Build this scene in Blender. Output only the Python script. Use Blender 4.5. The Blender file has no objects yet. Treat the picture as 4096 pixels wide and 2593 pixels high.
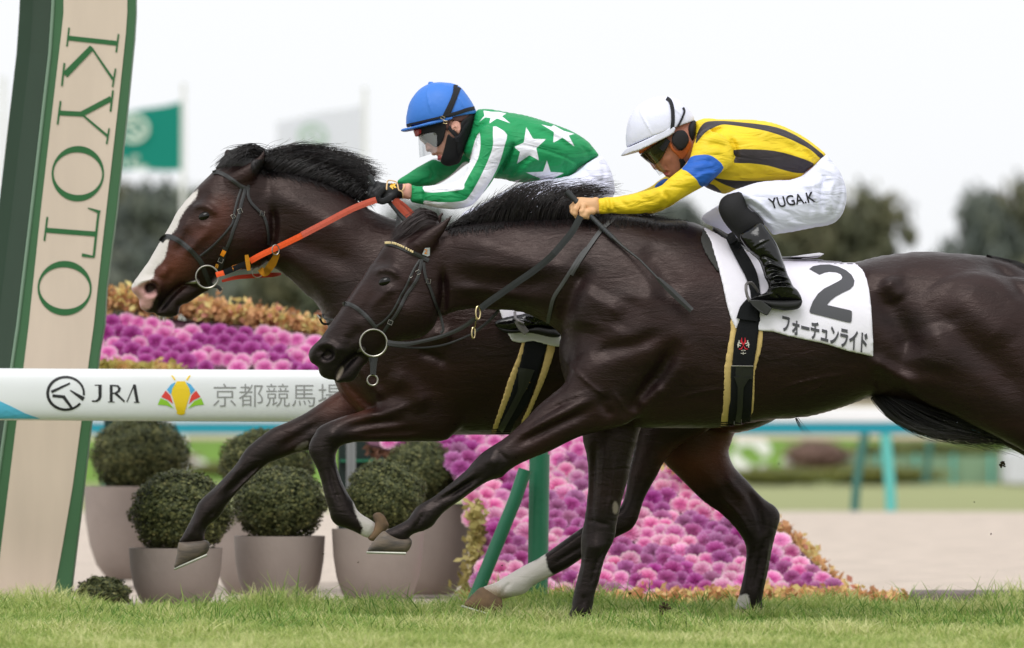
import bpy, math, random
import numpy as np
from mathutils import Vector, Matrix
from mathutils.bvhtree import BVHTree

rng = np.random.default_rng(7)
random.seed(7)
C = bpy.context.scene.collection
SC = bpy.context.scene

# ---------------------------------------------------------------- camera
# photo space: 4096 x 2593 pixels, long lens from the inside rail
F, D0, HOR, CX, EYE = 24504.0, 24.0, 1812.0, 2048.0, 0.68
cam_d = bpy.data.cameras.new('camera')
cam = bpy.data.objects.new('camera', cam_d); C.objects.link(cam)
cam.location = (0, -D0, EYE); cam.rotation_euler = (math.radians(90), 0, 0)
cam_d.sensor_width = 36; cam_d.lens = 36 * F / 4096
cam_d.shift_y = (HOR - 2593 / 2) / 4096
cam_d.clip_start = 1; cam_d.clip_end = 4000
cam_d.dof.use_dof = True; cam_d.dof.focus_distance = D0 + 0.05; cam_d.dof.aperture_fstop = 3.4
SC.camera = cam

# ---------------------------------------------------------------- sky, sun, exposure (overcast)
SUN_EL, SUN_AZ = math.radians(56), math.radians(200)
world = bpy.data.worlds.new('World'); SC.world = world; world.use_nodes = True
wn, wl = world.node_tree.nodes, world.node_tree.links
wn.clear()
sky = wn.new('ShaderNodeTexSky'); sky.sky_type = 'NISHITA'; sky.sun_disc = False
sky.sun_elevation = SUN_EL; sky.sun_rotation = SUN_AZ
sky.air_density = 1.0; sky.dust_density = 4.0; sky.ozone_density = 1.0
hsv = wn.new('ShaderNodeHueSaturation'); hsv.inputs['Saturation'].default_value = 0.06
cloud = wn.new('ShaderNodeMixRGB'); cloud.inputs[0].default_value = 0.72
cloud.inputs[2].default_value = (12.0, 12.2, 12.5, 1)          # even cloud cover over the clear sky
bg = wn.new('ShaderNodeBackground'); bg.inputs['Strength'].default_value = 0.105
wo = wn.new('ShaderNodeOutputWorld')
wl.new(sky.outputs[0], hsv.inputs['Color']); wl.new(hsv.outputs[0], cloud.inputs[1])
wl.new(cloud.outputs[0], bg.inputs['Color']); wl.new(bg.outputs[0], wo.inputs['Surface'])
sun_d = bpy.data.lights.new('sun', 'SUN'); sun_d.energy = 1.45; sun_d.angle = math.radians(35)
sun_d.color = (1.0, 0.985, 0.965)
sun = bpy.data.objects.new('sun', sun_d); C.objects.link(sun)
_sd = Vector((math.sin(SUN_AZ) * math.cos(SUN_EL), math.cos(SUN_AZ) * math.cos(SUN_EL), math.sin(SUN_EL)))
sun.rotation_euler = _sd.to_track_quat('Z', 'Y').to_euler()
SC.view_settings.view_transform = 'Standard'; SC.view_settings.look = 'None'
SC.view_settings.exposure = 0.0; SC.view_settings.gamma = 1.0

# ---------------------------------------------------------------- helpers
def W(sx, sy, y):
    k = (D0 + y) / F
    return Vector(((sx - CX) * k, y, EYE + (HOR - sy) * k))
def T(x0, y0, pts, s=0.5):
    return [(x0 + u * s, y0 + v * s) for u, v in pts]
def TA(p): return T(450, 550, p)
def TB(p): return T(1150, 850, p)
def TC(p): return T(600, 1550, p)
def TD(p): return T(1300, 1550, p)
def TE(p): return T(2150, 1100, p)
def TF(p): return T(2892, 950, p)
def TG(p): return T(2150, 1750, p)
def TH(p): return T(1500, 300, p)
def TI(p): return T(2220, 350, p)
def TP(p): return T(0, 0, p, 4096 / 2407)

def smooth_poly(pts, sub=4, closed=True):
    P = np.array(pts, float); n = len(P); out = []
    rngi = range(n) if closed else range(n - 1)
    for i in rngi:
        if closed: a, b, c, d = P[i - 1], P[i], P[(i + 1) % n], P[(i + 2) % n]
        else: a, b, c, d = P[max(i - 1, 0)], P[i], P[i + 1], P[min(i + 2, n - 1)]
        for j in range(sub):
            t = j / sub
            out.append(0.5 * ((2 * b) + (c - a) * t + (2 * a - 5 * b + 4 * c - d) * t * t + (3 * b - a - 3 * c + d) * t ** 3))
    if not closed: out.append(P[-1])
    return np.array(out)

def poly_sdf(X, Z, P):
    """signed distance (positive inside) of grid points to a closed polygon"""
    d2 = np.full(X.shape, 1e9, np.float64); ins = np.zeros(X.shape, bool)
    n = len(P)
    for i in range(n):
        ax, az = P[i]; bx, bz = P[(i + 1) % n]
        ex, ez = bx - ax, bz - az
        L = ex * ex + ez * ez
        if L < 1e-14: continue
        wx, wz = X - ax, Z - az
        t = np.clip((wx * ex + wz * ez) / L, 0, 1)
        dx, dz = wx - ex * t, wz - ez * t
        np.minimum(d2, dx * dx + dz * dz, out=d2)
        if az != bz:
            c = (az > Z) != (bz > Z)
            xi = ax + (Z - az) * ex / (ez if ez else 1e-12)
            ins ^= c & (X < xi)
    d = np.sqrt(d2)
    return np.where(ins, d, -d)

def line_dist(X, Z, P):
    d2 = np.full(X.shape, 1e9)
    if len(P) == 1: return np.hypot(X - P[0][0], Z - P[0][1])
    for i in range(len(P) - 1):
        ax, az = P[i]; bx, bz = P[i + 1]
        ex, ez = bx - ax, bz - az; L = ex * ex + ez * ez + 1e-14
        t = np.clip(((X - ax) * ex + (Z - az) * ez) / L, 0, 1)
        np.minimum(d2, (X - ax - ex * t) ** 2 + (Z - az - ez * t) ** 2, out=d2)
    return np.sqrt(d2)

def poisson(mask, h):
    """-lap u = 4 inside the mask, coarse to fine"""
    shapes = [mask]
    while min(shapes[-1].shape) > 24 and len(shapes) < 5:
        m = shapes[-1]; m = m[:m.shape[0] // 2 * 2, :m.shape[1] // 2 * 2]
        shapes.append((m[::2, ::2].astype(int) + m[1::2, ::2] + m[::2, 1::2] + m[1::2, 1::2]) >= 2)
    u = np.zeros(shapes[-1].shape)
    for lv in range(len(shapes) - 1, -1, -1):
        m = shapes[lv]; hh = h * 2 ** lv
        if u.shape != m.shape:
            up = np.repeat(np.repeat(u, 2, 0), 2, 1)
            v = np.zeros(m.shape); a, b = min(up.shape[0], m.shape[0]), min(up.shape[1], m.shape[1])
            v[:a, :b] = up[:a, :b]; u = v
        u *= m
        for _ in range(900 if lv == len(shapes) - 1 else 70):
            v = np.zeros_like(u)
            v[1:-1, 1:-1] = 0.25 * (u[2:, 1:-1] + u[:-2, 1:-1] + u[1:-1, 2:] + u[1:-1, :-2]) + hh * hh
            u = v * m
    return u

def blur(a, n):
    for _ in range(n):
        a = np.pad(a, 1, mode='edge')
        a = (a[:-2, 1:-1] + a[2:, 1:-1] + a[1:-1, :-2] + a[1:-1, 2:] + 2 * a[1:-1, 1:-1]) / 6
    return a

class Fig:
    """an implicit body grown from side outlines; every outline layer has its own depth offset and thickness"""
    def __init__(s, x0, y0, x1, y1, Y, depth, h):
        s.Y, s.h = Y, h
        a, b = W(x0, y1, Y), W(x1, y0, Y)
        s.xs = np.arange(a.x, b.x, h); s.zs = np.arange(a.z, b.z, h)
        s.ys = np.arange(Y - depth, Y + depth, h)
        s.G = np.full((len(s.xs), len(s.ys), len(s.zs)), -0.06, np.float32)
        s.disp = np.zeros((len(s.xs), len(s.zs)), np.float32)
        s.X2, s.Z2 = np.meshgrid(s.xs, s.zs, indexing='ij')
    def w2(s, pts, y):
        return [(W(a, b, y).x, W(a, b, y).z) for a, b in pts]
    def layer(s, pts, y0=0.0, K=0.5, kb=0.02, sub=3, grow=0.0, y0pts=None, cut=None, only=None, flat=None):
        yy = s.Y + y0
        P = np.array(s.w2(smooth_poly(pts, sub) if sub > 1 else pts, yy))
        lo, hi = P.min(0) - 0.05, P.max(0) + 0.05
        i0, i1 = max(0, int((lo[0] - s.xs[0]) / s.h)), min(len(s.xs), int((hi[0] - s.xs[0]) / s.h) + 2)
        j0, j1 = max(0, int((lo[1] - s.zs[0]) / s.h)), min(len(s.zs), int((hi[1] - s.zs[0]) / s.h) + 2)
        X, Z = s.X2[i0:i1, j0:j1], s.Z2[i0:i1, j0:j1]
        # pad so shapes running out of the grid stay solid there
        d = poly_sdf(X, Z, P) + grow
        m = d > 0
        pd = 30
        xp = np.concatenate([X[0, 0] - s.h * np.arange(pd, 0, -1), X[:, 0], X[-1, 0] + s.h * np.arange(1, pd + 1)])
        zp = np.concatenate([Z[0, 0] - s.h * np.arange(pd, 0, -1), Z[0], Z[0, -1] + s.h * np.arange(1, pd + 1)])
        XP, ZP = np.meshgrid(xp, zp, indexing='ij')
        dp = poly_sdf(XP, ZP, P) + grow
        up = poisson(dp > 0, s.h)
        q = np.where(dp > 1.5 * s.h, up / np.maximum(dp, 1e-6), 0); wq = (dp > 1.5 * s.h).astype(float)
        for _ in range(7):
            q = blur(q, 2); wq = blur(wq, 2)
        q = q / np.maximum(wq, 1e-5)
        w = np.clip((dp - 1.5 * s.h) / (2.0 * s.h), 0, 1)
        u = np.where(dp > 0, (1 - w) * q * dp + w * up, np.clip(q, 0.01, None) * dp)
        u = u[pd:-pd, pd:-pd]
        if isinstance(K, (list, tuple)):
            num = 0; den = 0
            for (a, b, kk) in K:
                p = W(a, b, yy); ww = 1 / ((X - p.x) ** 2 + (Z - p.z) ** 2 + 1e-3) ** 1.5
                num = num + ww * kk; den = den + ww
            Kf = num / den
        else: Kf = K
        if y0pts is not None:
            num = 0; den = 0
            for (a, b, kk) in y0pts:
                p = W(a, b, yy); ww = 1 / ((X - p.x) ** 2 + (Z - p.z) ** 2 + 1e-3) ** 1.5
                num = num + ww * kk; den = den + ww
            yc = s.Y + num / den
        else: yc = np.full(X.shape, yy)
        Tq = (Kf * Kf * u).astype(np.float32)
        if flat is not None: Tq = np.where(Tq > 0, flat * flat * (1 - np.exp(-Tq / (flat * flat))), Tq).astype(np.float32)
        yr = (s.ys[None, :, None] - yc[:, None, :]).astype(np.float32) ** 2
        g = (Tq[:, None, :] - yr) / (2 * np.sqrt(np.abs(Tq)[:, None, :] + yr + 1e-4))
        d3 = d[:, None, :].astype(np.float32)
        g = np.where(d3 < -2 * s.h, np.minimum(g, d3), g)
        if only is not None: g = np.where(only(s.ys)[None, :, None], g, -0.06)
        s._union(g, i0, i1, j0, j1, kb)
    def _union(s, g, i0, i1, j0, j1, kb):
        A = s.G[i0:i1, :, j0:j1]
        hh = np.clip(kb - np.abs(A - g), 0, None) / kb
        s.G[i0:i1, :, j0:j1] = np.maximum(A, g) + hh * hh * kb * 0.25
    def cap(s, a, b, ra, rb, kb=0.006, sq=1.0):
        """round cone between two photo points (sx, sy, dy) with metric radii"""
        pa, pb = np.array(W(a[0], a[1], s.Y + a[2])), np.array(W(b[0], b[1], s.Y + b[2]))
        r = max(ra, rb) + 0.03
        lo, hi = np.minimum(pa, pb) - r, np.maximum(pa, pb) + r
        ii = [slice(max(0, int((lo[t] - ax[0]) / s.h)), max(0, min(len(ax), int((hi[t] - ax[0]) / s.h) + 2))) for t, ax in enumerate((s.xs, s.ys, s.zs))]
        X, Y, Z = np.meshgrid(s.xs[ii[0]], s.ys[ii[1]], s.zs[ii[2]], indexing='ij')
        e = pb - pa; L = e @ e + 1e-12
        t = np.clip(((X - pa[0]) * e[0] + (Y - pa[1]) * e[1] + (Z - pa[2]) * e[2]) / L, 0, 1)
        d = np.sqrt((X - pa[0] - e[0] * t) ** 2 + ((Y - pa[1] - e[1] * t) / sq) ** 2 + (Z - pa[2] - e[2] * t) ** 2)
        g = (ra + (rb - ra) * t - d).astype(np.float32)
        A = s.G[ii[0], ii[1], ii[2]]
        hh = np.clip(kb - np.abs(A - g), 0, None) / kb
        s.G[ii[0], ii[1], ii[2]] = np.maximum(A, g) + hh * hh * kb * 0.25
    def chain(s, pts, kb=0.006, sq=1.0):
        for a, b in zip(pts[:-1], pts[1:]): s.cap(a[:3], b[:3], a[3], b[3], kb, sq)
    def stroke(s, pts, sig, amp, y=0.0, curved=True):
        """a soft ridge (amp > 0) or crease (amp < 0) drawn over the body, fading out at its ends"""
        P = smooth_poly(pts, 4, False) if (len(pts) > 2 and curved) else pts
        P = np.array(s.w2(P, s.Y + y)); sg = sig * (D0 + s.Y) / F; X, Z = s.X2, s.Z2
        lo, hi = P.min(0) - 4 * sg, P.max(0) + 4 * sg
        i0, i1 = max(0, int((lo[0] - s.xs[0]) / s.h)), max(0, min(len(s.xs), int((hi[0] - s.xs[0]) / s.h) + 2))
        j0, j1 = max(0, int((lo[1] - s.zs[0]) / s.h)), max(0, min(len(s.zs), int((hi[1] - s.zs[0]) / s.h) + 2))
        if i1 <= i0 or j1 <= j0: return
        X, Z = X[i0:i1, j0:j1], Z[i0:i1, j0:j1]
        if len(P) == 1: g = np.exp(-((X - P[0][0]) ** 2 + (Z - P[0][1]) ** 2) / (2 * sg * sg))
        else:
            L = np.r_[0, np.cumsum(np.hypot(*np.diff(P, axis=0).T))]; best = np.full(X.shape, 1e9); par = np.zeros(X.shape)
            for i in range(len(P) - 1):
                ax, az = P[i]; ex, ez = P[i + 1] - P[i]; LL = ex * ex + ez * ez + 1e-14
                t = np.clip(((X - ax) * ex + (Z - az) * ez) / LL, 0, 1); d2 = (X - ax - ex * t) ** 2 + (Z - az - ez * t) ** 2
                m = d2 < best; best = np.where(m, d2, best); par = np.where(m, (L[i] + t * math.sqrt(LL)) / L[-1], par)
            g = np.exp(-best / (2 * sg * sg)) * np.clip(np.minimum(par, 1 - par) * 4 + .12, 0, 1)
        s.disp[i0:i1, j0:j1] += (amp * g).astype(np.float32)
    def field(s):
        top = s.G.max(1)                       # creases never cut through
        dn = np.maximum(np.minimum(s.disp, 0), -0.62 * np.clip(top, 0, None))
        return s.G + (np.maximum(s.disp, 0) + dn)[:, None, :]
    def mesh(s, name, mat, parent=None, G=None, attrs=None, smooth=True, relax=0):
        import openvdb as vdb
        Gf = s.field() if G is None else G
        f = -np.clip(Gf, -3 * s.h, 3 * s.h).astype(np.float32)
        f = np.ascontiguousarray(np.pad(f, 1, constant_values=3 * s.h))
        g = vdb.FloatGrid(background=float(3 * s.h)); g.copyFromArray(f)
        P, Q = g.convertToQuads(isovalue=0.0)
        P = (P - 1) * s.h + np.array([s.xs[0], s.ys[0], s.zs[0]])
        for _ in range(relax):
            acc = np.zeros_like(P); cnt = np.zeros(len(P))
            for a in range(4):
                np.add.at(acc, Q[:, a], P[Q[:, (a + 1) % 4]]); np.add.at(cnt, Q[:, a], 1)
            P = 0.5 * P + 0.5 * acc / cnt[:, None]
        o = np_mesh(name, P, Q, mat, parent, smooth)
        for an, fn in (attrs or {}).items():
            at = o.data.attributes.new(an, 'FLOAT', 'POINT')
            at.data.foreach_set('value', np.asarray(fn(P), np.float32))
        return o
    def sd(s, pts, sub=3, y=0.0):
        """attribute function: signed distance (m) to an outline given in photo pixels"""
        PP = np.array(s.w2(smooth_poly(pts, sub) if sub > 1 else pts, s.Y + y))
        return lambda V: poly_sdf(V[:, 0], V[:, 2], PP)

def np_mesh(name, P, Q, mat=None, parent=None, smooth=True):
    me = bpy.data.meshes.new(name)
    P = np.asarray(P, np.float32); Q = np.asarray(Q, np.int32); n = Q.shape[1]
    me.vertices.add(len(P)); me.vertices.foreach_set('co', P.ravel())
    me.loops.add(Q.size); me.loops.foreach_set('vertex_index', Q.ravel())
    me.polygons.add(len(Q)); me.polygons.foreach_set('loop_start', np.arange(0, Q.size, n, dtype=np.int32))
    me.polygons.foreach_set('use_smooth', np.full(len(Q), smooth))
    me.update(calc_edges=True)
    return link(name, me, mat, parent)

def link(name, me, mat=None, parent=None):
    o = bpy.data.objects.new(name, me); C.objects.link(o)
    if mat is not None: me.materials.append(mat)
    if parent is not None: o.parent = parent; o.matrix_parent_inverse = parent.matrix_world.inverted()
    return o

def py_mesh(name, V, Fc, mat=None, parent=None, smooth=False):
    me = bpy.data.meshes.new(name); me.from_pydata([tuple(v) for v in V], [], Fc); me.update()
    if smooth: me.polygons.foreach_set('use_smooth', [True] * len(me.polygons))
    return link(name, me, mat, parent)

def empty(name, loc, rz=0.0):
    o = bpy.data.objects.new(name, None); C.objects.link(o); o.location = loc; o.rotation_euler = (0, 0, rz)
    bpy.context.view_layer.update(); return o
def tag(o, label=None, cat=None, group=None, kind=None):
    if label: o['label'] = label
    if cat: o['category'] = cat
    if group: o['group'] = group
    if kind: o['kind'] = kind
    return o

class MB:
    """collects simple solids into one mesh"""
    def __init__(s): s.V, s.F = [], []
    def add(s, V, Fc):
        b = len(s.V); s.V += [Vector(v) for v in V]; s.F += [tuple(b + i for i in f) for f in Fc]
    def box(s, a, b):
        (x0, y0, z0), (x1, y1, z1) = a, b
        s.add([(x0, y0, z0), (x1, y0, z0), (x1, y1, z0), (x0, y1, z0), (x0, y0, z1), (x1, y0, z1), (x1, y1, z1), (x0, y1, z1)],
              [(0, 3, 2, 1), (4, 5, 6, 7), (0, 1, 5, 4), (1, 2, 6, 5), (2, 3, 7, 6), (3, 0, 4, 7)])
    def tube(s, pts, r, n=12, capped=True, closed=False, sq=None):
        pts = [Vector(p) for p in pts]; m = len(pts)
        rs = r if isinstance(r, (list, tuple)) else [r] * m
        V, Fc = [], []; up = None
        for i, p in enumerate(pts):
            if closed: t = (pts[(i + 1) % m] - pts[i - 1])
            else: t = (pts[min(i + 1, m - 1)] - pts[max(i - 1, 0)])
            t.normalize()
            if up is None: up = Vector((0, 0, 1)) if abs(t.z) < 0.9 else Vector((0, 1, 0))
            a = t.cross(up).normalized(); b = a.cross(t).normalized(); up = b
            for j in range(n):
                q = 2 * math.pi * j / n
                V.append(p + (a * math.cos(q) + b * math.sin(q)) * rs[i])
        for i in range(m if closed else m - 1):
            i2 = (i + 1) % m
            for j in range(n):
                j2 = (j + 1) % n; Fc.append((i * n + j, i * n + j2, i2 * n + j2, i2 * n + j))
        if capped and not closed:
            Fc.append(tuple(range(n - 1, -1, -1))); Fc.append(tuple((m - 1) * n + j for j in range(n)))
        s.add(V, Fc)
    def lathe(s, prof, c, n=40):
        V = []; m = len(prof)
        for r, z in prof:
            for j in range(n):
                q = 2 * math.pi * j / n; V.append((c[0] + r * math.cos(q), c[1] + r * math.sin(q), c[2] + z))
        Fc = [(i * n + j, i * n + (j + 1) % n, (i + 1) * n + (j + 1) % n, (i + 1) * n + j) for i in range(m - 1) for j in range(n)]
        Fc.append(tuple(range(n - 1, -1, -1))); Fc.append(tuple((m - 1) * n + j for j in range(n)))
        s.add(V, Fc)
    def prism(s, P, y0, y1):
        """a photo-space outline [(x,z)] in metres extruded along y"""
        n = len(P); V = [(x, y0, z) for x, z in P] + [(x, y1, z) for x, z in P]
        from mathutils.geometry import tessellate_polygon
        tri = tessellate_polygon([[Vector((x, z, 0)) for x, z in P]])
        Fc = [t for t in tri] + [tuple(n + i for i in reversed(t)) for t in tri]
        Fc += [(i, (i + 1) % n, n + (i + 1) % n, n + i) for i in range(n)]
        s.add(V, Fc)
    def outline(s, pts, y0, y1):
        s.prism([(W(a, b, y0).x, W(a, b, y0).z) for a, b in pts], y0, y1)
    def build(s, name, mat=None, parent=None, smooth=False, bevel=0.0):
        o = py_mesh(name, s.V, s.F, mat, parent, smooth)
        import bmesh
        bm = bmesh.new(); bm.from_mesh(o.data); bmesh.ops.recalc_face_normals(bm, faces=bm.faces); bm.to_mesh(o.data); bm.free()
        if smooth:
            m = o.modifiers.new('n', 'EDGE_SPLIT'); m.split_angle = math.radians(40)
        if bevel:
            m = o.modifiers.new('b', 'BEVEL'); m.width = bevel; m.segments = 2; m.limit_method = 'ANGLE'
        return o

# ---------------------------------------------------------------- materials
def rgb(r, g, b):
    """display colour 0-255 to linear"""
    f = lambda c: (c / 255 / 12.92) if c / 255 <= 0.04045 else ((c / 255 + 0.055) / 1.055) ** 2.4
    return (f(r), f(g), f(b), 1)
def mat(name, col, rough=0.6, spec=0.5, metal=0.0, noise=0.0, nscale=20.0, bump=0.0, bscale=200.0, sheen=0.0, coat=0.0,
        layers=(), aniso_scale=None, col2=None, trans=0.0, rvar=None, folds=None, stint=None):
    m = bpy.data.materials.new(name); m.use_nodes = True
    N, L = m.node_tree.nodes, m.node_tree.links
    b = N['Principled BSDF']
    b.inputs['Roughness'].default_value = rough; b.inputs['Specular IOR Level'].default_value = spec
    b.inputs['Metallic'].default_value = metal; b.inputs['Sheen Weight'].default_value = sheen
    b.inputs['Sheen Roughness'].default_value = 0.4
    b.inputs['Coat Weight'].default_value = coat
    if trans: b.inputs['Transmission Weight'].default_value = trans
    if stint: b.inputs['Specular Tint'].default_value = stint
    geo = N.new('ShaderNodeTexCoord')
    src = geo.outputs['Object']
    if aniso_scale:
        mp = N.new('ShaderNodeMapping'); mp.inputs['Scale'].default_value = aniso_scale
        L.new(src, mp.inputs['Vector']); src = mp.outputs[0]
    cur = None
    if noise or col2:
        nz = N.new('ShaderNodeTexNoise'); nz.inputs['Scale'].default_value = nscale; nz.inputs['Detail'].default_value = 5
        L.new(src, nz.inputs['Vector'])
        mx = N.new('ShaderNodeMixRGB')
        if col2: mx.inputs[1].default_value = col; mx.inputs[2].default_value = col2
        else:
            mx.inputs[1].default_value = tuple(c * (1 - noise) for c in col[:3]) + (1,)
            mx.inputs[2].default_value = tuple(min(1, c * (1 + noise)) for c in col[:3]) + (1,)
        rp = N.new('ShaderNodeMapRange'); rp.inputs[1].default_value = 0.3; rp.inputs[2].default_value = 0.7
        L.new(nz.outputs['Fac'], rp.inputs[0]); L.new(rp.outputs[0], mx.inputs[0]); cur = mx.outputs[0]
    else:
        rg = N.new('ShaderNodeRGB'); rg.outputs[0].default_value = col; cur = rg.outputs[0]
    for ly in layers:            # (attribute, colour, softness m, edge noise m)
        an, c2, soft, en = ly
        at = N.new('ShaderNodeAttribute'); at.attribute_name = an
        v = at.outputs['Fac']
        if en:
            n2 = N.new('ShaderNodeTexNoise'); n2.inputs['Scale'].default_value = 130; n2.inputs['Detail'].default_value = 6; n2.inputs['Roughness'].default_value = .75
            L.new(geo.outputs['Object'], n2.inputs['Vector'])
            ma = N.new('ShaderNodeMath'); ma.operation = 'MULTIPLY_ADD'; ma.inputs[1].default_value = en * 2
            L.new(n2.outputs['Fac'], ma.inputs[0])
            sb = N.new('ShaderNodeMath'); sb.operation = 'SUBTRACT'; sb.inputs[1].default_value = en
            L.new(v, sb.inputs[0]); L.new(sb.outputs[0], ma.inputs[2]); v = ma.outputs[0]
        mr = N.new('ShaderNodeMapRange'); mr.inputs[1].default_value = -soft; mr.inputs[2].default_value = soft
        L.new(v, mr.inputs[0])
        mx = N.new('ShaderNodeMixRGB'); mx.inputs[2].default_value = c2
        L.new(cur, mx.inputs[1]); L.new(mr.outputs[0], mx.inputs[0]); cur = mx.outputs[0]
    L.new(cur, b.inputs['Base Color'])
    if rvar:                     # (scale, low, high): patchy gloss
        nr = N.new('ShaderNodeTexNoise'); nr.inputs['Scale'].default_value = rvar[0]; nr.inputs['Detail'].default_value = 8; nr.inputs['Roughness'].default_value = .7
        L.new(src, nr.inputs['Vector']); rr = N.new('ShaderNodeMapRange'); rr.inputs[1].default_value = .3; rr.inputs[2].default_value = .7; rr.inputs[3].default_value = rvar[1]; rr.inputs[4].default_value = rvar[2]
        L.new(nr.outputs['Fac'], rr.inputs[0]); L.new(rr.outputs[0], b.inputs['Roughness'])
    if bump:
        nb = N.new('ShaderNodeTexNoise'); nb.inputs['Scale'].default_value = bscale; nb.inputs['Detail'].default_value = 4
        L.new(src, nb.inputs['Vector'])
        bp = N.new('ShaderNodeBump'); bp.inputs['Strength'].default_value = 1; bp.inputs['Distance'].default_value = bump
        L.new(nb.outputs['Fac'], bp.inputs['Height'])
        if folds:                # (scale, distance): soft directional cloth folds
            mp2 = N.new('ShaderNodeMapping'); mp2.inputs['Rotation'].default_value = (0, folds[2], 0); mp2.inputs['Scale'].default_value = (1, 1, 3.2)
            L.new(geo.outputs['Object'], mp2.inputs['Vector'])
            nf = N.new('ShaderNodeTexNoise'); nf.inputs['Scale'].default_value = folds[0]; nf.inputs['Detail'].default_value = 2.5; nf.inputs['Distortion'].default_value = .9; L.new(mp2.outputs[0], nf.inputs['Vector'])
            b2 = N.new('ShaderNodeBump'); b2.inputs['Strength'].default_value = 1; b2.inputs['Distance'].default_value = folds[1]
            L.new(nf.outputs['Fac'], b2.inputs['Height']); L.new(bp.outputs[0], b2.inputs['Normal']); L.new(b2.outputs[0], b.inputs['Normal'])
        else: L.new(bp.outputs[0], b.inputs['Normal'])
    return m

def bvh_of(*objs):
    V, Fc = [], []
    for o in objs:
        b = len(V); V += [tuple(v.co) for v in o.data.vertices]; Fc += [tuple(b + i for i in p.vertices) for p in o.data.polygons]
    return BVHTree.FromPolygons(V, Fc)
def hit(bv, sx, sy, Y, lift=0.0, default=None):
    """first surface seen from the camera through a photo point; returns the point lifted towards the viewer"""
    o = Vector((0, -D0, EYE)); d = (W(sx, sy, Y) - o).normalized()
    p, n, i, t = bv.ray_cast(o, d)
    if p is None: return None if default is None else W(sx, sy, default)
    return p - d * lift
def strap(bv, pts, w, Y, th=0.004, lift=0.001, mb=None, default=None, step=8.0, ends=None, free=None, smooth=True):
    """flat strap (photo px path, width px) laid on the body; free = fixed depth instead of the body"""
    P = smooth_poly(pts, 6, False) if (smooth and len(pts) > 2) else np.array(pts, float)
    Q = [P[0]]
    for a, b in zip(P[:-1], P[1:]):
        m = max(1, int(np.hypot(*(b - a)) / step))
        Q += [a + (b - a) * (j + 1) / m for j in range(m)]
    Q = np.array(Q); n = len(Q); ws = w if isinstance(w, (list, tuple)) else None
    rows = []; last = None
    for i in range(n):
        t = Q[min(i + 1, n - 1)] - Q[max(i - 1, 0)]; t = t / (np.hypot(*t) + 1e-9); nn = np.array([-t[1], t[0]])
        f = i / max(1, n - 1)
        hw = (np.interp(f, np.linspace(0, 1, len(ws)), ws) if ws else w) / 2
        row = []
        for sgn in (-1, 0, 1):
            q = Q[i] + nn * hw * sgn
            if free is not None:
                fy = free if not isinstance(free, (list, tuple)) else np.interp(f, np.linspace(0, 1, len(free)), free)
                row.append(W(q[0], q[1], Y + fy))
            else: row.append(hit(bv, q[0], q[1], Y, lift))
        yc = [r.y for r in row if r is not None]
        yd = (sum(yc) / len(yc)) if yc else (last if last is not None else Y + (default or 0))
        last = yd
        row = [r if r is not None else W(*(Q[i] + nn * hw * sg), yd) for r, sg in zip(row, (-1, 0, 1))]
        rows.append(row)
    # smooth the depth along the strap so that it bridges small dents
    Yv = np.array([[r.y for r in row] for row in rows])
    for _ in range(3):
        Yp = np.pad(Yv, ((1, 1), (0, 0)), mode='edge'); Yv = np.minimum(Yv, (Yp[:-2] + 2 * Yp[1:-1] + Yp[2:]) / 4)
    o = Vector((0, -D0, EYE)); V = []
    for i, row in enumerate(rows):
        for j, r in enumerate(row):
            d = r - o; r2 = o + d * ((Yv[i][j] + D0) / (r.y + D0)); V.append(r2)
            V.append(r2 - d.normalized() * th * (1.0 if j != 1 else 1.25))
    mbb = mb or MB(); Fc = []
    for i in range(len(rows) - 1):
        a = i * 6; b = a + 6
        for x, y in ((1, 3), (3, 5), (5, 4), (4, 2), (2, 0), (0, 1)): Fc.append((a + x, a + y, b + y, b + x))
    Fc += [(0, 1, 3, 2), (2, 3, 5, 4)]; e = (len(rows) - 1) * 6; Fc += [(e + 2, e + 3, e + 1, e), (e + 4, e + 5, e + 3, e + 2)]
    mbb.add(V, Fc); return mbb
def decal(name, P2, Fc, bv, Y, mat_, parent, lift=0.003, free=None, seg=10.0):
    """flat faces in photo px laid on a surface"""
    import bmesh
    bm = bmesh.new(); vs = [bm.verts.new((p[0], p[1], 0)) for p in P2]
    for f in Fc:
        try: bm.faces.new([vs[i] for i in f])
        except ValueError: pass
    bmesh.ops.triangulate(bm, faces=bm.faces[:])
    for _ in range(4):
        es = [e for e in bm.edges if e.calc_length() > seg]
        if not es: break
        bmesh.ops.subdivide_edges(bm, edges=es, cuts=1); bmesh.ops.triangulate(bm, faces=[f for f in bm.faces if len(f.verts) > 3])
    V = []; yl = Y + (free or 0)
    for v in bm.verts:
        p = hit(bv, v.co.x, v.co.y, Y, lift) if free is None else W(v.co.x, v.co.y, Y + free)
        if p is None: p = W(v.co.x, v.co.y, yl)
        else: yl = p.y
        V.append(p)
    bm.verts.index_update(); Fo = [tuple(v.index for v in f.verts) for f in bm.faces]; bm.free()
    return py_mesh(name, V, Fo, mat_, parent)
def poly_faces(polys):
    from mathutils.geometry import tessellate_polygon
    P, Fc = [], []
    for pl in polys:
        b = len(P); P += list(pl)
        Fc += [tuple(b + i for i in t) for t in tessellate_polygon([[Vector((x, z, 0)) for x, z in pl]])]
    return P, Fc
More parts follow.
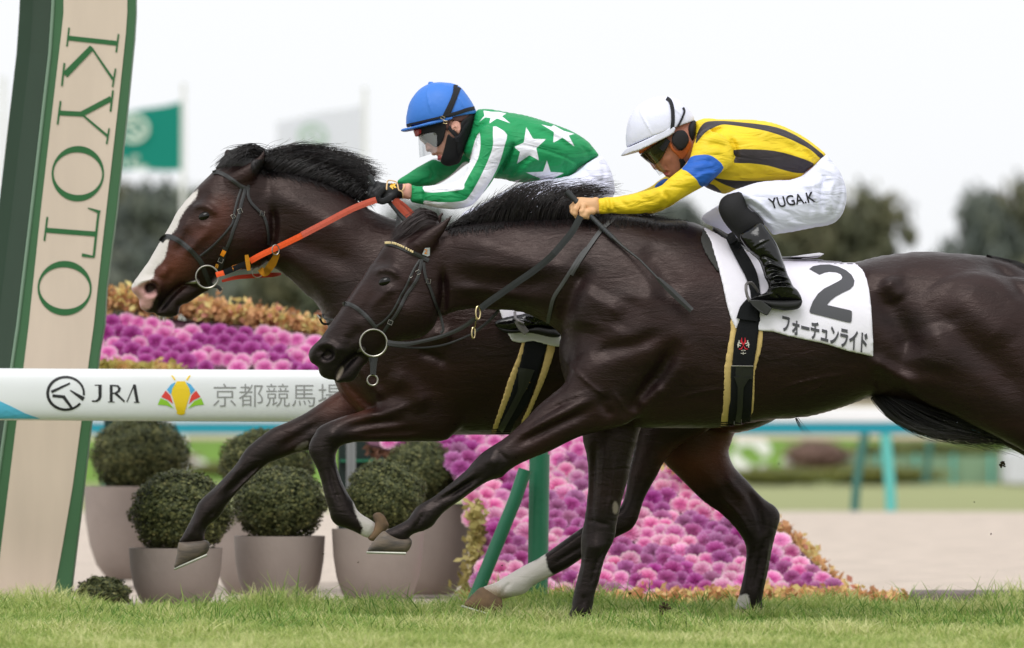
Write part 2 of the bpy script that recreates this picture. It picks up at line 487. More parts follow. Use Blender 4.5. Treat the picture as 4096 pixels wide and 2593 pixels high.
def text_faces(body, weight=0.0):
    cu = bpy.data.curves.new('t', 'FONT'); cu.body = body; cu.offset = weight; cu.resolution_u = 4
    o = bpy.data.objects.new('t', cu); C.objects.link(o)
    m = o.evaluated_get(bpy.context.evaluated_depsgraph_get()).to_mesh()
    P = np.array([(v.co.x, v.co.y) for v in m.vertices]); Fc = [tuple(p.vertices) for p in m.polygons]
    bpy.data.objects.remove(o); P -= P.min(0); P /= P.max(0); return P, Fc
def place_text(P, quad):
    """map unit text to photo quad: bottom-left, bottom-right, top-left, top-right"""
    bl, br, tl, tr = [np.array(q, float) for q in quad]
    return [tuple((bl * (1 - x) + br * x) * (1 - y) + (tl * (1 - x) + tr * x) * y) for x, y in P]
def hairs(name, guides, n, Y, mat_, parent, r=0.0011, yspread=0.03, jit=10, y0=0.0, seg=8, bv=None, wave=4, lenv=(0.6, 1.0), lift=0.004):
    """strands interpolated between neighbouring guide lines (photo px, root to tip)"""
    G = [np.array([smooth_poly(g, 5, False)[int(round(t * (len(smooth_poly(g, 5, False)) - 1)))] for t in np.linspace(0, 1, seg + 1)]) for g in guides]
    V, Q = [], []; base = 0
    for k in range(n):
        a = rng.uniform(0, len(G) - 1); i = min(int(a), len(G) - 2); f = a - i
        S = G[i] * (1 - f) + G[i + 1] * f
        L = rng.uniform(*lenv); tt = np.linspace(0, 1, seg + 1) * L * seg
        S = np.array([[np.interp(t, range(seg + 1), S[:, 0]), np.interp(t, range(seg + 1), S[:, 1])] for t in tt])
        u = np.linspace(0, 1, seg + 1)
        off = rng.normal(0, jit, 2); ph = rng.uniform(0, 6.28)
        S = S + off * (0.35 + 0.65 * u[:, None]) + (wave * np.sin(ph + u * rng.uniform(2, 6)) * u)[:, None] * np.array([0.5, 1.0]) + (u ** 2)[:, None] * rng.normal(0, jit * 0.9, 2)
        yy = rng.normal(0, yspread)
        for j in range(seg + 1):
            if bv is not None:
                p = hit(bv, S[j, 0], S[j, 1], Y, lift + abs(yy) * 0.6)
                if p is None: p = W(S[j, 0], S[j, 1], Y + y0 + yy)
            else: p = W(S[j, 0], S[j, 1], Y + y0 + yy * (0.5 + u[j]))
            rr = r * (1.05 - u[j]) + 0.00025
            V += [(p.x + rr, p.y, p.z), (p.x - rr * 0.5, p.y - rr * 0.8, p.z + rr * 0.8), (p.x - rr * 0.5, p.y + rr * 0.8, p.z - rr * 0.8)]
        for j in range(seg):
            b = base + j * 3
            for x in range(3): y = (x + 1) % 3; Q.append((b + x, b + y, b + 3 + y, b + 3 + x))
        base += (seg + 1) * 3
    return np_mesh(name, np.array(V), np.array(Q), mat_, parent)
# ================================================================ setting
TURF = mat('turf_soil', rgb(112, 122, 76), 0.95, 0.1, noise=0.3, nscale=6, bump=0.01, bscale=60)
FARTURF = mat('far_turf', rgb(148, 152, 108), 0.95, 0.1, noise=0.12, nscale=0.25, aniso_scale=(.25, 2, 1))
SAND = mat('dirt_track_sand', rgb(201, 187, 174), 0.95, 0.1, noise=0.2, nscale=7, bump=0.05, bscale=24, aniso_scale=(.5, 1.0, 1))
LAWN = mat('lawn', rgb(104, 136, 56), 0.95, 0.1, noise=0.15, nscale=0.5)
def sheet(name, x0, x1, y0, y1, z, m_, nx=2, ny=2, f=None):
    V = [(x0 + (x1 - x0) * i / (nx - 1), y0 + (y1 - y0) * j / (ny - 1), 0) for j in range(ny) for i in range(nx)]
    V = [(x, y, z + (f(x, y) if f else 0)) for x, y, _ in V]
    o = py_mesh(name, V, [(j * nx + i, j * nx + i + 1, (j + 1) * nx + i + 1, (j + 1) * nx + i) for j in range(ny - 1) for i in range(nx - 1)], m_, None, True)
    return tag(o, kind='structure')
sheet('ground', -1500, 1500, -60, 2800, -.030, FARTURF)
sheet('dirt_track', -60, 60, 2.55, 48.5, -.020, SAND, 60, 90, lambda x, y: .006 * math.sin(y * 2.1) + .004 * math.sin(x * .8 + y * .5))
sheet('home_straight_turf', -14, 14, -22, 2.5, -.004, TURF)
sheet('infield_lawn', -70, 70, 118, 175, -.02, LAWN, 40, 40, lambda x, y: 1.35 * (1 - math.cos(min(1, (y - 118) / 22) * math.pi)) / 2)
# near turf blades
def blades(name, n, y0, y1, hfun, m_, width=(.0016, .0034)):
    y = rng.uniform(y0, y1, n); hw = (D0 + y) * 2048 / F + .35; x = rng.uniform(-1, 1, n) * hw
    nz = np.sin(x * 5.1 + y * 3.3) + np.sin(x * 11.3 - y * 7.7 + 1.3) + np.sin(x * 2.3 + y * 9.1)
    h = hfun(x, y, nz) * rng.uniform(.55, 1.15, n); w = rng.uniform(*width, n); a = rng.uniform(0, 6.283, n); lean = rng.uniform(.15, 1.15, n) * h; la = rng.normal(0, 1.0, n) + (rng.random(n) < .5) * math.pi
    base = np.stack([x, y, np.full(n, -.01)], 1); dw = np.stack([np.cos(a), np.sin(a), np.zeros(n)], 1) * w[:, None]; dl = np.stack([np.cos(la), np.sin(la) * .6, np.zeros(n)], 1) * lean[:, None]
    up = np.array([0, 0, 1.0]); rows = []
    for t, ws in ((0, 1), (.35, 1.0), (.7, .75), (1, .1)):
        c = base + up * (h * (t - .22 * t * t * (lean / h)))[:, None] + dl * (t ** 2)[..., None] if False else base + up * (h * t * (1 - .25 * t * lean / h))[:, None] + dl * t * t
        rows += [c - dw * ws, c + dw * ws]
    V = np.stack(rows, 1).reshape(-1, 3); b = np.arange(n)[:, None] * 8
    Q = np.stack([b + [0, 1, 3, 2], b + [2, 3, 5, 4], b + [4, 5, 7, 6]], 1).reshape(-1, 4)
    o = np_mesh(name, V, Q, m_, None, True)
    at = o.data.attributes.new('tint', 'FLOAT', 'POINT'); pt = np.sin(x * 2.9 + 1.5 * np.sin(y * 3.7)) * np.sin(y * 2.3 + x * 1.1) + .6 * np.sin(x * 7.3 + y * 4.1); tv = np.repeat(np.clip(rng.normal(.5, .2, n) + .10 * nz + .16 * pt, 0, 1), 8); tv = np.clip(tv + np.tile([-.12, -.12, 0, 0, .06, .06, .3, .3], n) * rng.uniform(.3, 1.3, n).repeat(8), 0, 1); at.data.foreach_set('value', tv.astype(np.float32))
    return o
def tint_mat(name, stops, rough=.55, spec=.3, trans=0.25):
    m_ = bpy.data.materials.new(name); m_.use_nodes = True; N, L = m_.node_tree.nodes, m_.node_tree.links; b = N['Principled BSDF']
    at = N.new('ShaderNodeAttribute'); at.attribute_name = 'tint'; cr = N.new('ShaderNodeValToRGB')
    cr.color_ramp.elements[0].position, cr.color_ramp.elements[0].color = stops[0]; cr.color_ramp.elements[1].position, cr.color_ramp.elements[1].color = stops[-1]
    for p, c in stops[1:-1]: e = cr.color_ramp.elements.new(p); e.color = c
    L.new(at.outputs['Fac'], cr.inputs[0]); L.new(cr.outputs[0], b.inputs['Base Color']); b.inputs['Roughness'].default_value = rough; b.inputs['Specular IOR Level'].default_value = spec
    if trans:
        tr = N.new('ShaderNodeBsdfTranslucent'); mx = N.new('ShaderNodeMixShader'); mx.inputs[0].default_value = trans; L.new(cr.outputs[0], tr.inputs[0])
        L.new(b.outputs[0], mx.inputs[1]); L.new(tr.outputs[0], mx.inputs[2]); L.new(mx.outputs[0], N['Material Output'].inputs[0])
    return m_
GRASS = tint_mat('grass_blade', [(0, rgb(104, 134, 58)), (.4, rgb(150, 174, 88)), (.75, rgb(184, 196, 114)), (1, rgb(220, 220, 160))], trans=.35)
def gh(x, y, nz):
    back = np.clip((y - .6) / 1.6, 0, 1)
    q = np.sin(x * 1.7 + 2 * np.sin(y * 2.1)) * np.sin(x * 4.3 + y * 1.9); return .054 + .012 * nz + .016 * q + back * (.022 + .016 * nz + .024 * q)
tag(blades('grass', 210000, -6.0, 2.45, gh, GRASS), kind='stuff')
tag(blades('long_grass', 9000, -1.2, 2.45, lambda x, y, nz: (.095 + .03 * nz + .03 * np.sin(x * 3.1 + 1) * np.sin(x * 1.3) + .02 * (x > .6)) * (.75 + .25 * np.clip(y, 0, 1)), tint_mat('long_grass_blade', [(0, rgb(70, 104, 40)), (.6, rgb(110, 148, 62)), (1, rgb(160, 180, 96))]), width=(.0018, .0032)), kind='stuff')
DARKSOIL = mat('border_gravel', rgb(128, 116, 106), 0.95, 0.1, noise=0.3, nscale=10, bump=.02, bscale=40)
kb = MB(); kb.box((W(3660, 0, 3.2).x, 3.0, -.03), (4.4, 3.6, W(0, 2372, 3.0).z)); tag(kb.build('kerb', mat('grey_brown_kerb', rgb(112, 100, 98), .9, .2, noise=.15, nscale=8), None, bevel=.02), 'low grey-brown kerb behind the grass at the right edge', 'kerb')

# ---------------------------------------------------------------- finishing post
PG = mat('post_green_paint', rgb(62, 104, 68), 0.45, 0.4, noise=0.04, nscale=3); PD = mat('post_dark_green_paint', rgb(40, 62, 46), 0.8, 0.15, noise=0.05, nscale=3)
PBE = mat('post_beige_panel', rgb(212, 194, 177), 0.5, 0.35, noise=0.05, nscale=5, aniso_scale=(1.6, 1, .3)); PLT = mat('post_letter_green', rgb(46, 102, 58), 0.5, 0.3)
post = empty('finishing_post', W(200, 2440, 3.2)); tag(post, 'leaning green and beige finishing post lettered KYOTO', 'finishing post')
YP = 2.9
lf = [(205, -700), (205, 0), (203, 51), (192, 213), (128, 767), (64, 1300), (39, 1470), (16, 1690), (-60, 2222), (-90, 2470)]
rt = [(278, 2470), (278, 2410), (321, 2065), (360, 1729), (399, 1400), (418, 1300), (426, 1151), (465, 853), (512, 409), (537, 153), (543, 51), (543, 0), (543, -700)]
mb = MB(); mb.outline(lf + rt, YP, YP + .10); mb.build('frame', PG, post, bevel=.004)
bl = [(254, -640), (254, 0), (254, 51), (247, 119), (205, 478), (162, 853), (115, 1300), (94, 1470), (66, 1690), (0, 2222), (-30, 2470)]
br = [(196, 2470), (203, 2441), (250, 2183), (290, 1948), (325, 1690), (352, 1470), (375, 1300), (409, 981), (443, 682), (477, 384), (503, 136), (509, 51), (509, 0), (509, -640)]
mb = MB(); mb.outline(bl + br, YP - .006, YP + .02); mb.build('panel', PBE, post)
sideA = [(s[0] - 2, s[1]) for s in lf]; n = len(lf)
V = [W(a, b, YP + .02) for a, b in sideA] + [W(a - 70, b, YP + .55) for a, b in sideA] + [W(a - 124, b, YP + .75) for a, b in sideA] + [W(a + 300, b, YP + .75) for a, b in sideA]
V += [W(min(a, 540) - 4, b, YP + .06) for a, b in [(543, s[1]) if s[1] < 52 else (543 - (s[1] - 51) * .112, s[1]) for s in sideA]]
Fs = []
for r in range(5):
    for i in range(n - 1): r2 = (r + 1) % 5; Fs.append((r * n + i, r * n + i + 1, r2 * n + i + 1, r2 * n + i))
Fs += [tuple(r * n for r in range(5)), tuple(r * n + n - 1 for r in reversed(range(5)))]
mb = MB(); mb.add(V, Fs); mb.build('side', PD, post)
mb = MB(); 
for i in range(n - 1): pass
e = [W(a + 8, b, YP - .004) for a, b in lf]; mb.tube(e, .007, 8); mb.build('edge_highlight', mat('post_highlight_green', rgb(116, 142, 120), .35, .5), post, smooth=True)  # highlight along the left border, put in as a paler green tube
def TK(p): return T(0, 0, p, .85271)
def ell(cx, cy, rx, ry, n=48, tilt=0.0): return [(cx + rx * math.cos(t) * math.cos(tilt) - ry * math.sin(t) * math.sin(tilt), cy + rx * math.cos(t) * math.sin(tilt) + ry * math.sin(t) * math.cos(tilt)) for t in np.linspace(0, 2 * math.pi, n, endpoint=False)]
def ring_quads(o, i): return [[o[k], o[(k + 1) % len(o)], i[(k + 1) % len(o)], i[k]] for k in range(len(o))]
def bar(x0, y0, x1, y1, w0, w1=None):
    w1 = w0 if w1 is None else w1; L = math.hypot(x1 - x0, y1 - y0); nx, ny = -(y1 - y0) / L, (x1 - x0) / L
    return [(x0 + nx * w0 / 2, y0 + ny * w0 / 2), (x1 + nx * w1 / 2, y1 + ny * w1 / 2), (x1 - nx * w1 / 2, y1 - ny * w1 / 2), (x0 - nx * w0 / 2, y0 - ny * w0 / 2)]
letters = {
 'letter_k': [bar(315, 178, 546, 203, 22), bar(324, 130, 314, 218, 8), bar(556, 160, 545, 246, 8), bar(432, 222, 305, 352, 26, 30), bar(302, 296, 290, 404, 9), bar(432, 228, 530, 372, 8, 12), bar(542, 322, 528, 408, 8)],
 'letter_y': [bar(278, 530, 390, 536, 23), bar(284, 474, 270, 584, 9), bar(385, 534, 522, 462, 25), bar(530, 424, 518, 524, 9), bar(388, 540, 506, 640, 9, 12), bar(512, 602, 500, 676, 8)],
 'letter_o': ring_quads(ell(365, 815, 123, 130, tilt=.12), ell(365, 815, 114, 100, tilt=.12)),
 'letter_t': [bar(218, 1080, 446, 1098, 23), bar(222, 1018, 208, 1130, 9), bar(463, 990, 440, 1200, 11), bar(412, 976, 470, 996, 5, 16), bar(384, 1196, 444, 1206, 16, 8)],
 'letter_o.': ring_quads(ell(303, 1352, 127, 128, tilt=.12), ell(303, 1352, 118, 98, tilt=.12))}
for nm, qs in letters.items():
    V, Fc = [], []
    for k_, q in enumerate(qs):
        b = len(V); V += [W(a, c, YP - .009 - .0003 * (k_ % 8 if len(qs) < 20 else 0)) for a, c in TK(q)]; Fc.append(tuple(range(b, b + 4)))
    py_mesh(nm.strip('.'), V, Fc, PLT, post)

# ---------------------------------------------------------------- near rail
RW = mat('rail_white_paint', rgb(232, 234, 236), 0.35, 0.5, noise=.02, nscale=3); PIPE = mat('rail_green_pipe', rgb(38, 112, 82), 0.4, 0.5, noise=0.06, nscale=6)
YR = 2.3; kR = (D0 + YR) / F
rail = empty('running_rail', W(1200, 2440, YR)); tag(rail, 'thick white running rail with black and coloured emblems in front of the post', 'rail')
def rz(sx, sy): return W(sx, sy + (sx - 500) * .0055, YR).z
xs_ = np.linspace(-7000, 2263, 80); V, Fc = [], []; prof = [(.052 * math.copysign(abs(math.cos(t)) ** .7, math.cos(t)), 104 * math.copysign(abs(math.sin(t)) ** .8, math.sin(t))) for t in np.linspace(0, 2 * math.pi, 36, endpoint=False)]
for x in xs_:
    for dy, dz in prof: V.append((W(x, 0, YR).x, YR + .05 + dy, rz(x, 1580 - dz)))
m_ = len(prof)
for i in range(len(xs_) - 1):
    for j in range(m_): Fc.append((i * m_ + j, i * m_ + (j + 1) % m_, (i + 1) * m_ + (j + 1) % m_, (i + 1) * m_ + j))
Fc += [tuple(range(m_))[::-1], tuple((len(xs_) - 1) * m_ + j for j in range(m_))]
rb = py_mesh('rail_board', V, Fc, RW, rail, True); bvR = bvh_of(rb)
def TL(p): return [(a, b) for a, b in T(0, 1400, p, .783)]
def rdec(name, polys, m_, lift=.002): Pq, Fq = poly_faces([TL(p) for p in polys]); return decal(name, Pq, Fq, bvR, YR, m_, rb, lift=lift, seg=24)
BK = mat('rail_black_ink', rgb(36, 36, 38), .4, .4)
rdec('blue_flash', [[(-60, 235), (0, 262), (60, 290), (130, 325), (205, 352), (-60, 352)]], mat('sky_blue_film', rgb(92, 190, 224), .4, .4))
o_, i_ = ell(335, 222, 99, 90), ell(337, 222, 86, 77)
ringq = [q for k_, q in enumerate(ring_quads(o_, i_)) if not (1 <= k_ <= 4)]
rdec('round_emblem', ringq + [bar(262, 215, 358, 170, 15, 9), bar(268, 234, 330, 240, 15), bar(322, 236, 372, 304, 18, 12), bar(358, 206, 428, 252, 6, 22)], BK)
rdec('rail_lettering', [bar(484, 180, 520, 180, 5), [(502, 178), (520, 178), (519, 240), (512, 256), (496, 266), (470, 265), (468, 258), (488, 258), (500, 248), (503, 236)],
  bar(568, 178, 568, 266, 15), bar(552, 266, 586, 266, 5), [(575, 178), (604, 180), (618, 196), (612, 214), (594, 224), (575, 226), (575, 219), (590, 216), (601, 207), (603, 198), (598, 188), (575, 185)], bar(590, 222, 636, 264, 14, 9),
  bar(686, 176, 648, 266, 6), bar(686, 178, 702, 268, 16, 15), bar(684, 268, 714, 268, 5)], BK)
yl, bl_, rd_, gn_ = mat('emblem_yellow', rgb(240, 206, 24), .5), mat('emblem_blue', rgb(84, 176, 226), .5), mat('emblem_red', rgb(226, 64, 54), .5), mat('emblem_green', rgb(146, 202, 44), .5)
mr = lambda p: [(1848 - a, b) for a, b in p][::-1]
rdec('fan_emblem', [[(904, 160), (944, 160), (968, 200), (972, 225), (958, 270), (946, 312), (902, 312), (890, 270), (876, 225), (880, 200)], [(872, 128), (884, 132), (898, 152), (890, 156)], mr([(872, 128), (884, 132), (898, 152), (890, 156)]), ell(924, 320, 22, 13)], yl)
for cc, pg in ((bl_, [(852, 204), (874, 176), (898, 164), (880, 198), (874, 228)]), (rd_, [(846, 208), (870, 232), (884, 276), (858, 256), (824, 240)]), (gn_, [(820, 246), (856, 262), (888, 300), (850, 284), (806, 280)])): rdec('fan_emblem', [pg, mr(pg)], cc)
P_, F_ = text_faces('京都競馬場', -.008); decal('rail_kanji', place_text(P_, TL([(1090, 290), (1748, 290), (1090, 172), (1748, 172)])), F_, bvR, YR, mat('rail_grey_ink', rgb(150, 150, 150), .5), rb, lift=.002, seg=40)
def pipe(parent, name, pts, r, Y, m_, hollow=False):
    mb = MB(); mb.tube([W(a, b, Y + c) for a, b, c in pts], r, 20); return mb.build(name, m_, parent, smooth=True)
pipe(rail, 'upright_pipe', [(2158, 1818, .05), (2150, 2440, .05)], 41 * kR, YR, PIPE); pipe(rail, 'bracing_pipe', [(2100, 1880, -.05), (2060, 2000, -.06), (1868, 2470, -.1)], 27 * kR, YR, PIPE)
pipe(rail, 'upright_pipe', [(2215, 1690, .05), (2160, 1760, .05), (2158, 1830, .05)], 36 * kR, YR, PIPE)
gp = empty('green_post', W(455, 1750, 9)); tag(gp, 'dark green support post under the flower display, behind the first topiary ball', 'post')
mb = MB(); mb.outline([(411, 1600), (512, 1600), (505, 1730), (492, 2330), (432, 2330), (418, 1730)], 9.0, 9.15); mb.build('post', mat('dark_bottle_green', rgb(22, 50, 44), .6, .3), gp)
gp = empty('grey_post', W(1400, 2300, 8)); tag(gp, 'thin grey metal post between the topiary balls', 'post')
mb = MB(); mb.tube([W(1404, 1600, 8), W(1404, 2318, 8)], .024, 14); mb.build('post', mat('galvanised_grey', rgb(136, 140, 140), .5, .4, metal=.3), gp, smooth=True)
cb = empty('equipment_cabinet', W(1480, 2300, 8.6)); tag(cb, 'very dark green cabinet behind the topiary balls', 'cabinet')
mb = MB(); mb.outline([(1350, 1690), (1560, 1690), (1550, 2300), (1350, 2300)], 8.6, 9.1); mb.build('case', mat('black_green_metal', rgb(26, 40, 36), .6, .3), cb, bevel=.02)
mb = MB(); mb.outline([(1360, 1840), (1540, 1838), (1540, 1846), (1360, 1848)], 8.55, 8.6); mb.build('handle_bar', PIPE, cb)

# ---------------------------------------------------------------- topiary in pots
POT = mat('warm_grey_pot', rgb(149, 137, 130), 0.6, 0.35, noise=0.10, nscale=4, bump=.002, bscale=30)
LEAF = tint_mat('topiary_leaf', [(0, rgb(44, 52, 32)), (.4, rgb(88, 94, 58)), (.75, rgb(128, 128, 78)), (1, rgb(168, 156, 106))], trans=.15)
def leafball(name, R, n, lsize, m_, squash=(1, 1, 1), lumps=.05, core=True, inner=.82):
    d = rng.normal(size=(n, 3)); d /= np.linalg.norm(d, axis=1)[:, None]
    lum = 1 + lumps * (np.sin(d[:, 0] * 9 + 1) * np.sin(d[:, 1] * 8) + np.sin(d[:, 2] * 11 + d[:, 0] * 6))
    clump = .5 + .5 * np.sin(d[:, 0] * 23 + 3 * np.sin(d[:, 2] * 17)) * np.sin(d[:, 2] * 21 + 2 * np.sin(d[:, 1] * 15))
    rr = R * lum * rng.uniform(inner, 1.0, n) * (.95 + .06 * clump); P = d * rr[:, None] * np.array(squash)
    t1 = np.cross(d, rng.normal(size=(n, 3))); t1 /= np.linalg.norm(t1, axis=1)[:, None]; nn = d + rng.normal(0, .55, (n, 3)); t2 = np.cross(nn, t1); t2 /= np.linalg.norm(t2, axis=1)[:, None]
    s1 = lsize * rng.uniform(.6, 1.3, n)[:, None]; V = np.stack([P - t1 * s1 * .35, P + t2 * s1 * .5, P + t1 * s1 * .35, P - t2 * s1 * .5], 1).reshape(-1, 3)
    Q = np.arange(n * 4).reshape(-1, 4); tint = np.repeat(np.clip(.15 + .55 * clump * rng.uniform(.4, 1.2, n) + rng.normal(0, .12, n), 0, 1), 4)
    if core:
        cv, cf = [], []; a, b = 24, 14
        for i in range(b + 1):
            for j in range(a): q, w = math.pi * i / b, 2 * math.pi * j / a; cv.append((R * inner * .97 * math.sin(q) * math.cos(w) * squash[0], R * inner * .97 * math.sin(q) * math.sin(w) * squash[1], R * inner * .97 * math.cos(q) * squash[2]))
        for i in range(b):
            for j in range(a): cf.append((i * a + j, (i + 1) * a + j, (i + 1) * a + (j + 1) % a, i * a + (j + 1) % a))
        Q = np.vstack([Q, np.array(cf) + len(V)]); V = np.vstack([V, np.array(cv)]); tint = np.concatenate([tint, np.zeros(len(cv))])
    o = np_mesh(name, V, Q, m_, None, False); at = o.data.attributes.new('tint', 'FLOAT', 'POINT'); at.data.foreach_set('value', tint.astype(np.float32)); return o
def pcoord(px, py): return px * 4096 / 2407, py * 4096 / 2407
pots = [((330, 133), 1143, 1362, (330, 1072, 118, 84), 8.0, 'topiary ball in the tall grey pot farthest left, beside the post'), ((413, 110), 1288, 1432, (425, 1205, 124, 92), 3.5, 'topiary ball in the low grey pot nearest the post, in front of the tall one'),
        ((657, 107), 1260, 1436, (657, 1184, 114, 82), 3.9, 'topiary ball in a grey pot behind the outstretched hoof, second in the front row'), ((888, 108), 1243, 1424, (905, 1168, 98, 80), 3.8, 'topiary ball in the rounded grey pot behind the raised hooves'),
        ((1005, 104), 1185, 1398, (988, 1112, 94, 72), 5.6, 'topiary ball in a pale grey pot beside the magenta flowers'), ((600, 104), 1200, 1398, (625, 1092, 116, 78), 6.2, 'topiary ball half hidden behind the second front pot')]
ballm = None
for (pc, prx), rim, bot, (bx, by, brx, bry), Y, lab in pots:
    k = (D0 + Y) / F * 4096 / 2407; c = W(*pcoord(pc, bot), Y); R = prx * k; Hh_ = (bot - rim) * k; c.z = max(c.z, -.02)
    Hh_ = W(*pcoord(pc, rim), Y).z - c.z
    t = empty('potted_topiary', c); tag(t, lab, 'potted shrub', 'clipped round shrubs in grey pots')
    mb = MB(); prof = [(R * .52, 0), (R * .62, Hh_ * .03), (R * .78, Hh_ * .16), (R * .90, Hh_ * .38), (R * .97, Hh_ * .65), (R, Hh_ * .97), (R * 1.0, Hh_), (R * .9, Hh_), (R * .88, Hh_ * .9)]
    mb.lathe(prof, c, 56); mb.build('pot', POT, t, smooth=True)
    mb = MB(); mb.tube([(c.x, c.y, c.z + Hh_ * .85), (c.x, c.y, c.z + Hh_ + bry * k * .3)], .025, 8); mb.build('stem', mat('bark', rgb(84, 70, 56), .9), t)
    if ballm is None: ballm = leafball('foliage', 1.0, 17000, .072, LEAF, lumps=.045, inner=.84); o = ballm
    else: o = ballm.copy(); C.objects.link(o)
    bc = W(*pcoord(bx, by), Y); o.location = bc; o.scale = (brx * k, brx * k, (bry + 12) * k); o.rotation_euler = (0, 0, random.uniform(0, 6)); o.parent = t; o.matrix_parent_inverse = t.matrix_world.inverted()
bs_ = leafball('low_bush', 1, 7000, .13, LEAF, lumps=.08); bs_.location = W(*pcoord(242, 1398), 3.0); bs_.scale = (.125, .12, .085); tag(bs_, 'low clipped green bush in the grass beside the post', 'bush')

# ---------------------------------------------------------------- flower display
SOILG = mat('planting_mat', rgb(92, 62, 76), .9, .2, noise=.3, nscale=12)
disp_ = [(150, 725), (235, 738), (500, 758), (760, 790), (1000, 845), (1250, 935), (1430, 1020), (1560, 1092), (1700, 1165), (1850, 1265), (1925, 1335), (2000, 1412), (1700, 1420), (1400, 1420), (1112, 1412), (1108, 1260), (1085, 1160), (1040, 1080), (870, 1045), (760, 940), (600, 880), (235, 866), (150, 862)]
def dy_(py, px): return 4.1 + (1410 - py) / 680 * 2.9
dt = empty('flower_display', W(2500, 2400, 5)); tag(dt, 'sloping bank and raised band of pink and purple bedding behind the rail', 'flower bed')
import bmesh
bm = bmesh.new(); from mathutils.geometry import tessellate_polygon
vs = [bm.verts.new((a, b, 0)) for a, b in disp_]
for t_ in tessellate_polygon([[Vector((a, b, 0)) for a, b in disp_]]): bm.faces.new([vs[i] for i in t_])
for _ in range(5):
    es = [e for e in bm.edges if e.calc_length() > 60]
    if es: bmesh.ops.subdivide_edges(bm, edges=es, cuts=1); bmesh.ops.triangulate(bm, faces=[f_ for f_ in bm.faces if len(f_.verts) > 3])
for v in bm.verts: p = W(*pcoord(v.co.x, v.co.y), dy_(v.co.y, v.co.x) + .05); v.co = p
r_ = bmesh.ops.extrude_face_region(bm, geom=bm.faces[:]); [setattr(v, 'co', v.co + Vector((0, .35, -.02))) for v in r_['geom'] if isinstance(v, bmesh.types.BMVert)]
me = bpy.data.meshes.new('planting_frame'); bm.to_mesh(me); bm.free(); link('planting_frame', me, SOILG, dt)
def head_mesh(name, m_, seed):
    r = np.random.default_rng(seed); V, Q, tt = [], [], []
    for ring, (R0, R1, z0, z1, lob) in enumerate(((.30, 1.0, -.06, .02, 11), (.22, .84, .0, .12, 9), (.12, .62, .06, .17, 7), (.03, .38, .10, .19, 5))):
        n = 72; ph = r.uniform(0, 6)
        for i in range(n):
            a = 2 * math.pi * i / n; lobe = abs(math.sin(a * lob / 2 + ph)) ** .5; fr = .035 * math.sin(a * 17 + ph)
            for t in (0, .5, 1):
                rr = R0 + (R1 * (.88 + .12 * lobe) - R0) * t; z = z0 + (z1 - z0) * t + (fr + .06 * math.sin(a * 13 + ph)) * t
                V.append((rr * math.cos(a), rr * math.sin(a), z)); tt.append(np.clip(rr * .62 + (.0 if t < 1 else .34) * (.4 + .6 * rr), 0, 1))
        b = ring * n * 3
        for i in range(n):
            j = (i + 1) % n
            for t in (0, 1): Q.append((b + i * 3 + t, b + i * 3 + t + 1, b + j * 3 + t + 1, b + j * 3 + t))
    o = np_mesh(name, np.array(V), np.array(Q), m_, None, True); at = o.data.attributes.new('tint', 'FLOAT', 'POINT'); at.data.foreach_set('value', np.array(tt, np.float32)); return o
PINKH = tint_mat('pale_pink_leaf', [(0, rgb(214, 84, 164)), (.4, rgb(236, 128, 192)), (.72, rgb(244, 180, 216)), (1, rgb(242, 224, 214))], .6, .3, .35)
MAGH = tint_mat('magenta_leaf', [(0, rgb(150, 30, 112)), (.45, rgb(184, 64, 150)), (.8, rgb(202, 106, 178)), (1, rgb(212, 156, 194))], .6, .3, .35)
for m_, hv in ((PINKH, .02), (MAGH, .02)):
    N_, L_ = m_.node_tree.nodes, m_.node_tree.links; oi = N_.new('ShaderNodeObjectInfo'); hs = N_.new('ShaderNodeHueSaturation'); cr0 = [n_ for n_ in N_ if n_.type == 'VALTORGB'][0]
    for out, a_, b_ in (('Hue', .485, .515), ('Saturation', .72, 1.02), ('Value', .86, 1.12)):
        mp_ = N_.new('ShaderNodeMapRange'); mp_.inputs[3].default_value = a_; mp_.inputs[4].default_value = b_; ml = N_.new('ShaderNodeMath'); ml.operation = 'FRACT'; mu = N_.new('ShaderNodeMath'); mu.operation = 'MULTIPLY'; mu.inputs[1].default_value = {'Hue': 7.3, 'Saturation': 13.7, 'Value': 29.1}[out]
        L_.new(oi.outputs['Random'], mu.inputs[0]); L_.new(mu.outputs[0], ml.inputs[0]); L_.new(ml.outputs[0], mp_.inputs[0]); L_.new(mp_.outputs[0], hs.inputs[out])
    tg_ = [l.to_socket for l in cr0.outputs[0].links]; L_.new(cr0.outputs[0], hs.inputs['Color'])
    for t_ in tg_: L_.new(hs.outputs[0], t_)
protoP = head_mesh('ornamental_cabbage', PINKH, 1); protoM = head_mesh('ornamental_cabbage', MAGH, 2); used = {0: False, 1: False}
rest_ = []; dp_ = np.array(disp_, float); cnt = [0, 0]; spots = []
row = 0; py = 742
while py < 1412:
    sp = 33 + (py - 740) / 670 * 4
    for px in np.arange(150 + (row % 2) * sp / 2, 2010, sp):
        a, b = px + random.uniform(-8, 8), py + random.uniform(-6, 6)
        if poly_sdf(np.array([a]), np.array([b]), dp_)[0] > 9: spots.append((a, b))
    py += 21.5; row += 1
spots.sort(key=lambda q: -q[1])
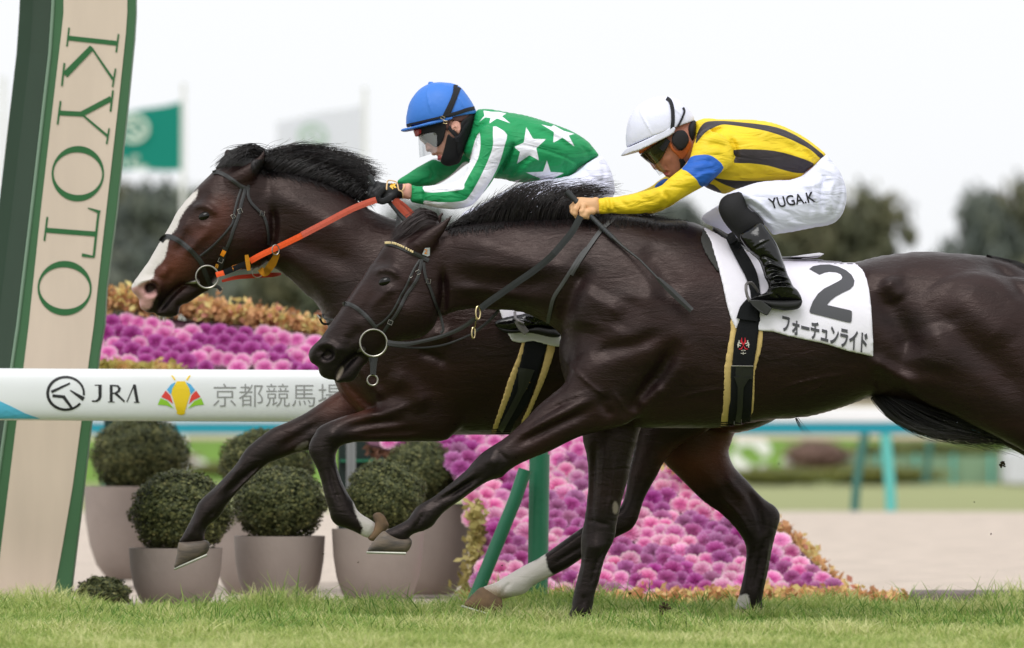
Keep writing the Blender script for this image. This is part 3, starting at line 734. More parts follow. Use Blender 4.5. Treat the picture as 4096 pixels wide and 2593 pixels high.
for a, b in spots:
    if 760 < a < 1030 and b < 1010: continue                   # wholly behind the horses
    if 1030 <= a < 1500 and b < 985: continue
    v = math.cos((b - .55 * a - 562) * 2 * math.pi / 150) + .7 * math.sin(a * .013 + b * .021)
    kind = 0 if v + random.uniform(-.75, .75) > .0 else 1
    cnt[kind] += 1; P0 = (protoP, protoM)[kind]; o = P0; late = sum(cnt) > 296
    if used[kind]: o = P0.copy(); C.objects.link(o)
    used[kind] = True
    Y = dy_(b, a); o.location = W(*pcoord(a, b), Y); s = .051 * random.uniform(.82, 1.2)
    o.scale = (s, s, s * 1.1); o.rotation_euler = (Matrix.Rotation(random.uniform(-.25, .25), 3, 'Z') @ Matrix.Rotation(math.radians(62 + random.uniform(-16, 16)), 3, 'X') @ Matrix.Rotation(random.uniform(-3, 3), 3, 'Z')).to_euler()
    if late: rest_.append((kind, o)); continue
    tag(o, ('pale pink ruffled ornamental cabbage in the flower bank', 'deep magenta ornamental cabbage in the flower bank')[kind], 'ornamental cabbage', ('pale pink cabbages in the flower bank', 'magenta cabbages in the flower bank')[kind])
bpy.context.view_layer.update(); RV, RQ, RM, RT = [], [], [], []; bse = 0
for kind, o in rest_:
    n_ = len(o.data.vertices); a_ = np.zeros(n_ * 3, np.float32); o.data.vertices.foreach_get('co', a_); M_ = np.array(Matrix.LocRotScale(o.location, o.rotation_euler, o.scale)); a_ = a_.reshape(-1, 3) @ M_[:3, :3].T + M_[:3, 3]
    q_ = np.zeros(len(o.data.polygons) * 4, np.int32); o.data.polygons.foreach_get('vertices', q_); t_ = np.zeros(n_, np.float32); o.data.attributes['tint'].data.foreach_get('value', t_)
    RV.append(a_); RQ.append(q_.reshape(-1, 4) + bse); RM.append(np.full(len(q_) // 4, kind)); RT.append(t_); bse += n_; bpy.data.objects.remove(o)
rs = np_mesh('cabbage_plants', np.vstack(RV), np.vstack(RQ), PINKH, None, True); rs.data.materials.append(MAGH); rs.data.polygons.foreach_set('material_index', np.concatenate(RM).astype(np.int32))
at_ = rs.data.attributes.new('tint', 'FLOAT', 'POINT'); at_.data.foreach_set('value', np.concatenate(RT)); tag(rs, kind='stuff')
def foliage(name, path, n, spread, lsize, stops, Yf, kind='stuff'):
    P = smooth_poly(path, 8, False); V = []; tt = []
    for i in range(n):
        a = rng.uniform(0, len(P) - 1); q = P[int(a)] + (P[min(int(a) + 1, len(P) - 1)] - P[int(a)]) * (a % 1); cl = np.sin(q[0] * .13) * np.sin(q[0] * .31 + 2)
        q = q + rng.normal(0, 1, 2) * np.array(spread) * (1 + .35 * cl); c = np.array(W(*pcoord(q[0], q[1]), Yf(q[1]) + rng.uniform(-.12, .10)))
        d = rng.normal(size=3); d /= np.linalg.norm(d); e = np.cross(d, rng.normal(size=3)); e /= np.linalg.norm(e); s = lsize * rng.uniform(.6, 1.4)
        V += [c - d * s, c + e * s * .6, c + d * s, c - e * s * .6]; tt += [np.clip(.5 + .3 * math.sin(q[0] * .07) + rng.normal(0, .25), 0, 1)] * 4
    o = np_mesh(name, np.array(V), np.arange(len(V)).reshape(-1, 4), tint_mat(name + '_leaf', stops), None, False)
    at = o.data.attributes.new('tint', 'FLOAT', 'POINT'); at.data.foreach_set('value', np.array(tt, np.float32)); return tag(o, kind=kind)
GOLDS = [(0, rgb(168, 120, 84)), (.3, rgb(222, 168, 122)), (.6, rgb(232, 200, 136)), (.85, rgb(216, 208, 136)), (1, rgb(206, 140, 120))]
foliage('golden_foliage', [(150, 700), (235, 702), (330, 708), (430, 716), (520, 735), (640, 752), (760, 778), (900, 815)], 5200, (9, 13), .021, GOLDS, lambda y: 7.0)
foliage('bronze_foliage', [(1105, 1412), (1300, 1412), (1500, 1408), (1700, 1400), (1850, 1398), (2000, 1405), (2120, 1412)], 4200, (12, 9), .020, GOLDS, lambda y: 4.0)
foliage('edge_foliage', [(1560, 1080), (1700, 1150), (1850, 1250), (1920, 1320), (1990, 1395)], 900, (8, 9), .02, GOLDS, lambda y: 5.2)
foliage('green_edge_foliage', [(1118, 1195), (1122, 1260), (1112, 1330), (1095, 1395)], 800, (10, 14), .02, [(0, rgb(120, 110, 60)), (.5, rgb(176, 166, 100)), (1, rgb(196, 180, 120))], lambda y: 4.6)
foliage('lower_edge_foliage', [(150, 858), (240, 860), (300, 862), (420, 868)], 700, (10, 6), .02, [(0, rgb(150, 140, 60)), (.5, rgb(200, 186, 110)), (1, rgb(214, 170, 110))], lambda y: 6.3)
foliage('brown_foliage', [(880, 1052), (960, 1050), (1060, 1075), (1100, 1140)], 700, (10, 12), .022, [(0, rgb(90, 70, 50)), (.5, rgb(170, 130, 110)), (1, rgb(200, 150, 130))], lambda y: 6.0)  # brown to dull pink leaves along the inner edge

# ---------------------------------------------------------------- far rail, statues, hedges, fence
TEAL = mat('teal_paint', rgb(0, 138, 156), .45, .4); PALET = mat('pale_teal_pipe', rgb(96, 186, 178), .45, .4); DGP = mat('dark_teal_pipe', rgb(58, 108, 98), .5, .4)
fr = empty('far_rail', W(3400, 2040, 48.5)); tag(fr, 'long white and teal rail on curved posts beyond the dirt track', 'rail')
Yf_ = 48.5
def longbox(parent, name, s0, s1, Y, m_, x0=-2500, x1=7000, d=.12):
    mb = MB(); a, b = W(x0, s1, Y), W(x1, s0, Y); mb.box((a.x, Y, a.z), (b.x, Y + d, b.z)); return mb.build(name, m_, parent, bevel=.02)
longbox(fr, 'white_rail', 1630, 1689, Yf_, RW); longbox(fr, 'teal_strip', 1690.5, 1737, Yf_ + .01, TEAL, d=.1)
for sx, dx, m_, w in ((3460, -42, DGP, 36), (3542, 22, PALET, 44), (460, -42, DGP, 36), (560, 22, PALET, 44)):
    mb = MB(); mb.tube([W(sx + dx * (1 - math.cos(t * 1.57)) if False else sx + dx * math.sin(t * 1.4), 1736 + t * 310, Yf_ + .05) for t in np.linspace(0, 1, 9)], w / 2 * (D0 + Yf_) / F, 14); mb.build('curved_post', m_, fr, smooth=True)
f3 = empty('second_far_rail', W(3700, 1930, 100)); f3.name = 'outer_rail'; tag(f3, 'beige rail just above and below the white and teal one', 'rail')
longbox(f3, 'beige_rail', 1606, 1628, 100, mat('beige_paint', rgb(206, 192, 172), .6)); longbox(f3, 'lower_beige_rail', 1738, 1757, 100, mat('pinkish_beige_paint', rgb(216, 196, 184), .6))
mb = MB(); mb.tube([W(3722, 1757, 100), W(3712, 1840, 100), W(3702, 1935, 100)], .07, 12); mb.build('curved_post', DGP, f3, smooth=True)
WST = mat('white_ornament', rgb(236, 236, 232), .6)
for lab, pts in (('blurred white curved ornament on the lawn beyond the far rail', TG([(1590, 10), (1620, -30), (1740, -20), (1830, 30), (1868, 95), (1852, 142), (1800, 142), (1750, 90), (1680, 62), (1600, 84)])),
                 ('blurred white rounded ornament under the curved one', TG([(1556, 130), (1602, 124), (1650, 186), (1712, 216), (1706, 262), (1640, 268), (1580, 250), (1552, 210)])), ('small blurred white ornament beside the ball', TG([(1770, 216), (1810, 204), (1846, 220), (1846, 262), (1800, 272), (1770, 256)])),
                 ('blurred white sloping canopy on the lawn at left, behind the topiary', [(742, 1803), (770, 1822), (820, 1846), (872, 1862), (868, 1886), (800, 1888), (756, 1874)])):
    mb = MB(); mb.outline(smooth_poly(pts, 3).tolist(), 116, 116.4); tag(mb.build('lawn_ornament', WST, None, bevel=.05), lab, 'ornament')
mb = MB(); c = W(*TG([(2010, 200)])[0], 116); mb.lathe([(.001 + .15 * math.sin(math.pi * i / 12), .15 - .15 * math.cos(math.pi * i / 12)) for i in range(13)], (c.x, c.y, c.z - .15), 24); tag(mb.build('lawn_ball', WST, None, smooth=True), 'blurred white ball on the lawn beyond the far rail', 'ornament')
HEDG = tint_mat('hedge_leaf', [(0, rgb(86, 92, 40)), (.5, rgb(130, 132, 62)), (1, rgb(172, 164, 84))], trans=.1); BRSH = tint_mat('brown_shrub_leaf', [(0, rgb(104, 80, 70)), (.5, rgb(150, 120, 108)), (1, rgb(176, 150, 136))], trans=.1); OLV = tint_mat('olive_leaf', [(0, rgb(84, 92, 50)), (.5, rgb(120, 126, 70)), (1, rgb(150, 150, 88))], trans=.1)
def shrub(px0, px1, py0, py1, Y, m_, lab, name='hedge'):
    k = (D0 + Y) / F * 4096 / 2407; o = leafball(name, 1, 2600, .12, m_, lumps=.12); o.location = W(*pcoord((px0 + px1) / 2, (py0 + py1) / 2), Y); o.scale = ((px1 - px0) / 2 * k * 1.05, .8, (py1 - py0) / 2 * k * 1.1); tag(o, lab, 'hedge' if name == 'hedge' else 'shrub')
shrub(1700, 1960, 1096, 1142, 106, HEDG, 'yellow-green low hedge beyond the dirt track at centre right'); shrub(1900, 2230, 1094, 1140, 108, HEDG, 'olive low hedge stretching behind the curved posts')
shrub(1840, 2000, 1034, 1112, 109, BRSH, 'brownish pink shrub behind the low hedge', 'shrub'); shrub(1980, 2380, 1036, 1084, 128, OLV, 'long olive hedge behind the pale green fence'); shrub(230, 460, 1040, 1130, 104, BRSH, 'brownish shrub showing beside the finishing post', 'shrub')
shrub(440, 620, 1085, 1120, 104, HEDG, 'yellowish low hedge between the left topiary balls')
fn = empty('mesh_fence', W(3600, 1940, 110)); tag(fn, 'pale green fence panels on the far side of the infield', 'fence')
k = (D0 + 110) / F
mb = MB(); mb.outline([(3350, 1822), (4300, 1822), (4300, 1938), (3350, 1938)], 110, 110.05); mb.build('fence_panel', mat('pale_green_mesh', rgb(122, 146, 118), .8, noise=.2, nscale=.8), fn)
for sx in range(3360, 4300, 150): mb = MB(); mb.outline([(sx, 1815), (sx + 9, 1815), (sx + 9, 1940), (sx, 1940)], 109.8, 109.95); mb.build('fence_post', PALET, fn)
wb = MB(); wb.outline([(4032, 1800), (4300, 1800), (4300, 1942), (4032, 1942)], 104, 106); tag(wb.build('small_kiosk', mat('pale_grey_wall', rgb(206, 206, 214), .7), None, bevel=.1), 'pale grey box-shaped kiosk at the far right edge', 'kiosk')

# ---------------------------------------------------------------- trees
TL_ = [tint_mat('far_tree_leaf_%s' % n_, s_, trans=.15) for n_, s_ in (('olive', [(0, rgb(62, 66, 48)), (.5, rgb(98, 100, 76)), (1, rgb(140, 134, 100))]), ('grey', [(0, rgb(66, 74, 72)), (.5, rgb(92, 100, 94)), (1, rgb(126, 130, 116))]), ('green', [(0, rgb(64, 76, 62)), (.5, rgb(92, 102, 82)), (1, rgb(126, 132, 102))]))]
BARK = mat('tree_bark', rgb(92, 84, 76), .9)
def crown(seed, m_):
    r = np.random.default_rng(seed); V = []; tt = []
    for k_ in range(80):
        h = r.uniform(.06, .93); rad = (.46 * math.sin(math.pi * min(1, h * .9 + .12)) ** .6); a = r.uniform(0, 6.28); q = r.uniform(.2, 1.25) * rad * (1 + .25 * math.sin(a * 3 + seed) + .15 * math.sin(h * 14 + seed))
        c = np.array([math.cos(a) * q, math.sin(a) * q, h]); cr = r.uniform(.04, .13) * (1.25 - .5 * q); n = 130; d = r.normal(size=(n, 3)); d /= np.linalg.norm(d, axis=1)[:, None]; P = c + d * cr * r.uniform(.5, 1.05, n)[:, None] * np.array([1.15, 1.15, .8])
        t1 = r.normal(size=(n, 3)); t1 /= np.linalg.norm(t1, axis=1)[:, None]; t2 = np.cross(t1, d); s = .020 * r.uniform(.6, 1.5, n)[:, None]
        V.append(np.stack([P - t1 * s, P + t2 * s, P + t1 * s, P - t2 * s], 1).reshape(-1, 3)); tt.append(np.repeat(np.clip(r.uniform(.1, .9) * .5 + .3 + .25 * d[:, 2] * 0 + r.normal(0, .15, n), 0, 1), 4))
    V = np.vstack(V); o = np_mesh('crown', V, np.arange(len(V)).reshape(-1, 4), m_, None, False); at = o.data.attributes.new('tint', 'FLOAT', 'POINT'); at.data.foreach_set('value', np.concatenate(tt).astype(np.float32)); return o
cr_ = [crown(11, TL_[0]), crown(12, TL_[1]), crown(13, TL_[2]), crown(14, TL_[0])]; cu_ = [False] * 4
mb = MB(); mb.tube([(0, 0, -.02), (.01, 0, .3), (-.01, .01, .6), (.0, .0, .8)], [.03, .022, .014, .004], 8)
for a in range(5): mb.tube([(0, 0, .25 + .08 * a), (.14 * math.cos(a * 2.4), .14 * math.sin(a * 2.4), .42 + .08 * a), (.25 * math.cos(a * 2.4), .25 * math.sin(a * 2.4), .52 + .08 * a)], [.012, .008, .003], 6)
trk = mb.build('trunk', BARK, None, smooth=True); tu_ = False
trees = [(120, 410, 330, 252, 2, 'grey tree behind the dark side of the finishing post'), (200, 400, 330, 250, 0, 'olive tree behind the finishing post, tallest at left'), (330, 425, 300, 235, 1, 'grey-green tree behind the teal flag'), (455, 436, 300, 255, 2, 'dark tree behind the blazed horse\'s forehead'), (590, 500, 330, 262, 1, 'grey-green tree behind the blazed horse\'s throat'), (720, 540, 300, 250, 0, 'olive tree low behind the blazed horse\'s neck'),
  (860, 520, 320, 240, 2, 'dark tree hidden largely behind the two horses\' necks'), (1010, 462, 300, 260, 1, 'grey-green tree showing under the green rider\'s arm'), (1180, 500, 300, 245, 3, 'olive tree behind the mane of the near horse'), (1340, 500, 320, 255, 2, 'dark tree behind the tan glove'), (1600, 462, 260, 250, 1, 'grey-green tree under the yellow rider\'s chest'),
  (1740, 500, 280, 240, 0, 'olive tree behind the near rider\'s knee'), (1880, 470, 260, 250, 3, 'olive tree behind the white breeches'), (2030, 448, 250, 245, 0, 'rounded olive tree behind the white number cloth'), (2320, 438, 200, 240, 1, 'grey-green tree right of the bright gap'), (2400, 430, 240, 256, 0, 'olive tree at the right edge of the picture'),
  (2200, 606, 180, 262, 2, 'low dark tree filling the gap above the near horse\'s rump'), (2560, 420, 300, 250, 3, 'olive tree just past the right edge')]
for px, top, wd, Y, ci, lab in trees:
    k = (D0 + Y) / F * 4096 / 2407; zt = W(*pcoord(px, top), Y).z; base = W(*pcoord(px, 1000), Y); t = empty('tree', (base.x, Y, 0)); tag(t, lab, 'tree', 'trees beyond the infield')
    o = cr_[ci]
    if cu_[ci]: o = cr_[ci].copy(); C.objects.link(o)
    cu_[ci] = True; q = trk
    if tu_: q = trk.copy(); C.objects.link(q)
    tu_ = True
    for x in (o, q): x.location = (base.x, Y, 0); x.scale = (wd * k * 1.45, wd * k * 1.45, zt * 1.0); x.rotation_euler = (0, 0, random.uniform(0, 6)); x.parent = t; x.matrix_parent_inverse = t.matrix_world.inverted()
ws = leafball('woodland_edge', 1, 34000, .034, TL_[1], lumps=.1); ws.location = (-14, 285, 3.0); ws.scale = (100, 6, 7.2); tag(ws, kind='stuff')

# ---------------------------------------------------------------- flags
def clothmat(name, c, tr):
    m_ = tint_mat(name, [(0, c), (1, c)], .85, .1, tr); return m_
FT = clothmat('teal_flag_cloth', rgb(34, 136, 122), .3); FW = clothmat('white_flag_cloth', rgb(240, 240, 255), .6); PW = mat('white_pole', rgb(226, 226, 226), .5)
FE = mat('flag_emblem_cream', rgb(206, 222, 210), .8); FG = mat('flag_emblem_grey', rgb(176, 196, 184), .8)
def flag(px, ptop, cloth, m_, em, lab, Y=80):
    k = (D0 + Y) / F * 4096 / 2407; t = empty('flagpole', (W(*pcoord(px, 1000), Y).x, Y, 0)); tag(t, lab, 'flagpole', 'flagpoles on the infield')
    mb = MB(); a = W(*pcoord(px, ptop), Y); mb.tube([(a.x, Y, 0), (a.x, Y, a.z)], [.05, .04], 12); mb.lathe([(.001, 0), (.06, .05), (.001, .1)], (a.x, Y, a.z), 12); mb.build('pole', PW, t, smooth=True)
    if cloth:
        (x0, x1, yt0, yt1, yb0, yb1) = cloth; V, Fc = [], []; nx, nz = 26, 10
        for j in range(nz + 1):
            for i in range(nx + 1):
                u, v = i / nx, j / nz; x = x0 + (x1 - x0) * u; y = (yt0 * (1 - u) + yt1 * u) * (1 - v) + (yb0 * (1 - u) + yb1 * u) * v
                V.append(W(*pcoord(x, y + 2 * math.sin(u * 9)), Y + .06 * math.sin(u * 8 + v) * u))
        for j in range(nz):
            for i in range(nx): Fc.append((j * (nx + 1) + i, j * (nx + 1) + i + 1, (j + 1) * (nx + 1) + i + 1, (j + 1) * (nx + 1) + i))
        py_mesh('flag_cloth', V, Fc, m_, t, True)
        if em:
            cx, cy, r, mm = em; qs = ring_quads(ell(cx, cy, r, r * .9), ell(cx, cy, r * .74, r * .66)) + [bar(cx - r * .7, cy - r * .1, cx + r * .2, cy - r * .5, r * .22), bar(cx - r * .3, cy + r * .05, cx + r * .3, cy + r * .6, r * .26), bar(cx, cy - r * .2, cx + r * .75, cy + r * .3, r * .2)]
            V, Fc = [], []
            for q in qs: b = len(V); V += [W(*pcoord(*p), Y - .08) for p in q]; Fc.append((b, b + 1, b + 2, b + 3))
            if mm is FE:
                for q in (bar(cx - 26, cy + 68, cx - 20, cy + 92, 10), bar(cx, cy + 66, cx, cy + 92, 9), bar(cx + 6, cy + 92, cx + 34, cy + 92, 9), bar(cx - 4, cy + 68, cx + 14, cy + 68, 8)): b = len(V); V += [W(*pcoord(*p), Y - .08) for p in q]; Fc.append((b, b + 1, b + 2, b + 3))
            py_mesh('flag_emblem', V, Fc, mm, t)
flag(431, 205, (428, 225, 238, 282, 400, 402), FT, (312, 302, 38, FE), 'white flagpole flying the teal flag beside the finishing post')
flag(857, 215, (855, 650, 246, 286, 368, 356), FW, (735, 320, 36, FG), 'white flagpole flying the white flag between the horse\'s mane and the blue cap')
flag(8, 190, None, None, None, 'bare white flagpole at the far left edge')
# flying turf
CLODM = mat('clod_soil', rgb(74, 60, 44), .95)
def clod(px, py, s, Y, lab):
    k = (D0 + Y) / F; c = W(*pcoord(px, py), Y); V, Fc = [], []
    for i in range(26):
        d = np.random.default_rng(i + int(px)).normal(size=3); d /= np.linalg.norm(d); e = np.cross(d, [0, 1, .3]); r = s * random.uniform(.3, 1); b = len(V)
        V += [c + Vector(d * r * .2), c + Vector(d * r) + Vector(e * r * .25), c + Vector(d * r * 1.1) - Vector(e * r * .2), c - Vector(e * r * .4)]; Fc += [(b, b + 1, b + 2), (b, b + 2, b + 3)]
    tag(py_mesh('turf_clod', V, Fc, CLODM, None), lab, 'turf clod')
clod(2358, 1093, .017, .4, 'small brown clod of turf in the air under the near horse\'s rump')
for i_, (a_, b_, s_) in enumerate(((900, 1205, .006), (915, 1222, .004), (842, 1322, .004), (1180, 1330, .005), (760, 1302, .004), (1480, 1395, .008), (1830, 1090, .004), (2290, 1180, .004), (2330, 1255, .005))): clod(a_, b_, s_, .3, 'tiny dark speck of turf in the air'); [o for o in C.objects if o.name.startswith('turf_clod')][-1]['group'] = 'tiny flying turf specks'
clod(1560, 1432, .03, 0, 'brown divot kicked up in the grass between the hooves')
# ================================================================ horses
LEATHER = mat('black_leather', rgb(38, 38, 38), 0.42, 0.5, bump=0.0006, bscale=300)
LEATHER2 = mat('grey_strap_leather', rgb(66, 66, 66), 0.5, 0.5, bump=0.0005, bscale=300)
WEB = mat('black_webbing', rgb(24, 25, 27), 0.9, 0.2, bump=0.0006, bscale=900)
STEEL = mat('steel', (0.36, 0.34, 0.30, 1), 0.32, 0.5, metal=1.0)
BRASS = mat('brass', (0.75, 0.6, 0.33, 1), 0.3, 0.5, metal=1.0)
YPAD = mat('pale_yellow_pad', rgb(214, 184, 120), 0.75, 0.3, noise=0.06, nscale=30)
EYE_M = mat('horse_eye', (0.004, 0.003, 0.002, 1), 0.13, 0.35)
ORANGE = mat('orange_rubber', rgb(204, 92, 70), 0.6, 0.4, bump=0.0015, bscale=500, noise=0.06, nscale=60)
ORANGE2 = mat('bright_orange_web', rgb(244, 92, 40), 0.6, 0.3, noise=0.08, nscale=120)
AMBER = mat('amber_tape', rgb(236, 142, 20), 0.5, 0.4)
OCHRE = mat('ochre_felt', rgb(176, 118, 24), 0.8, 0.2, noise=0.1, nscale=50)
REDWEB = mat('red_web', rgb(196, 62, 40), 0.7, 0.3)
CLOTH = mat('white_cloth', rgb(240, 236, 246), 0.85, 0.2, noise=0.015, nscale=14, bump=0.002, bscale=25)
INK = mat('dark_grey_ink', rgb(84, 84, 88), 0.7, 0.2)
BLACKPAD = mat('dark_grey_pad', rgb(62, 62, 60), 0.8, 0.3)
def coat(name, base, red, layers):
    return mat(name, base, 0.4, 0.32, stint=(1, .80, .74, 1), folds=(10, .003, .5), col2=red, nscale=3.2, bump=0.0012, bscale=150, layers=layers, aniso_scale=(0.6, 1, 2.2), rvar=(40, .24, .50))
HOOF = mat('hoof_horn', rgb(112, 98, 84), 0.55, 0.4, col2=rgb(66, 60, 56), nscale=14, bump=0.001, bscale=60, aniso_scale=(1, 1, 4))
HOOF2 = mat('muddy_hoof', rgb(134, 108, 84), 0.8, 0.2, col2=rgb(92, 78, 66), nscale=18, bump=0.002, bscale=60)
SHOE = mat('horseshoe_alloy', rgb(176, 176, 164), 0.45, 0.5, metal=0.5, noise=0.1, nscale=60)
HAIRM = mat('mane_hair', rgb(34, 27, 27), 0.42, 0.5, col2=rgb(22, 19, 20), nscale=30)
HAIRB = mat('brown_mane_hair', rgb(48, 34, 34), 0.45, 0.5)

# ---- the front horse (number 2), centred on y = 0
f = Fig(1190, 830, 4900, 2540, 0.0, 0.40, 0.0072)
torso = [(1725, 985), (1765, 935), (1830, 905), (1950, 890), (2050, 885), (2150, 882), (2250, 880), (2350, 868), (2440, 860), (2530, 862),
  (2595, 872), (2650, 884), (2745, 886), (2800, 900), (2870, 935), (2960, 985), (3050, 1022), (3140, 1036), (3242, 1036), (3342, 1047), (3417, 1049),
  (3467, 1038), (3517, 1026), (3592, 1015), (3692, 1007), (3792, 1012), (3892, 1019), (3952, 1026), (4030, 1046), (4110, 1080), (4200, 1140), (4290, 1240),
  (4350, 1360), (4370, 1500), (4340, 1640), (4280, 1760), (4180, 1810), (4096, 1800), (3990, 1752), (3860, 1690), (3720, 1635), (3600, 1598), (3503, 1584),
  (3442, 1603), (3392, 1622), (3317, 1646), (3242, 1665), (3172, 1673), (3092, 1678), (2997, 1692), (2900, 1708), (2800, 1712), (2700, 1712), (2600, 1712),
  (2500, 1702), (2420, 1670), (2350, 1630), (2295, 1580), (2262, 1525), (2242, 1450), (2236, 1390), (2243, 1345), (2225, 1322), (2190, 1295), (2140, 1270),
  (2090, 1251), (2025, 1242), (1970, 1239), (1900, 1237), (1850, 1240), (1800, 1252), (1770, 1262), (1740, 1200), (1715, 1100)]
f.layer(torso, 0, [(1800, 1080, .36), (2000, 1080, .42), (2300, 1200, .50), (2600, 1350, .53), (3100, 1400, .55), (3700, 1350, .54), (4200, 1500, .46)], 0.02)
f.layer(TB([(850, 215), (775, 262), (735, 318), (690, 385), (640, 450), (600, 520), (545, 600), (500, 665), (455, 728), (415, 790), (370, 855), (320, 928),
  (270, 1000), (225, 1050), (187, 1088), (168, 1128), (172, 1170), (195, 1207), (232, 1227), (248, 1252), (253, 1285), (278, 1316), (320, 1335), (362, 1338),
  (395, 1322), (440, 1262), (500, 1190), (572, 1150), (640, 1170), (700, 1150), (760, 1110), (820, 1065), (880, 1035), (960, 1020), (1040, 1005), (1110, 970), (1165, 915), (1200, 850),
  (1228, 780), (1245, 690), (1260, 560), (1290, 400), (1330, 240), (1260, 150), (1180, 120), (1080, 130), (950, 165)]), 0,
  [(1240, 1400, .50), (1300, 1380, .48), (1430, 1200, .46), (1560, 1130, .47), (1650, 1250, .40), (1720, 1020, .44)], 0.03)
f.layer(TB([(382, 1342), (400, 1366), (450, 1362), (505, 1356), (545, 1330), (575, 1280), (610, 1228), (660, 1180), (640, 1130), (560, 1130), (500, 1185), (440, 1258), (396, 1318)]), 0, .62, 0.006)
f.chain([(*TB([(572, 1120)])[0], 0, .012), (*TB([(500, 1185)])[0], 0, .014), (*TB([(440, 1255)])[0], 0, .014), (*TB([(400, 1325)])[0], 0, .012)], .01)
# ears
f.layer(TB([(1318, 18), (1268, 48), (1200, 92), (1130, 130), (1060, 180), (995, 245), (1010, 300), (1080, 320), (1150, 290), (1205, 225), (1250, 165), (1290, 92)]), -0.075, .42, 0.02)
f.layer(TB([(1250, -10), (1190, 40), (1130, 90), (1070, 150), (1060, 240), (1120, 260), (1170, 190), (1215, 120)]), 0.075, .42, 0.02)
# near foreleg, stretched forward
f.layer([(2262, 1530), (2215, 1572), (2150, 1625), (2100, 1680), (2025, 1748), (1960, 1790), (1925, 1815), (1895, 1845), (1868, 1877), (1825, 1915), (1775, 1955),
  (1725, 1993), (1670, 2025), (1648, 2052), (1625, 2082), (1570, 2110), (1535, 2127), (1530, 2150), (1575, 2168), (1625, 2168), (1640, 2147), (1660, 2134), (1695, 2124), (1730, 2105), (1750, 2078), (1780, 2042), (1840, 2003), (1890, 1966),
  (1930, 1937), (1965, 1921), (2008, 1909), (2028, 1890), (2065, 1864), (2125, 1835), (2200, 1805), (2275, 1767), (2335, 1742), (2420, 1722), (2520, 1690), (2620, 1600),
  (2600, 1480), (2500, 1380), (2380, 1380), (2300, 1440)], -0.17, [(2500, 1550, .5), (2200, 1720, .52), (1950, 1850, .62), (1700, 2050, .62)], 0.05, y0pts=[(2500, 1550, -.155), (2100, 1750, -.19), (1600, 2100, -.16)])
# far foreleg, planted
f.layer([(2330, 1640), (2330, 1750), (2347, 1825), (2352, 1900), (2350, 1975), (2342, 2050), (2334, 2100), (2325, 2150), (2324, 2200), (2324, 2250), (2310, 2310), (2293, 2380),
  (2283, 2440), (2262, 2465), (2250, 2478), (2290, 2492), (2345, 2488), (2365, 2462), (2371, 2425), (2382, 2365), (2395, 2325), (2410, 2260), (2423, 2215), (2449, 2175), (2461, 2140), (2468, 2090), (2477, 2050),
  (2491, 1990), (2510, 1925), (2525, 1850), (2537, 1800), (2555, 1740), (2580, 1600), (2450, 1550)], 0.15, [(2440, 1700, .5), (2400, 2000, .5), (2330, 2350, .62)], 0.05)
# thighs and hind legs (the legs stand outside the frame)
f.layer([(3660, 1200), (3620, 1380), (3600, 1520), (3680, 1600), (3800, 1655), (3900, 1705), (4000, 1752), (4096, 1805), (4180, 1880), (4260, 1960), (4330, 2010), (4440, 2060), (4560, 2150),
  (4640, 2230), (4690, 2290), (4740, 2270), (4700, 2190), (4620, 2080), (4540, 1990), (4500, 1920), (4480, 1840), (4430, 1700), (4400, 1500), (4340, 1300), (4200, 1150), (3950, 1090), (3780, 1110)], -0.16,
  [(3900, 1350, .42), (4200, 1700, .42), (4500, 2000, .5)], 0.06)
f.layer([(3900, 1300), (3700, 1560), (3850, 1690), (4000, 1770), (4150, 1850), (4300, 1890), (4430, 1960), (4530, 2040), (4600, 2150), (4620, 2300), (4680, 2300), (4660, 2130), (4610, 1990), (4540, 1920), (4470, 1830), (4430, 1650), (4350, 1400)], 0.16, .42, 0.05)
S = lambda p, a, b: f.stroke(p, a, b * 1.35)
# head modelling
S(TB([(1010, 800)]), 62, .012); S(TB([(1240, 470), (1252, 620), (1240, 760), (1200, 880)]), 11, -.016); S(TB([(870, 600), (760, 680), (640, 770)]), 13, .005)
S(TB([(700, 500), (740, 468), (790, 458), (850, 480), (900, 530)]), 10, .009); S(TB([(735, 618), (790, 632), (850, 610)]), 8, .003); S(TB([(770, 395)]), 22, -.009); S(TB([(700, 660), (640, 760), (560, 860)]), 16, -.004)
S(TB([(300, 1115), (330, 1135), (350, 1110)]), 13, -.034); S(TB([(235, 1150), (215, 1100), (260, 1058), (330, 1052), (385, 1085), (392, 1130), (350, 1185), (290, 1205)]), 9, .009)
S(TB([(572, 1108), (500, 1172), (440, 1240), (392, 1318)]), 6, -.016); S(TB([(600, 930), (520, 1010), (440, 1080)]), 16, -.005); S(TB([(470, 1000), (430, 1130)]), 16, .005)
S(TB([(600, 560), (540, 660), (470, 760)]), 12, .004); S(TB([(1000, 560), (960, 660), (900, 740)]), 20, -.004)
# neck
S(TB([(1330, 690), (1600, 720), (1850, 790), (2030, 880), (2150, 960)]), 26, -.014); S(TB([(1330, 270), (1500, 260), (1750, 330), (2050, 420), (2350, 480)]), 30, .008)
S(TB([(1300, 480), (1500, 560), (1800, 590), (2150, 560)]), 34, -.010); S(TB([(1350, 380), (1700, 440), (2100, 500)]), 22, .006); S(TB([(1300, 600), (1600, 640), (1900, 690)]), 18, .006)
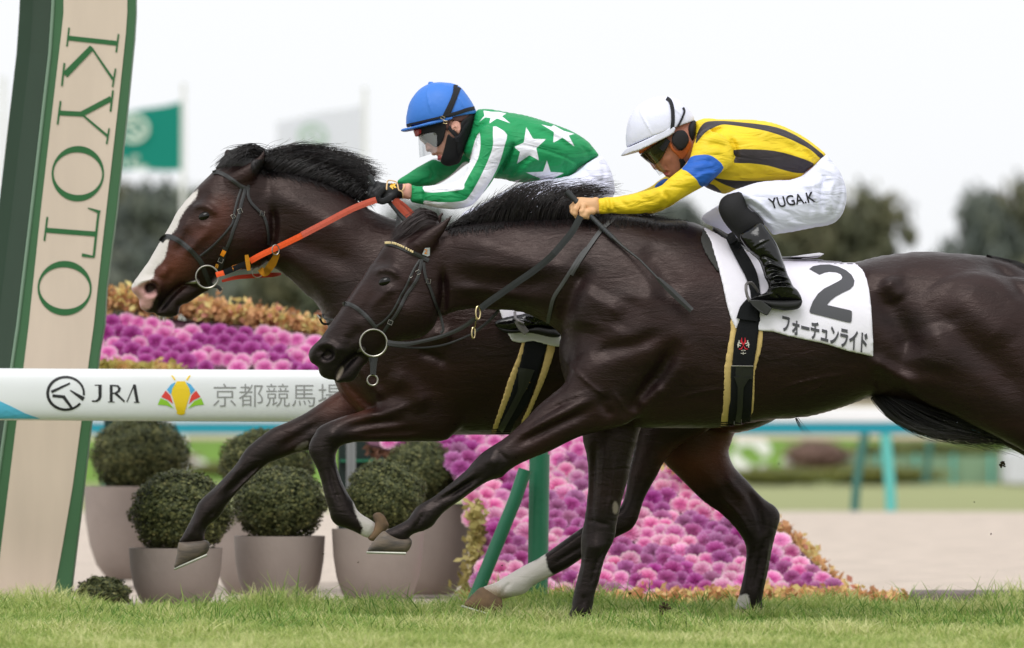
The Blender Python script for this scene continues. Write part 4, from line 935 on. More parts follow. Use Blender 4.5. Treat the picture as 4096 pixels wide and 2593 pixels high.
# shoulder and forearm
S(TE([(420, -60), (330, 60), (262, 200), (215, 340), (205, 460)]), 24, -.017); S(TE([(480, 120), (380, 300), (330, 460)]), 60, .014); S(TE([(400, 700)]), 80, .015)
S(TE([(760, 560)]), 100, .018); S(TE([(420, 670), (560, 610), (800, 560), (980, 470)]), 20, -.010); S(TE([(760, 180), (700, 320), (620, 460)]), 30, -.008)
S(TE([(1120, 540), (1040, 660), (950, 800), (840, 950), (740, 1080), (670, 1170)]), 26, -.022); S(TE([(1000, 880), (880, 990), (780, 1070)]), 22, .012)
S(TE([(480, 960), (330, 1040), (150, 1130), (0, 1200), (-150, 1280)]), 16, .009); S(TE([(420, 1080), (200, 1180), (-50, 1300), (-200, 1390)]), 12, -.010)
S(TE([(250, 1000), (60, 1110), (-120, 1240)]), 9, -.007); S(TE([(560, 960), (520, 1040), (600, 1150)]), 14, -.008)
S(TD([(1300, 560), (1380, 620)]), 16, .006); S(TD([(1220, 720), (1000, 850), (820, 960)]), 7, -.006); S(TD([(1200, 690), (960, 850)]), 7, .004)
# barrel, flank, quarters
for a in range(7): S(TE([(1250 + 40 * a, 620 + 20 * a), (1190 + 60 * a, 900), (1210 + 70 * a, 1120)]), 14, .0025)
S(TF([(1290, 330), (1330, 440), (1390, 520)]), 26, .012); S(TF([(1240, 420), (1330, 620), (1440, 800), (1500, 980)]), 40, -.020); S(TF([(1130, 960), (1260, 1050), (1400, 1130), (1540, 1210)]), 20, .016)
S(TF([(1300, 1130), (1200, 1200)]), 26, -.010); S(TF([(1600, 520), (1850, 800), (2150, 1050), (2400, 1350)]), 40, -.012); S(TF([(1800, 400), (2000, 620), (2250, 850)]), 60, .012)
S(TF([(2050, 150), (2200, 280), (2350, 450), (2408, 560)]), 22, -.014); S(TF([(1500, 1240), (1700, 1290), (1850, 1400), (2000, 1540)]), 22, -.008)
S(TG([(470, 0), (450, 400), (430, 800)]), 10, -.006); S(TG([(560, 0), (530, 400), (520, 700)]), 10, .005); S(TG([(480, 880)]), 24, .008)
for a_, b_ in (([(1990, 1895), (1900, 1945), (1800, 2020), (1740, 2080)], .006), ([(1960, 1880), (1880, 1930), (1780, 2000)], -.004), ([(1930, 1850), (1840, 1930), (1740, 2000)], .003), ([(1700, 2040), (1680, 2085), (1650, 2120)], -.005), ([(2450, 2180), (2405, 2260), (2385, 2350)], .006), ([(2430, 2180), (2385, 2260), (2365, 2360)], -.005), ([(2360, 2150), (2345, 2240), (2330, 2340)], .003),
   ([(2340, 2380), (2330, 2440)], -.005), ([(1985, 1800), (2040, 1850)], -.004), ([(2340, 2080), (2440, 2100)], -.004), ([(2380, 1800), (2375, 1950), (2365, 2060)], -.005), ([(2460, 1820), (2450, 1960), (2430, 2080)], .005)): S(a_, 5, b_)
for ln in ([(2230, 1400), (2290, 1480), (2380, 1560), (2440, 1600)], [(2440, 1560), (2500, 1640), (2560, 1660)], [(2060, 1720), (2150, 1670), (2260, 1600), (2380, 1560)], [(2700, 1600), (2800, 1570), (2900, 1560)], [(3100, 1560), (3250, 1520), (3380, 1500)], [(3180, 1590), (3250, 1560), (3300, 1520)]): S(ln, 4, .0035)
S([(2400, 1280), (2500, 1220), (2650, 1180)], 40, .008); S([(2560, 1000), (2640, 1080), (2700, 1200)], 34, -.008); S([(2700, 1300), (2740, 1420), (2700, 1540)], 30, .006); S(TF([(1100, 260), (1250, 300), (1400, 380)]), 40, .008); S(TF([(1650, 700), (1700, 900), (1650, 1100)]), 60, .012)
ang = f.w2(TB([(1240, 620)]), 0)
FR_COAT = coat('dark_brown_coat', rgb(21, 14, 14), rgb(42, 26, 25),
   [('pink', rgb(96, 36, 44), .012, .004), ('black', rgb(23, 20, 21), .05, .03), ('pale', rgb(146, 134, 122), .004, .006)])
horse1 = empty('racehorse', (0, 0, 0))
tag(horse1, 'near-black galloping racehorse wearing a white saddle cloth with a big grey 2', 'horse')
def near(fn): return fn
pk = f.sd(TB([(262, 1100), (300, 1075), (350, 1085), (362, 1120), (330, 1160), (285, 1160)]))
bk = [f.sd(p) for p in (TB([(742, 560), (760, 515), (800, 505), (840, 530), (842, 570), (800, 600), (760, 595)]), TB([(120, 1050), (260, 960), (420, 980), (700, 1060), (640, 1220), (600, 1420), (120, 1420)]),
      [(1460, 2230), (1400, 2100), (1800, 1800), (1960, 1750), (2080, 1900), (1800, 2150), (1650, 2260)], [(2200, 2600), (2280, 2100), (2500, 2080), (2480, 2600)])]
pl = [f.sd(p) for p in (TG([(620, 512), (605, 560), (612, 605), (635, 615), (652, 570), (640, 525)]), TB([(440, 1232), (412, 1270), (392, 1320), (398, 1345), (420, 1320), (445, 1270)]))]
body1 = f.mesh('body', FR_COAT, horse1, attrs={
    'pink': lambda V: np.where(V[:, 1] < 0, pk(V), -1), 'black': lambda V: np.maximum.reduce([b(V) for b in bk]), 'pale': lambda V: np.maximum.reduce([b(V) for b in pl])}, relax=1)
bv1 = bvh_of(body1)

def hoof(parent, pts, shoe, dy, Y, hm, hw=0.055, shp=None):
    g = Fig(min(p[0] for p in pts) - 20, min(p[1] for p in pts) - 20, max(p[0] for p in pts) + 20, max(p[1] for p in pts) + 20, Y + dy, 0.08, 0.004)
    g.layer(pts, 0, .8, sub=2, flat=hw)
    o = g.mesh('hoof', hm, parent)
    if shoe:
        (a, b) = shoe; mb = MB(); P = []
        for i in range(13):
            q = math.pi * (i / 12) ; u = 0.5 - 0.5 * math.cos(q * 1.0)
            t = abs(1 - 2 * i / 12); x = a[0] + (b[0] - a[0]) * (t ** 1.6); z = a[1] + (b[1] - a[1]) * (t ** 1.6)
            P.append(W(x, z, Y + dy + 0.05 * math.sin((i / 12 - 0.5) * 2 * 1.45)))
        mb.tube(P, 0.005, 8); mb.build('horseshoe', SHOE, o, smooth=True)
    return o
hoof(horse1, [(1535, 2124), (1515, 2140), (1496, 2162), (1478, 2186), (1470, 2208), (1500, 2212), (1560, 2212), (1622, 2212), (1642, 2190), (1648, 2170), (1640, 2152), (1600, 2150), (1560, 2132)], ((1470, 2210), (1624, 2214)), -0.16, 0, HOOF)
hoof(horse1, [(2262, 2462), (2238, 2480), (2215, 2496), (2208, 2508), (2260, 2512), (2320, 2512), (2350, 2505), (2352, 2484), (2310, 2478)], ((2208, 2512), (2340, 2513)), 0.15, 0, HOOF)

def tubering(mb, sx, sy, r_px, Y, dy, rr, tilt=0.0, squash=1.0, n=28):
    k = (D0 + Y + dy) / F; c = W(sx, sy, Y + dy)
    mb.tube([(c.x + r_px * k * squash * math.cos(t), c.y + tilt * r_px * k * math.cos(t), c.z + r_px * k * math.sin(t)) for t in np.linspace(0, 2 * math.pi, n, endpoint=False)], rr, 8, closed=True)
def yat(bv, sx, sy, Y, d=0.0):
    p = hit(bv, sx, sy, Y); return (p.y - Y) if p is not None else d
def eyeball(parent, sx, sy, Y, bv, r=0.025):
    for sg in (1, -1):
        p = hit(bv, sx, sy, Y); c = Vector((p.x, p.y + 0.0105, p.z))
        if sg < 0: c.y = 2 * Y - c.y
        mb = MB(); mb.lathe([(r * math.sin(math.pi * i / 12) + 1e-5, -r * 0.78 * math.cos(math.pi * i / 12)) for i in range(13)], (0, 0, 0), 24)
        o = mb.build('eye', EYE_M, None, smooth=True); o.location = c; o.rotation_euler = (0, -.35, 0); o.scale = (1.15, .8, 1.0); o.parent = parent; o.matrix_parent_inverse = parent.matrix_world.inverted()
eyeball(horse1, 1150 + 392, 850 + 277, 0, bv1)
# bridle of the front horse
def bridle(parent, Y, bv, straps, rings, buckles, name='bridle', col=LEATHER):
    mb = MB()
    for pts, w in straps: strap(bv, pts, w, Y, th=0.0045, lift=0.002, mb=mb)
    o = mb.build(name, col, parent)
    for (sx, sy, r, rr, d, sq) in rings: m2 = MB(); tubering(m2, sx, sy, r, Y, d, rr, 0.1, sq); m2.build('bit_ring', STEEL, o, smooth=True)
    for (sx, sy, w, h, a) in buckles:
        m3 = MB()
        d = yat(bv, sx, sy, Y) - 0.009; k = (D0 + Y) / F; c = W(sx, sy, Y + d); ca, sa = math.cos(a), math.sin(a)
        m3.tube([(c.x + (x * ca - z * sa) * k, c.y, c.z + (x * sa + z * ca) * k) for x, z in ((-w, -h), (w, -h), (w, h), (-w, h))], 0.0016, 6, closed=True)
        m3.build('buckle', STEEL, o, smooth=True)
    return o
bits1 = [(TB([(780, 248), (830, 252), (900, 275), (980, 312), (1060, 348), (1105, 372), (1130, 385)]), 16),
  (TB([(1075, 375), (1062, 440), (1040, 520), (1000, 590), (950, 660), (900, 760), (860, 830), (820, 880), (780, 940), (762, 970)]), 13),
  (TB([(1060, 378), (1020, 440), (985, 510), (950, 590), (910, 660), (890, 700), (860, 760), (820, 820), (760, 880), (705, 915)]), 9),
  (TB([(1090, 400), (1095, 460), (1110, 530), (1140, 600), (1165, 670), (1190, 740), (1215, 800), (1235, 870), (1245, 940), (1225, 965)]), 11),
  (TB([(440, 735), (470, 728), (520, 745), (580, 785), (640, 840), (690, 900), (710, 925)]), 16)]
br1 = bridle(horse1, 0, bv1, bits1, [(1150 + 344, 850 + 522, 54, .0042, yat(bv1, 1494, 1372, 0) - .024, 1.0), (1490, 1521, 21, .0035, -.03, 1.0)],
  [TB([(1045, 480)])[0] + (8, 8, .5), TB([(988, 505)])[0] + (7, 7, .5), TB([(1128, 552)])[0] + (8, 9, -.2), TB([(822, 880)])[0] + (9, 8, -.4), TB([(698, 1170)])[0] + (11, 7, 0)])
mb = MB()
strap(bv1, TB([(700, 1160), (690, 1220), (684, 1295)]), 24, 0, free=-.035, mb=mb); strap(bv1, TB([(660, 1160), (672, 1230), (676, 1300)]), 12, 0, free=-.02, mb=mb)
mb.build('bit_strap', LEATHER, horse1)
mb = MB(); p = W(1440, 1400, yat(bv1, 1440, 1400, 0)); p2 = W(1452, 1399, yat(bv1, 1452, 1399, 0) - .016)
mb.tube([W(1425, 1407, -.02), W(1440, 1400, yat(bv1, 1440, 1400, 0) - .004), W(1456, 1396, yat(bv1, 1456, 1396, 0) - .014)], [0.006, 0.008, 0.009], 10); mb.build('bit_mouthpiece', STEEL, horse1, smooth=True)
# brass clincher on the browband
mb = MB()
for t in np.linspace(0, 1, 15):
    a = np.array(smooth_poly(TB([(785, 240), (850, 243), (920, 270), (1000, 312)]), 20, False)); q = a[int(t * (len(a) - 1))]; q2 = a[min(int(t * (len(a) - 1)) + 1, len(a) - 1)]
    p = W(q[0], q[1] + 2, np.interp(t, [0, .35, 1], [yat(bv1, *TB([(800, 262)])[0], 0) - .006, yat(bv1, *TB([(870, 262)])[0], 0) - .010, yat(bv1, *TB([(1000, 320)])[0], 0) - .012])); mb.box((p.x - .0035, p.y - .004, p.z - .0045), (p.x + .0035, p.y, p.z + .0045))
mb.build('brass_clincher', BRASS, br1, bevel=.001)
Pq, Fq = poly_faces([TB([(1100, 285), (1140, 282), (1138, 345), (1120, 352), (1078, 335)])])
tg = decal('number_tag', Pq, Fq, bv1, 0, mat('pale_grey_tag', rgb(200, 202, 208), 0.5), br1, lift=.012)
P_, F_ = text_faces('2', .02)
decal('tag_number', place_text(P_, TB([(1094, 330), (1118, 336), (1096, 292), (1122, 296)])), F_, bv1, 0, mat('orange_ink', rgb(240, 150, 60), .6), br1, lift=.014)
# reins
def rein(parent, name, m_, Y, pts, wid, dys, th=.004, flat=True, step=8):
    mb = MB(); strap(None, pts, wid, Y, th=th, free=dys, mb=mb, step=step); return mb.build(name, m_, parent)
reins1 = rein(horse1, 'reins', LEATHER, 0, TB([(800, 1040), (850, 1050), (960, 1052), (1080, 1030), (1250, 985), (1400, 920), (1500, 850)]), [22, 20, 14, 16, 18], [-.1, -.12, -.15, -.2])
RUB = mat('black_rubber_grip', rgb(44, 46, 46), 0.75, 0.3)
mb = MB(); strap(None, TB([(1545, 770), (1600, 725), (1700, 655), (1850, 550), (1980, 460), (2100, 360), (2200, 250), (2280, 150), (2345, 30)]), 27, 0, th=.005, free=[-.2, -.24, -.27, -.24], mb=mb, step=3)
grip = mb.build('rubber_grip', RUB, reins1)
mb = MB(); strap(None, TB([(800, 1062), (950, 1080), (1100, 1082), (1250, 1060), (1380, 1015), (1480, 970)]), 8, 0, th=.004, free=[-.06, .02, .06, .08], mb=mb)
strap(None, TB([(1480, 970), (1560, 910), (1630, 850), (1690, 780)]), 12, 0, th=.005, free=.1, mb=mb); mb.build('far_rein', LEATHER, reins1)
mb = MB(); tubering(mb, 1150 + 762, 850 + 402, 26, 0, -.2, .003, .2, .35); tubering(mb, 1150 + 744, 850 + 482, 22, 0, -.0, .003, .2, .3)
mb.tube([W(1905, 1275, -.19), W(1899, 1312, -.02)], .0028, 8); mb.build('martingale_ring', BRASS, reins1, smooth=True)
# breastplate / neck strap
mb = MB(); strap(bv1, TB([(2395, 285), (2340, 350), (2270, 460), (2200, 570), (2130, 680), (2100, 790), (2080, 890)]), 15, 0, lift=.003, mb=mb)
strap(bv1, TI([(475, 1045), (420, 1090), (360, 1150), (280, 1260), (200, 1380), (130, 1500)]), 16, 0, lift=.003, mb=mb); mb.build('neck_strap', LEATHER2, horse1)
# girth, pads
def body_patch(fig, name, pts, lift, m_, parent, sub=2, side=None, attrs=None, crease=None):
    d = poly_sdf(fig.X2, fig.Z2, np.array(fig.w2(smooth_poly(pts, sub) if sub > 1 else pts, fig.Y - .2)))
    i = np.where((d > -0.03).any(1))[0]; j = np.where((d > -0.03).any(0))[0]
    i0, i1, j0, j1 = i[0], i[-1] + 1, j[0], j[-1] + 1
    G = fig.field()[i0:i1, :, j0:j1] * 1.3 + lift
    G = np.minimum(G, d[i0:i1, None, j0:j1])
    inner = -(fig.field()[i0:i1, :, j0:j1] * 1.3 - 0.006)
    G = np.minimum(G, np.maximum(inner, -0.02))
    if side is not None: G = np.minimum(G, -(fig.ys[None, :, None] - fig.Y - side))
    sv = fig.xs, fig.zs, fig.X2, fig.Z2
    fig2 = object.__new__(Fig); fig2.__dict__.update(fig.__dict__); fig2.xs, fig2.zs = fig.xs[i0:i1], fig.zs[j0:j1]
    return fig2.mesh(name, m_, parent, G=np.ascontiguousarray(G), attrs=attrs, relax=1)
f.disp *= 0  # cloth lies over the muscles
girth1 = empty('saddle_girth', W(2970, 1500, 0)); girth1.parent = horse1; girth1.matrix_parent_inverse = horse1.matrix_world.inverted()
body_patch(f, 'girth_band', [(2962, 1225), (2946, 1310), (2935, 1350), (2930, 1400), (2925, 1465), (2921, 1500), (2920, 1600), (2914, 1740), (2998, 1740), (3008, 1600), (3012, 1465), (3022, 1400), (3030, 1330), (3038, 1225)], .018, WEB, girth1)
body_patch(f, 'girth_pad', [(2919, 1270), (2918, 1325), (2905, 1400), (2894, 1470), (2888, 1560), (2888, 1650), (2882, 1700), (2862, 1730), (2900, 1745), (2918, 1700), (2926, 1600), (2926, 1500), (2936, 1400), (2950, 1290)], .008, YPAD, girth1)
body_patch(f, 'girth_pad', [(3030, 1320), (3049, 1322), (3046, 1380), (3031, 1440), (3017, 1500), (3020, 1580), (3015, 1650), (2998, 1700), (2980, 1730), (2975, 1700), (2995, 1600), (3000, 1500), (3010, 1400)], .008, YPAD, girth1)
bvg = bvh_of(body1, *[o for o in girth1.children])
mb = MB(); strap(bvg, TF([(152, 1035), (150, 1090), (148, 1130)]), 88, 0, lift=.002, mb=mb, th=.004); strap(bvg, TF([(150, 1120), (142, 1200), (138, 1300), (132, 1400), (118, 1480)]), [66, 24, 22, 22, 22], 0, lift=.002, mb=mb, th=.005); mb.build('girth_buckle_guard', LEATHER, girth1)
mb = MB(); strap(bvg, TF([(66, 1029), (242, 1031)]), 4, 0, lift=.008, mb=mb, th=.003); mb.build('girth_buckle_bar', STEEL, girth1)
mb = MB()
k = D0 / F
c = W(*TF([(118, 1478)])[0], yat(bvg, *TF([(118, 1470)])[0], 0) - .012)
mb.tube([(c.x - .014, c.y, c.z - .01), (c.x + .014, c.y, c.z - .01), (c.x + .014, c.y, c.z + .01), (c.x - .014, c.y, c.z + .01)], .002, 6, closed=True); mb.build('buckle', STEEL, girth1, smooth=True)
# embroidered emblem (red and white mask strokes)
def strokes2d(lines, w):
    out = []
    for ln in lines:
        P = smooth_poly(ln, 5, False) if len(ln) > 2 else np.array(ln, float); n = len(P); L, R = [], []
        for i in range(n):
            t = P[min(i + 1, n - 1)] - P[max(i - 1, 0)]; t = t / (np.hypot(*t) + 1e-9); nn = np.array([-t[1], t[0]]); ww = w * (0.35 + 0.65 * math.sin(math.pi * (0.12 + 0.76 * i / max(1, n - 1))))
            L.append(P[i] + nn * ww / 2); R.append(P[i] - nn * ww / 2)
        for i in range(n - 1): out.append([tuple(L[i]), tuple(L[i + 1]), tuple(R[i + 1]), tuple(R[i])])
    return out
def quads(polys):
    P, Fc = [], []
    for q in polys: b = len(P); P += q; Fc.append(tuple(range(b, b + len(q))))
    return P, Fc
def mir(ln, c): return [(2 * c - u, v) for u, v in ln]
EMR = [[(150, 802), (150, 830), (160, 852), (163, 870)], [(142, 822), (148, 842), (158, 856)], [(126, 893), (145, 890), (158, 872)], [(150, 880), (150, 895)]]
EMW = [[(128, 822), (132, 845), (150, 850)], [(116, 855), (122, 872), (118, 880)], [(122, 838), (124, 858), (142, 868)], [(145, 906), (162, 902)], [(142, 926), (162, 930)], [(162, 915), (162, 938)]]
red = mat('red_thread', rgb(200, 30, 50), .7); wht = mat('white_thread', rgb(214, 208, 198), .7)
Pq, Fq = quads(strokes2d([TF(l) for l in EMR] + [TF(mir(l, 163)) for l in EMR], 4.2)); decal('girth_emblem', Pq, Fq, bvg, 0, red, girth1, lift=.002, seg=30)
Pq, Fq = quads(strokes2d([TF(l) for l in EMW] + [TF(mir(l, 163)) for l in EMW[:5]], 3.8)); decal('girth_emblem', Pq, Fq, bvg, 0, wht, girth1, lift=.0025, seg=30)
# saddle cloth
cl_pts = [(2815, 905), (2842, 962), (2858, 1020), (2874, 1080), (2889, 1145), (2904, 1222), (2918, 1272), (2939, 1320), (2960, 1290), (3000, 1300), (3032, 1326), (3092, 1330), (3142, 1345), (3217, 1361), (3292, 1376),
  (3342, 1391), (3392, 1407), (3442, 1417), (3490, 1428), (3488, 1350), (3484, 1275), (3479, 1190), (3470, 1125), (3456, 1080), (3437, 1057), (3417, 1030), (3200, 1000), (3000, 960), (2880, 880)]
cloth1 = body_patch(f, 'saddle_cloth', cl_pts, .016, CLOTH, horse1, sub=1)
bvc = bvh_of(body1, cloth1)
P2 = [(690, 252), (720, 230), (780, 218), (850, 216), (920, 232), (985, 262), (1030, 300), (1052, 345), (1045, 385), (1015, 415), (960, 440), (905, 470), (860, 505), (832, 540), (900, 556), (1015, 582), (1030, 590), (1032, 610), (1029, 668), (1018, 682), (1000, 680),
  (700, 605), (692, 590), (700, 560), (720, 510), (760, 450), (810, 408), (870, 378), (920, 352), (948, 335), (955, 315), (940, 292), (905, 278), (850, 274), (810, 282), (772, 298)]
Pq, Fq = poly_faces([TF(P2)]); decal('cloth_number', Pq, Fq, bvc, 0, INK, cloth1, lift=.0035)
P_, F_ = text_faces('フォーチュンライド', .035)
decal('cloth_lettering', place_text(P_, TF([(474, 752), (1150, 935), (474, 612), (1160, 765)])), F_, bvc, 0, INK, cloth1, lift=.0035, seg=14)
# dark pad edge and saddle
body_patch(f, 'saddle_pad', [(2808, 932), (2826, 900), (2845, 950), (2862, 1020), (2878, 1096), (2852, 1064), (2822, 1014), (2806, 970)], .012, BLACKPAD, horse1)
sd = Fig(2780, 860, 3330, 1320, 0, .36, .006)
sd.layer([(2850, 905), (2900, 930), (2960, 975), (3040, 1020), (3140, 1026), (3220, 1022), (3290, 1012), (3296, 1020), (3288, 1030), (3230, 1036), (3150, 1045), (3080, 1070), (3000, 1050), (2930, 1000), (2860, 940)], 0, 2.2, sub=2, flat=.13)
sd.mesh('saddle', LEATHER, horse1)
Pq, Fq = poly_faces([[(3168, 1028), (3230, 1019), (3278, 1012), (3296, 1016), (3284, 1022), (3230, 1027)]])
mb = MB(); mb.outline([(3165, 1027), (3230, 1017), (3278, 1011), (3298, 1016), (3284, 1022), (3230, 1027)], -.135, .135); mb.build('saddle_cantle', CLOTH, horse1, bevel=.004)
# near stirrup leather and iron
mb = MB()
strap(bvc, [(2915, 935), (2945, 990), (2980, 1050), (3005, 1100), (3020, 1160), (3022, 1200)], [36, 44, 50, 48, 40, 36], 0, lift=.012, mb=mb, th=.006, step=14)
strap(bvc, [(3012, 1200), (2995, 1240), (2988, 1280)], [40, 74, 88], 0, lift=.008, mb=mb, th=.006)
mb.build('stirrup_leather', WEB, horse1)
STIR = mat('grey_stirrup_iron', rgb(112, 108, 108), 0.4, 0.5, metal=0.3)
TREAD = mat('stirrup_tread', rgb(58, 58, 58), 0.7, 0.4)
def stirrup(parent, q, Y, dy):
    mb = MB(); P = [(W(a, b, Y + dy + c)) for a, b, c in q]; 
    P = [Vector(p) for p in P]; S_ = []
    for i in range(len(P) - 1):
        for t in (0, .33, .66): S_.append(P[i].lerp(P[i + 1], t))
    S_.append(P[-1]); mb.tube(S_, .006, 8); mb.build('stirrup_iron', STIR, parent, smooth=True)
stirrup(horse1, [(3000, 1205, 0), (2989, 1185, 0), (2984, 1160, .0), (2984, 1140, .01), (2991, 1132, .02), (3004, 1131, .035), (3012, 1137, .045), (3025, 1155, .06), (3038, 1180, .08)], 0, -.36)
mb = MB(); mb.add([W(2992, 1200, -.37), W(3042, 1201, -.37), W(3088, 1234, -.35), W(3068, 1264, -.35), W(3040, 1250, -.36), W(3010, 1222, -.37),
  W(2998, 1200, -.27), W(3046, 1201, -.27), W(3090, 1232, -.27), W(3070, 1262, -.27), W(3042, 1248, -.27), W(3014, 1220, -.27)],
  [(0, 1, 2, 3, 4, 5), (6, 11, 10, 9, 8, 7)] + [(i, (i + 1) % 6 + 0, (i + 1) % 6 + 6, i + 6) for i in range(6)])
mb.build('stirrup_tread', TREAD, horse1, bevel=.004)
# hair
hairs('mane', [TH(g) for g in ([(560, 1240), (640, 1190), (730, 1160), (800, 1170)], [(700, 1200), (780, 1130), (870, 1090), (960, 1090)], [(800, 1210), (880, 1080), (980, 1010), (1120, 960)],
  [(950, 1200), (1010, 1050), (1110, 930), (1260, 870)], [(1080, 1190), (1120, 1040), (1200, 920), (1420, 860)], [(1200, 1190), (1240, 1060), (1320, 950), (1520, 900)], [(1350, 1190), (1380, 1060), (1450, 960), (1700, 930), (1900, 880)],
  [(1480, 1190), (1500, 1080), (1560, 1000), (1700, 960), (1880, 950)], [(1600, 1200), (1640, 1100), (1720, 1080), (1820, 1090)], [(1800, 1180), (1880, 1110), (1980, 1120), (2100, 1150)], [(1980, 1190), (2080, 1130), (2200, 1150), (2300, 1170)], [(2150, 1190), (2250, 1160), (2350, 1170), (2450, 1190)])],
  1900, 0, HAIRM, horse1, r=.0015, yspread=.024, jit=10, wave=7, lenv=(.45, 1.0))
hairs('flyaway_hair', [TH(g) for g in ([(700, 1180), (840, 1060), (960, 1030)], [(900, 1120), (1080, 930), (1280, 850)], [(1100, 1080), (1250, 900), (1500, 850)], [(1250, 1080), (1450, 920), (1800, 870)], [(1400, 1080), (1600, 930), (1960, 890)], [(1560, 1090), (1720, 1020), (1900, 1000)])], 260, 0, HAIRB, horse1, r=.0009, yspread=.03, jit=12, wave=10, lenv=(.7, 1.1))
hairs('mane_roots', [TH(g) for g in ([(600, 1200), (590, 1235), (600, 1262)], [(900, 1170), (880, 1215), (890, 1245)], [(1200, 1110), (1180, 1160), (1190, 1190)], [(1500, 1120), (1490, 1160), (1500, 1185)], [(1800, 1130), (1790, 1170), (1800, 1195)], [(2200, 1150), (2190, 1190), (2195, 1210)], [(2500, 1170), (2480, 1200), (2490, 1215)])],
  1500, 0, HAIRM, horse1, r=.0017, yspread=.004, jit=8, bv=bv1, lift=.004, wave=2)
hairs('forelock', [TB(g) for g in ([(1200, 60), (1120, 40), (1000, 110), (900, 180), (845, 218)], [(1190, 30), (1100, 0), (990, 60), (900, 140), (850, 215)], [(1180, 10), (1080, -20), (1000, 40), (910, 120), (860, 205)], [(1190, 90), (1120, 90), (1040, 150), (960, 200), (900, 215)])],
  520, 0, HAIRB, horse1, r=.0017, yspread=.022, jit=7, wave=5, lenv=(.75, 1.05))
g = Fig(1560, 800, 1800, 1000, 0, .1, .005); g.layer(TB([(850, 222), (890, 160), (960, 80), (1040, 15), (1110, -8), (1170, 5), (1200, 50), (1230, 110), (1150, 170), (1000, 210), (900, 235)]), 0, .5, sub=2, grow=-.004); g.mesh('forelock_mass', HAIRB, horse1)
hairs('tail', [[(3948, 1026), (4030, 1044), (4110, 1072), (4220, 1150), (4360, 1240)], [(3955, 1032), (4040, 1062), (4120, 1110), (4230, 1230), (4400, 1420)], [(3962, 1038), (4040, 1082), (4110, 1150), (4220, 1330), (4380, 1560)]], 620, 0, HAIRM, horse1, r=.0017, yspread=.02, jit=6)
hairs('tail_end', [[(3490, 1592), (3545, 1655), (3620, 1702), (3720, 1730), (3850, 1740)], [(3510, 1588), (3580, 1662), (3690, 1718), (3830, 1748), (3980, 1764)],
   [(3540, 1585), (3650, 1660), (3760, 1706), (3900, 1740), (4060, 1780)], [(3600, 1585), (3740, 1640), (3880, 1690), (4060, 1750), (4180, 1800)]], 900, 0, HAIRM, horse1, r=.0014, yspread=.05, jit=11, y0=.02, wave=12)
hairs('tail_wisps', [[(3560, 1650), (3640, 1700), (3760, 1736), (3900, 1762)], [(3640, 1700), (3760, 1742), (3900, 1756), (4040, 1790)], [(3700, 1720), (3840, 1750), (3990, 1775), (4090, 1800)]], 150, 0, HAIRB, horse1, r=.0009, yspread=.05, jit=12, y0=.0, wave=14, lenv=(.7, 1.15))
hairs('belly_hair', [[(3190, 1674), (3205, 1700), (3245, 1752)], [(3180, 1674), (3190, 1700), (3215, 1735)]], 9, 0, HAIRM, horse1, r=.0012, yspread=.01, jit=5)

# ---- the far horse (white blaze), centred on y = 0.9
Y2 = 0.9
f2 = Fig(500, 590, 3400, 2480, Y2, 0.38, 0.0072)
f2.layer([(1030, 720), (1100, 690), (1200, 700), (1300, 735), (1400, 785), (1475, 835), (1560, 872), (1700, 905), (1850, 925), (2000, 945), (2200, 960), (2400, 985), (2600, 1020), (2800, 1060), (2960, 1080), (3100, 1110), (3200, 1180),
  (3260, 1300), (3260, 1450), (3200, 1600), (3080, 1690), (2960, 1730), (2880, 1725), (2750, 1680), (2640, 1660), (2550, 1690), (2400, 1720), (2200, 1735), (2025, 1739), (1950, 1740), (1815, 1740), (1700, 1745), (1600, 1730), (1500, 1700), (1430, 1650), (1385, 1605), (1358, 1570),
  (1340, 1530), (1328, 1480), (1320, 1400), (1315, 1320), (1290, 1258), (1260, 1210), (1225, 1180), (1190, 1145), (1150, 1110), (1110, 1080), (1085, 1062), (1060, 980), (1020, 850)], 0,
  [(1150, 850, .36), (1400, 1050, .42), (1600, 1300, .52), (2100, 1400, .55), (3000, 1400, .52)], 0.02)
f2.layer(TA([(830, 252), (790, 290), (740, 338), (690, 385), (650, 430), (600, 490), (550, 550), (510, 605), (478, 670), (440, 740), (402, 800), (365, 860), (330, 920), (290, 990), (245, 1052), (200, 1115), (167, 1160), (150, 1202), (160, 1238),
  (190, 1268), (214, 1300), (213, 1335), (228, 1370), (270, 1395), (320, 1405), (345, 1400), (372, 1375), (420, 1300), (480, 1240), (560, 1185), (620, 1190), (690, 1210), (760, 1205), (800, 1170), (850, 1120), (920, 1085), (1000, 1065), (1080, 1055), (1160, 1040), (1230, 1000), (1270, 920), (1290, 820),
  (1300, 700), (1290, 560), (1260, 400), (1200, 250), (1100, 215), (960, 215)]), 0, [(540, 1180, .5), (700, 1050, .47), (820, 870, .46), (960, 980, .38), (1000, 720, .42)], 0.03)
f2.layer(TA([(345, 1408), (362, 1426), (420, 1438), (490, 1436), (522, 1418), (538, 1380), (545, 1345), (600, 1328), (660, 1290), (720, 1250), (780, 1215), (720, 1160), (580, 1172), (500, 1225), (430, 1300), (380, 1370)]), 0, .6, 0.006)
f2.chain([(*TA([(560, 1180)])[0], 0, .012), (*TA([(500, 1238)])[0], 0, .015), (*TA([(430, 1310)])[0], 0, .015), (*TA([(372, 1385)])[0], 0, .014)], .01)
f2.layer(TA([(1212, 96), (1180, 138), (1100, 198), (1010, 252), (945, 300), (930, 360), (990, 390), (1070, 375), (1140, 320), (1190, 245), (1216, 180), (1222, 130)]), -.07, .42, .02)
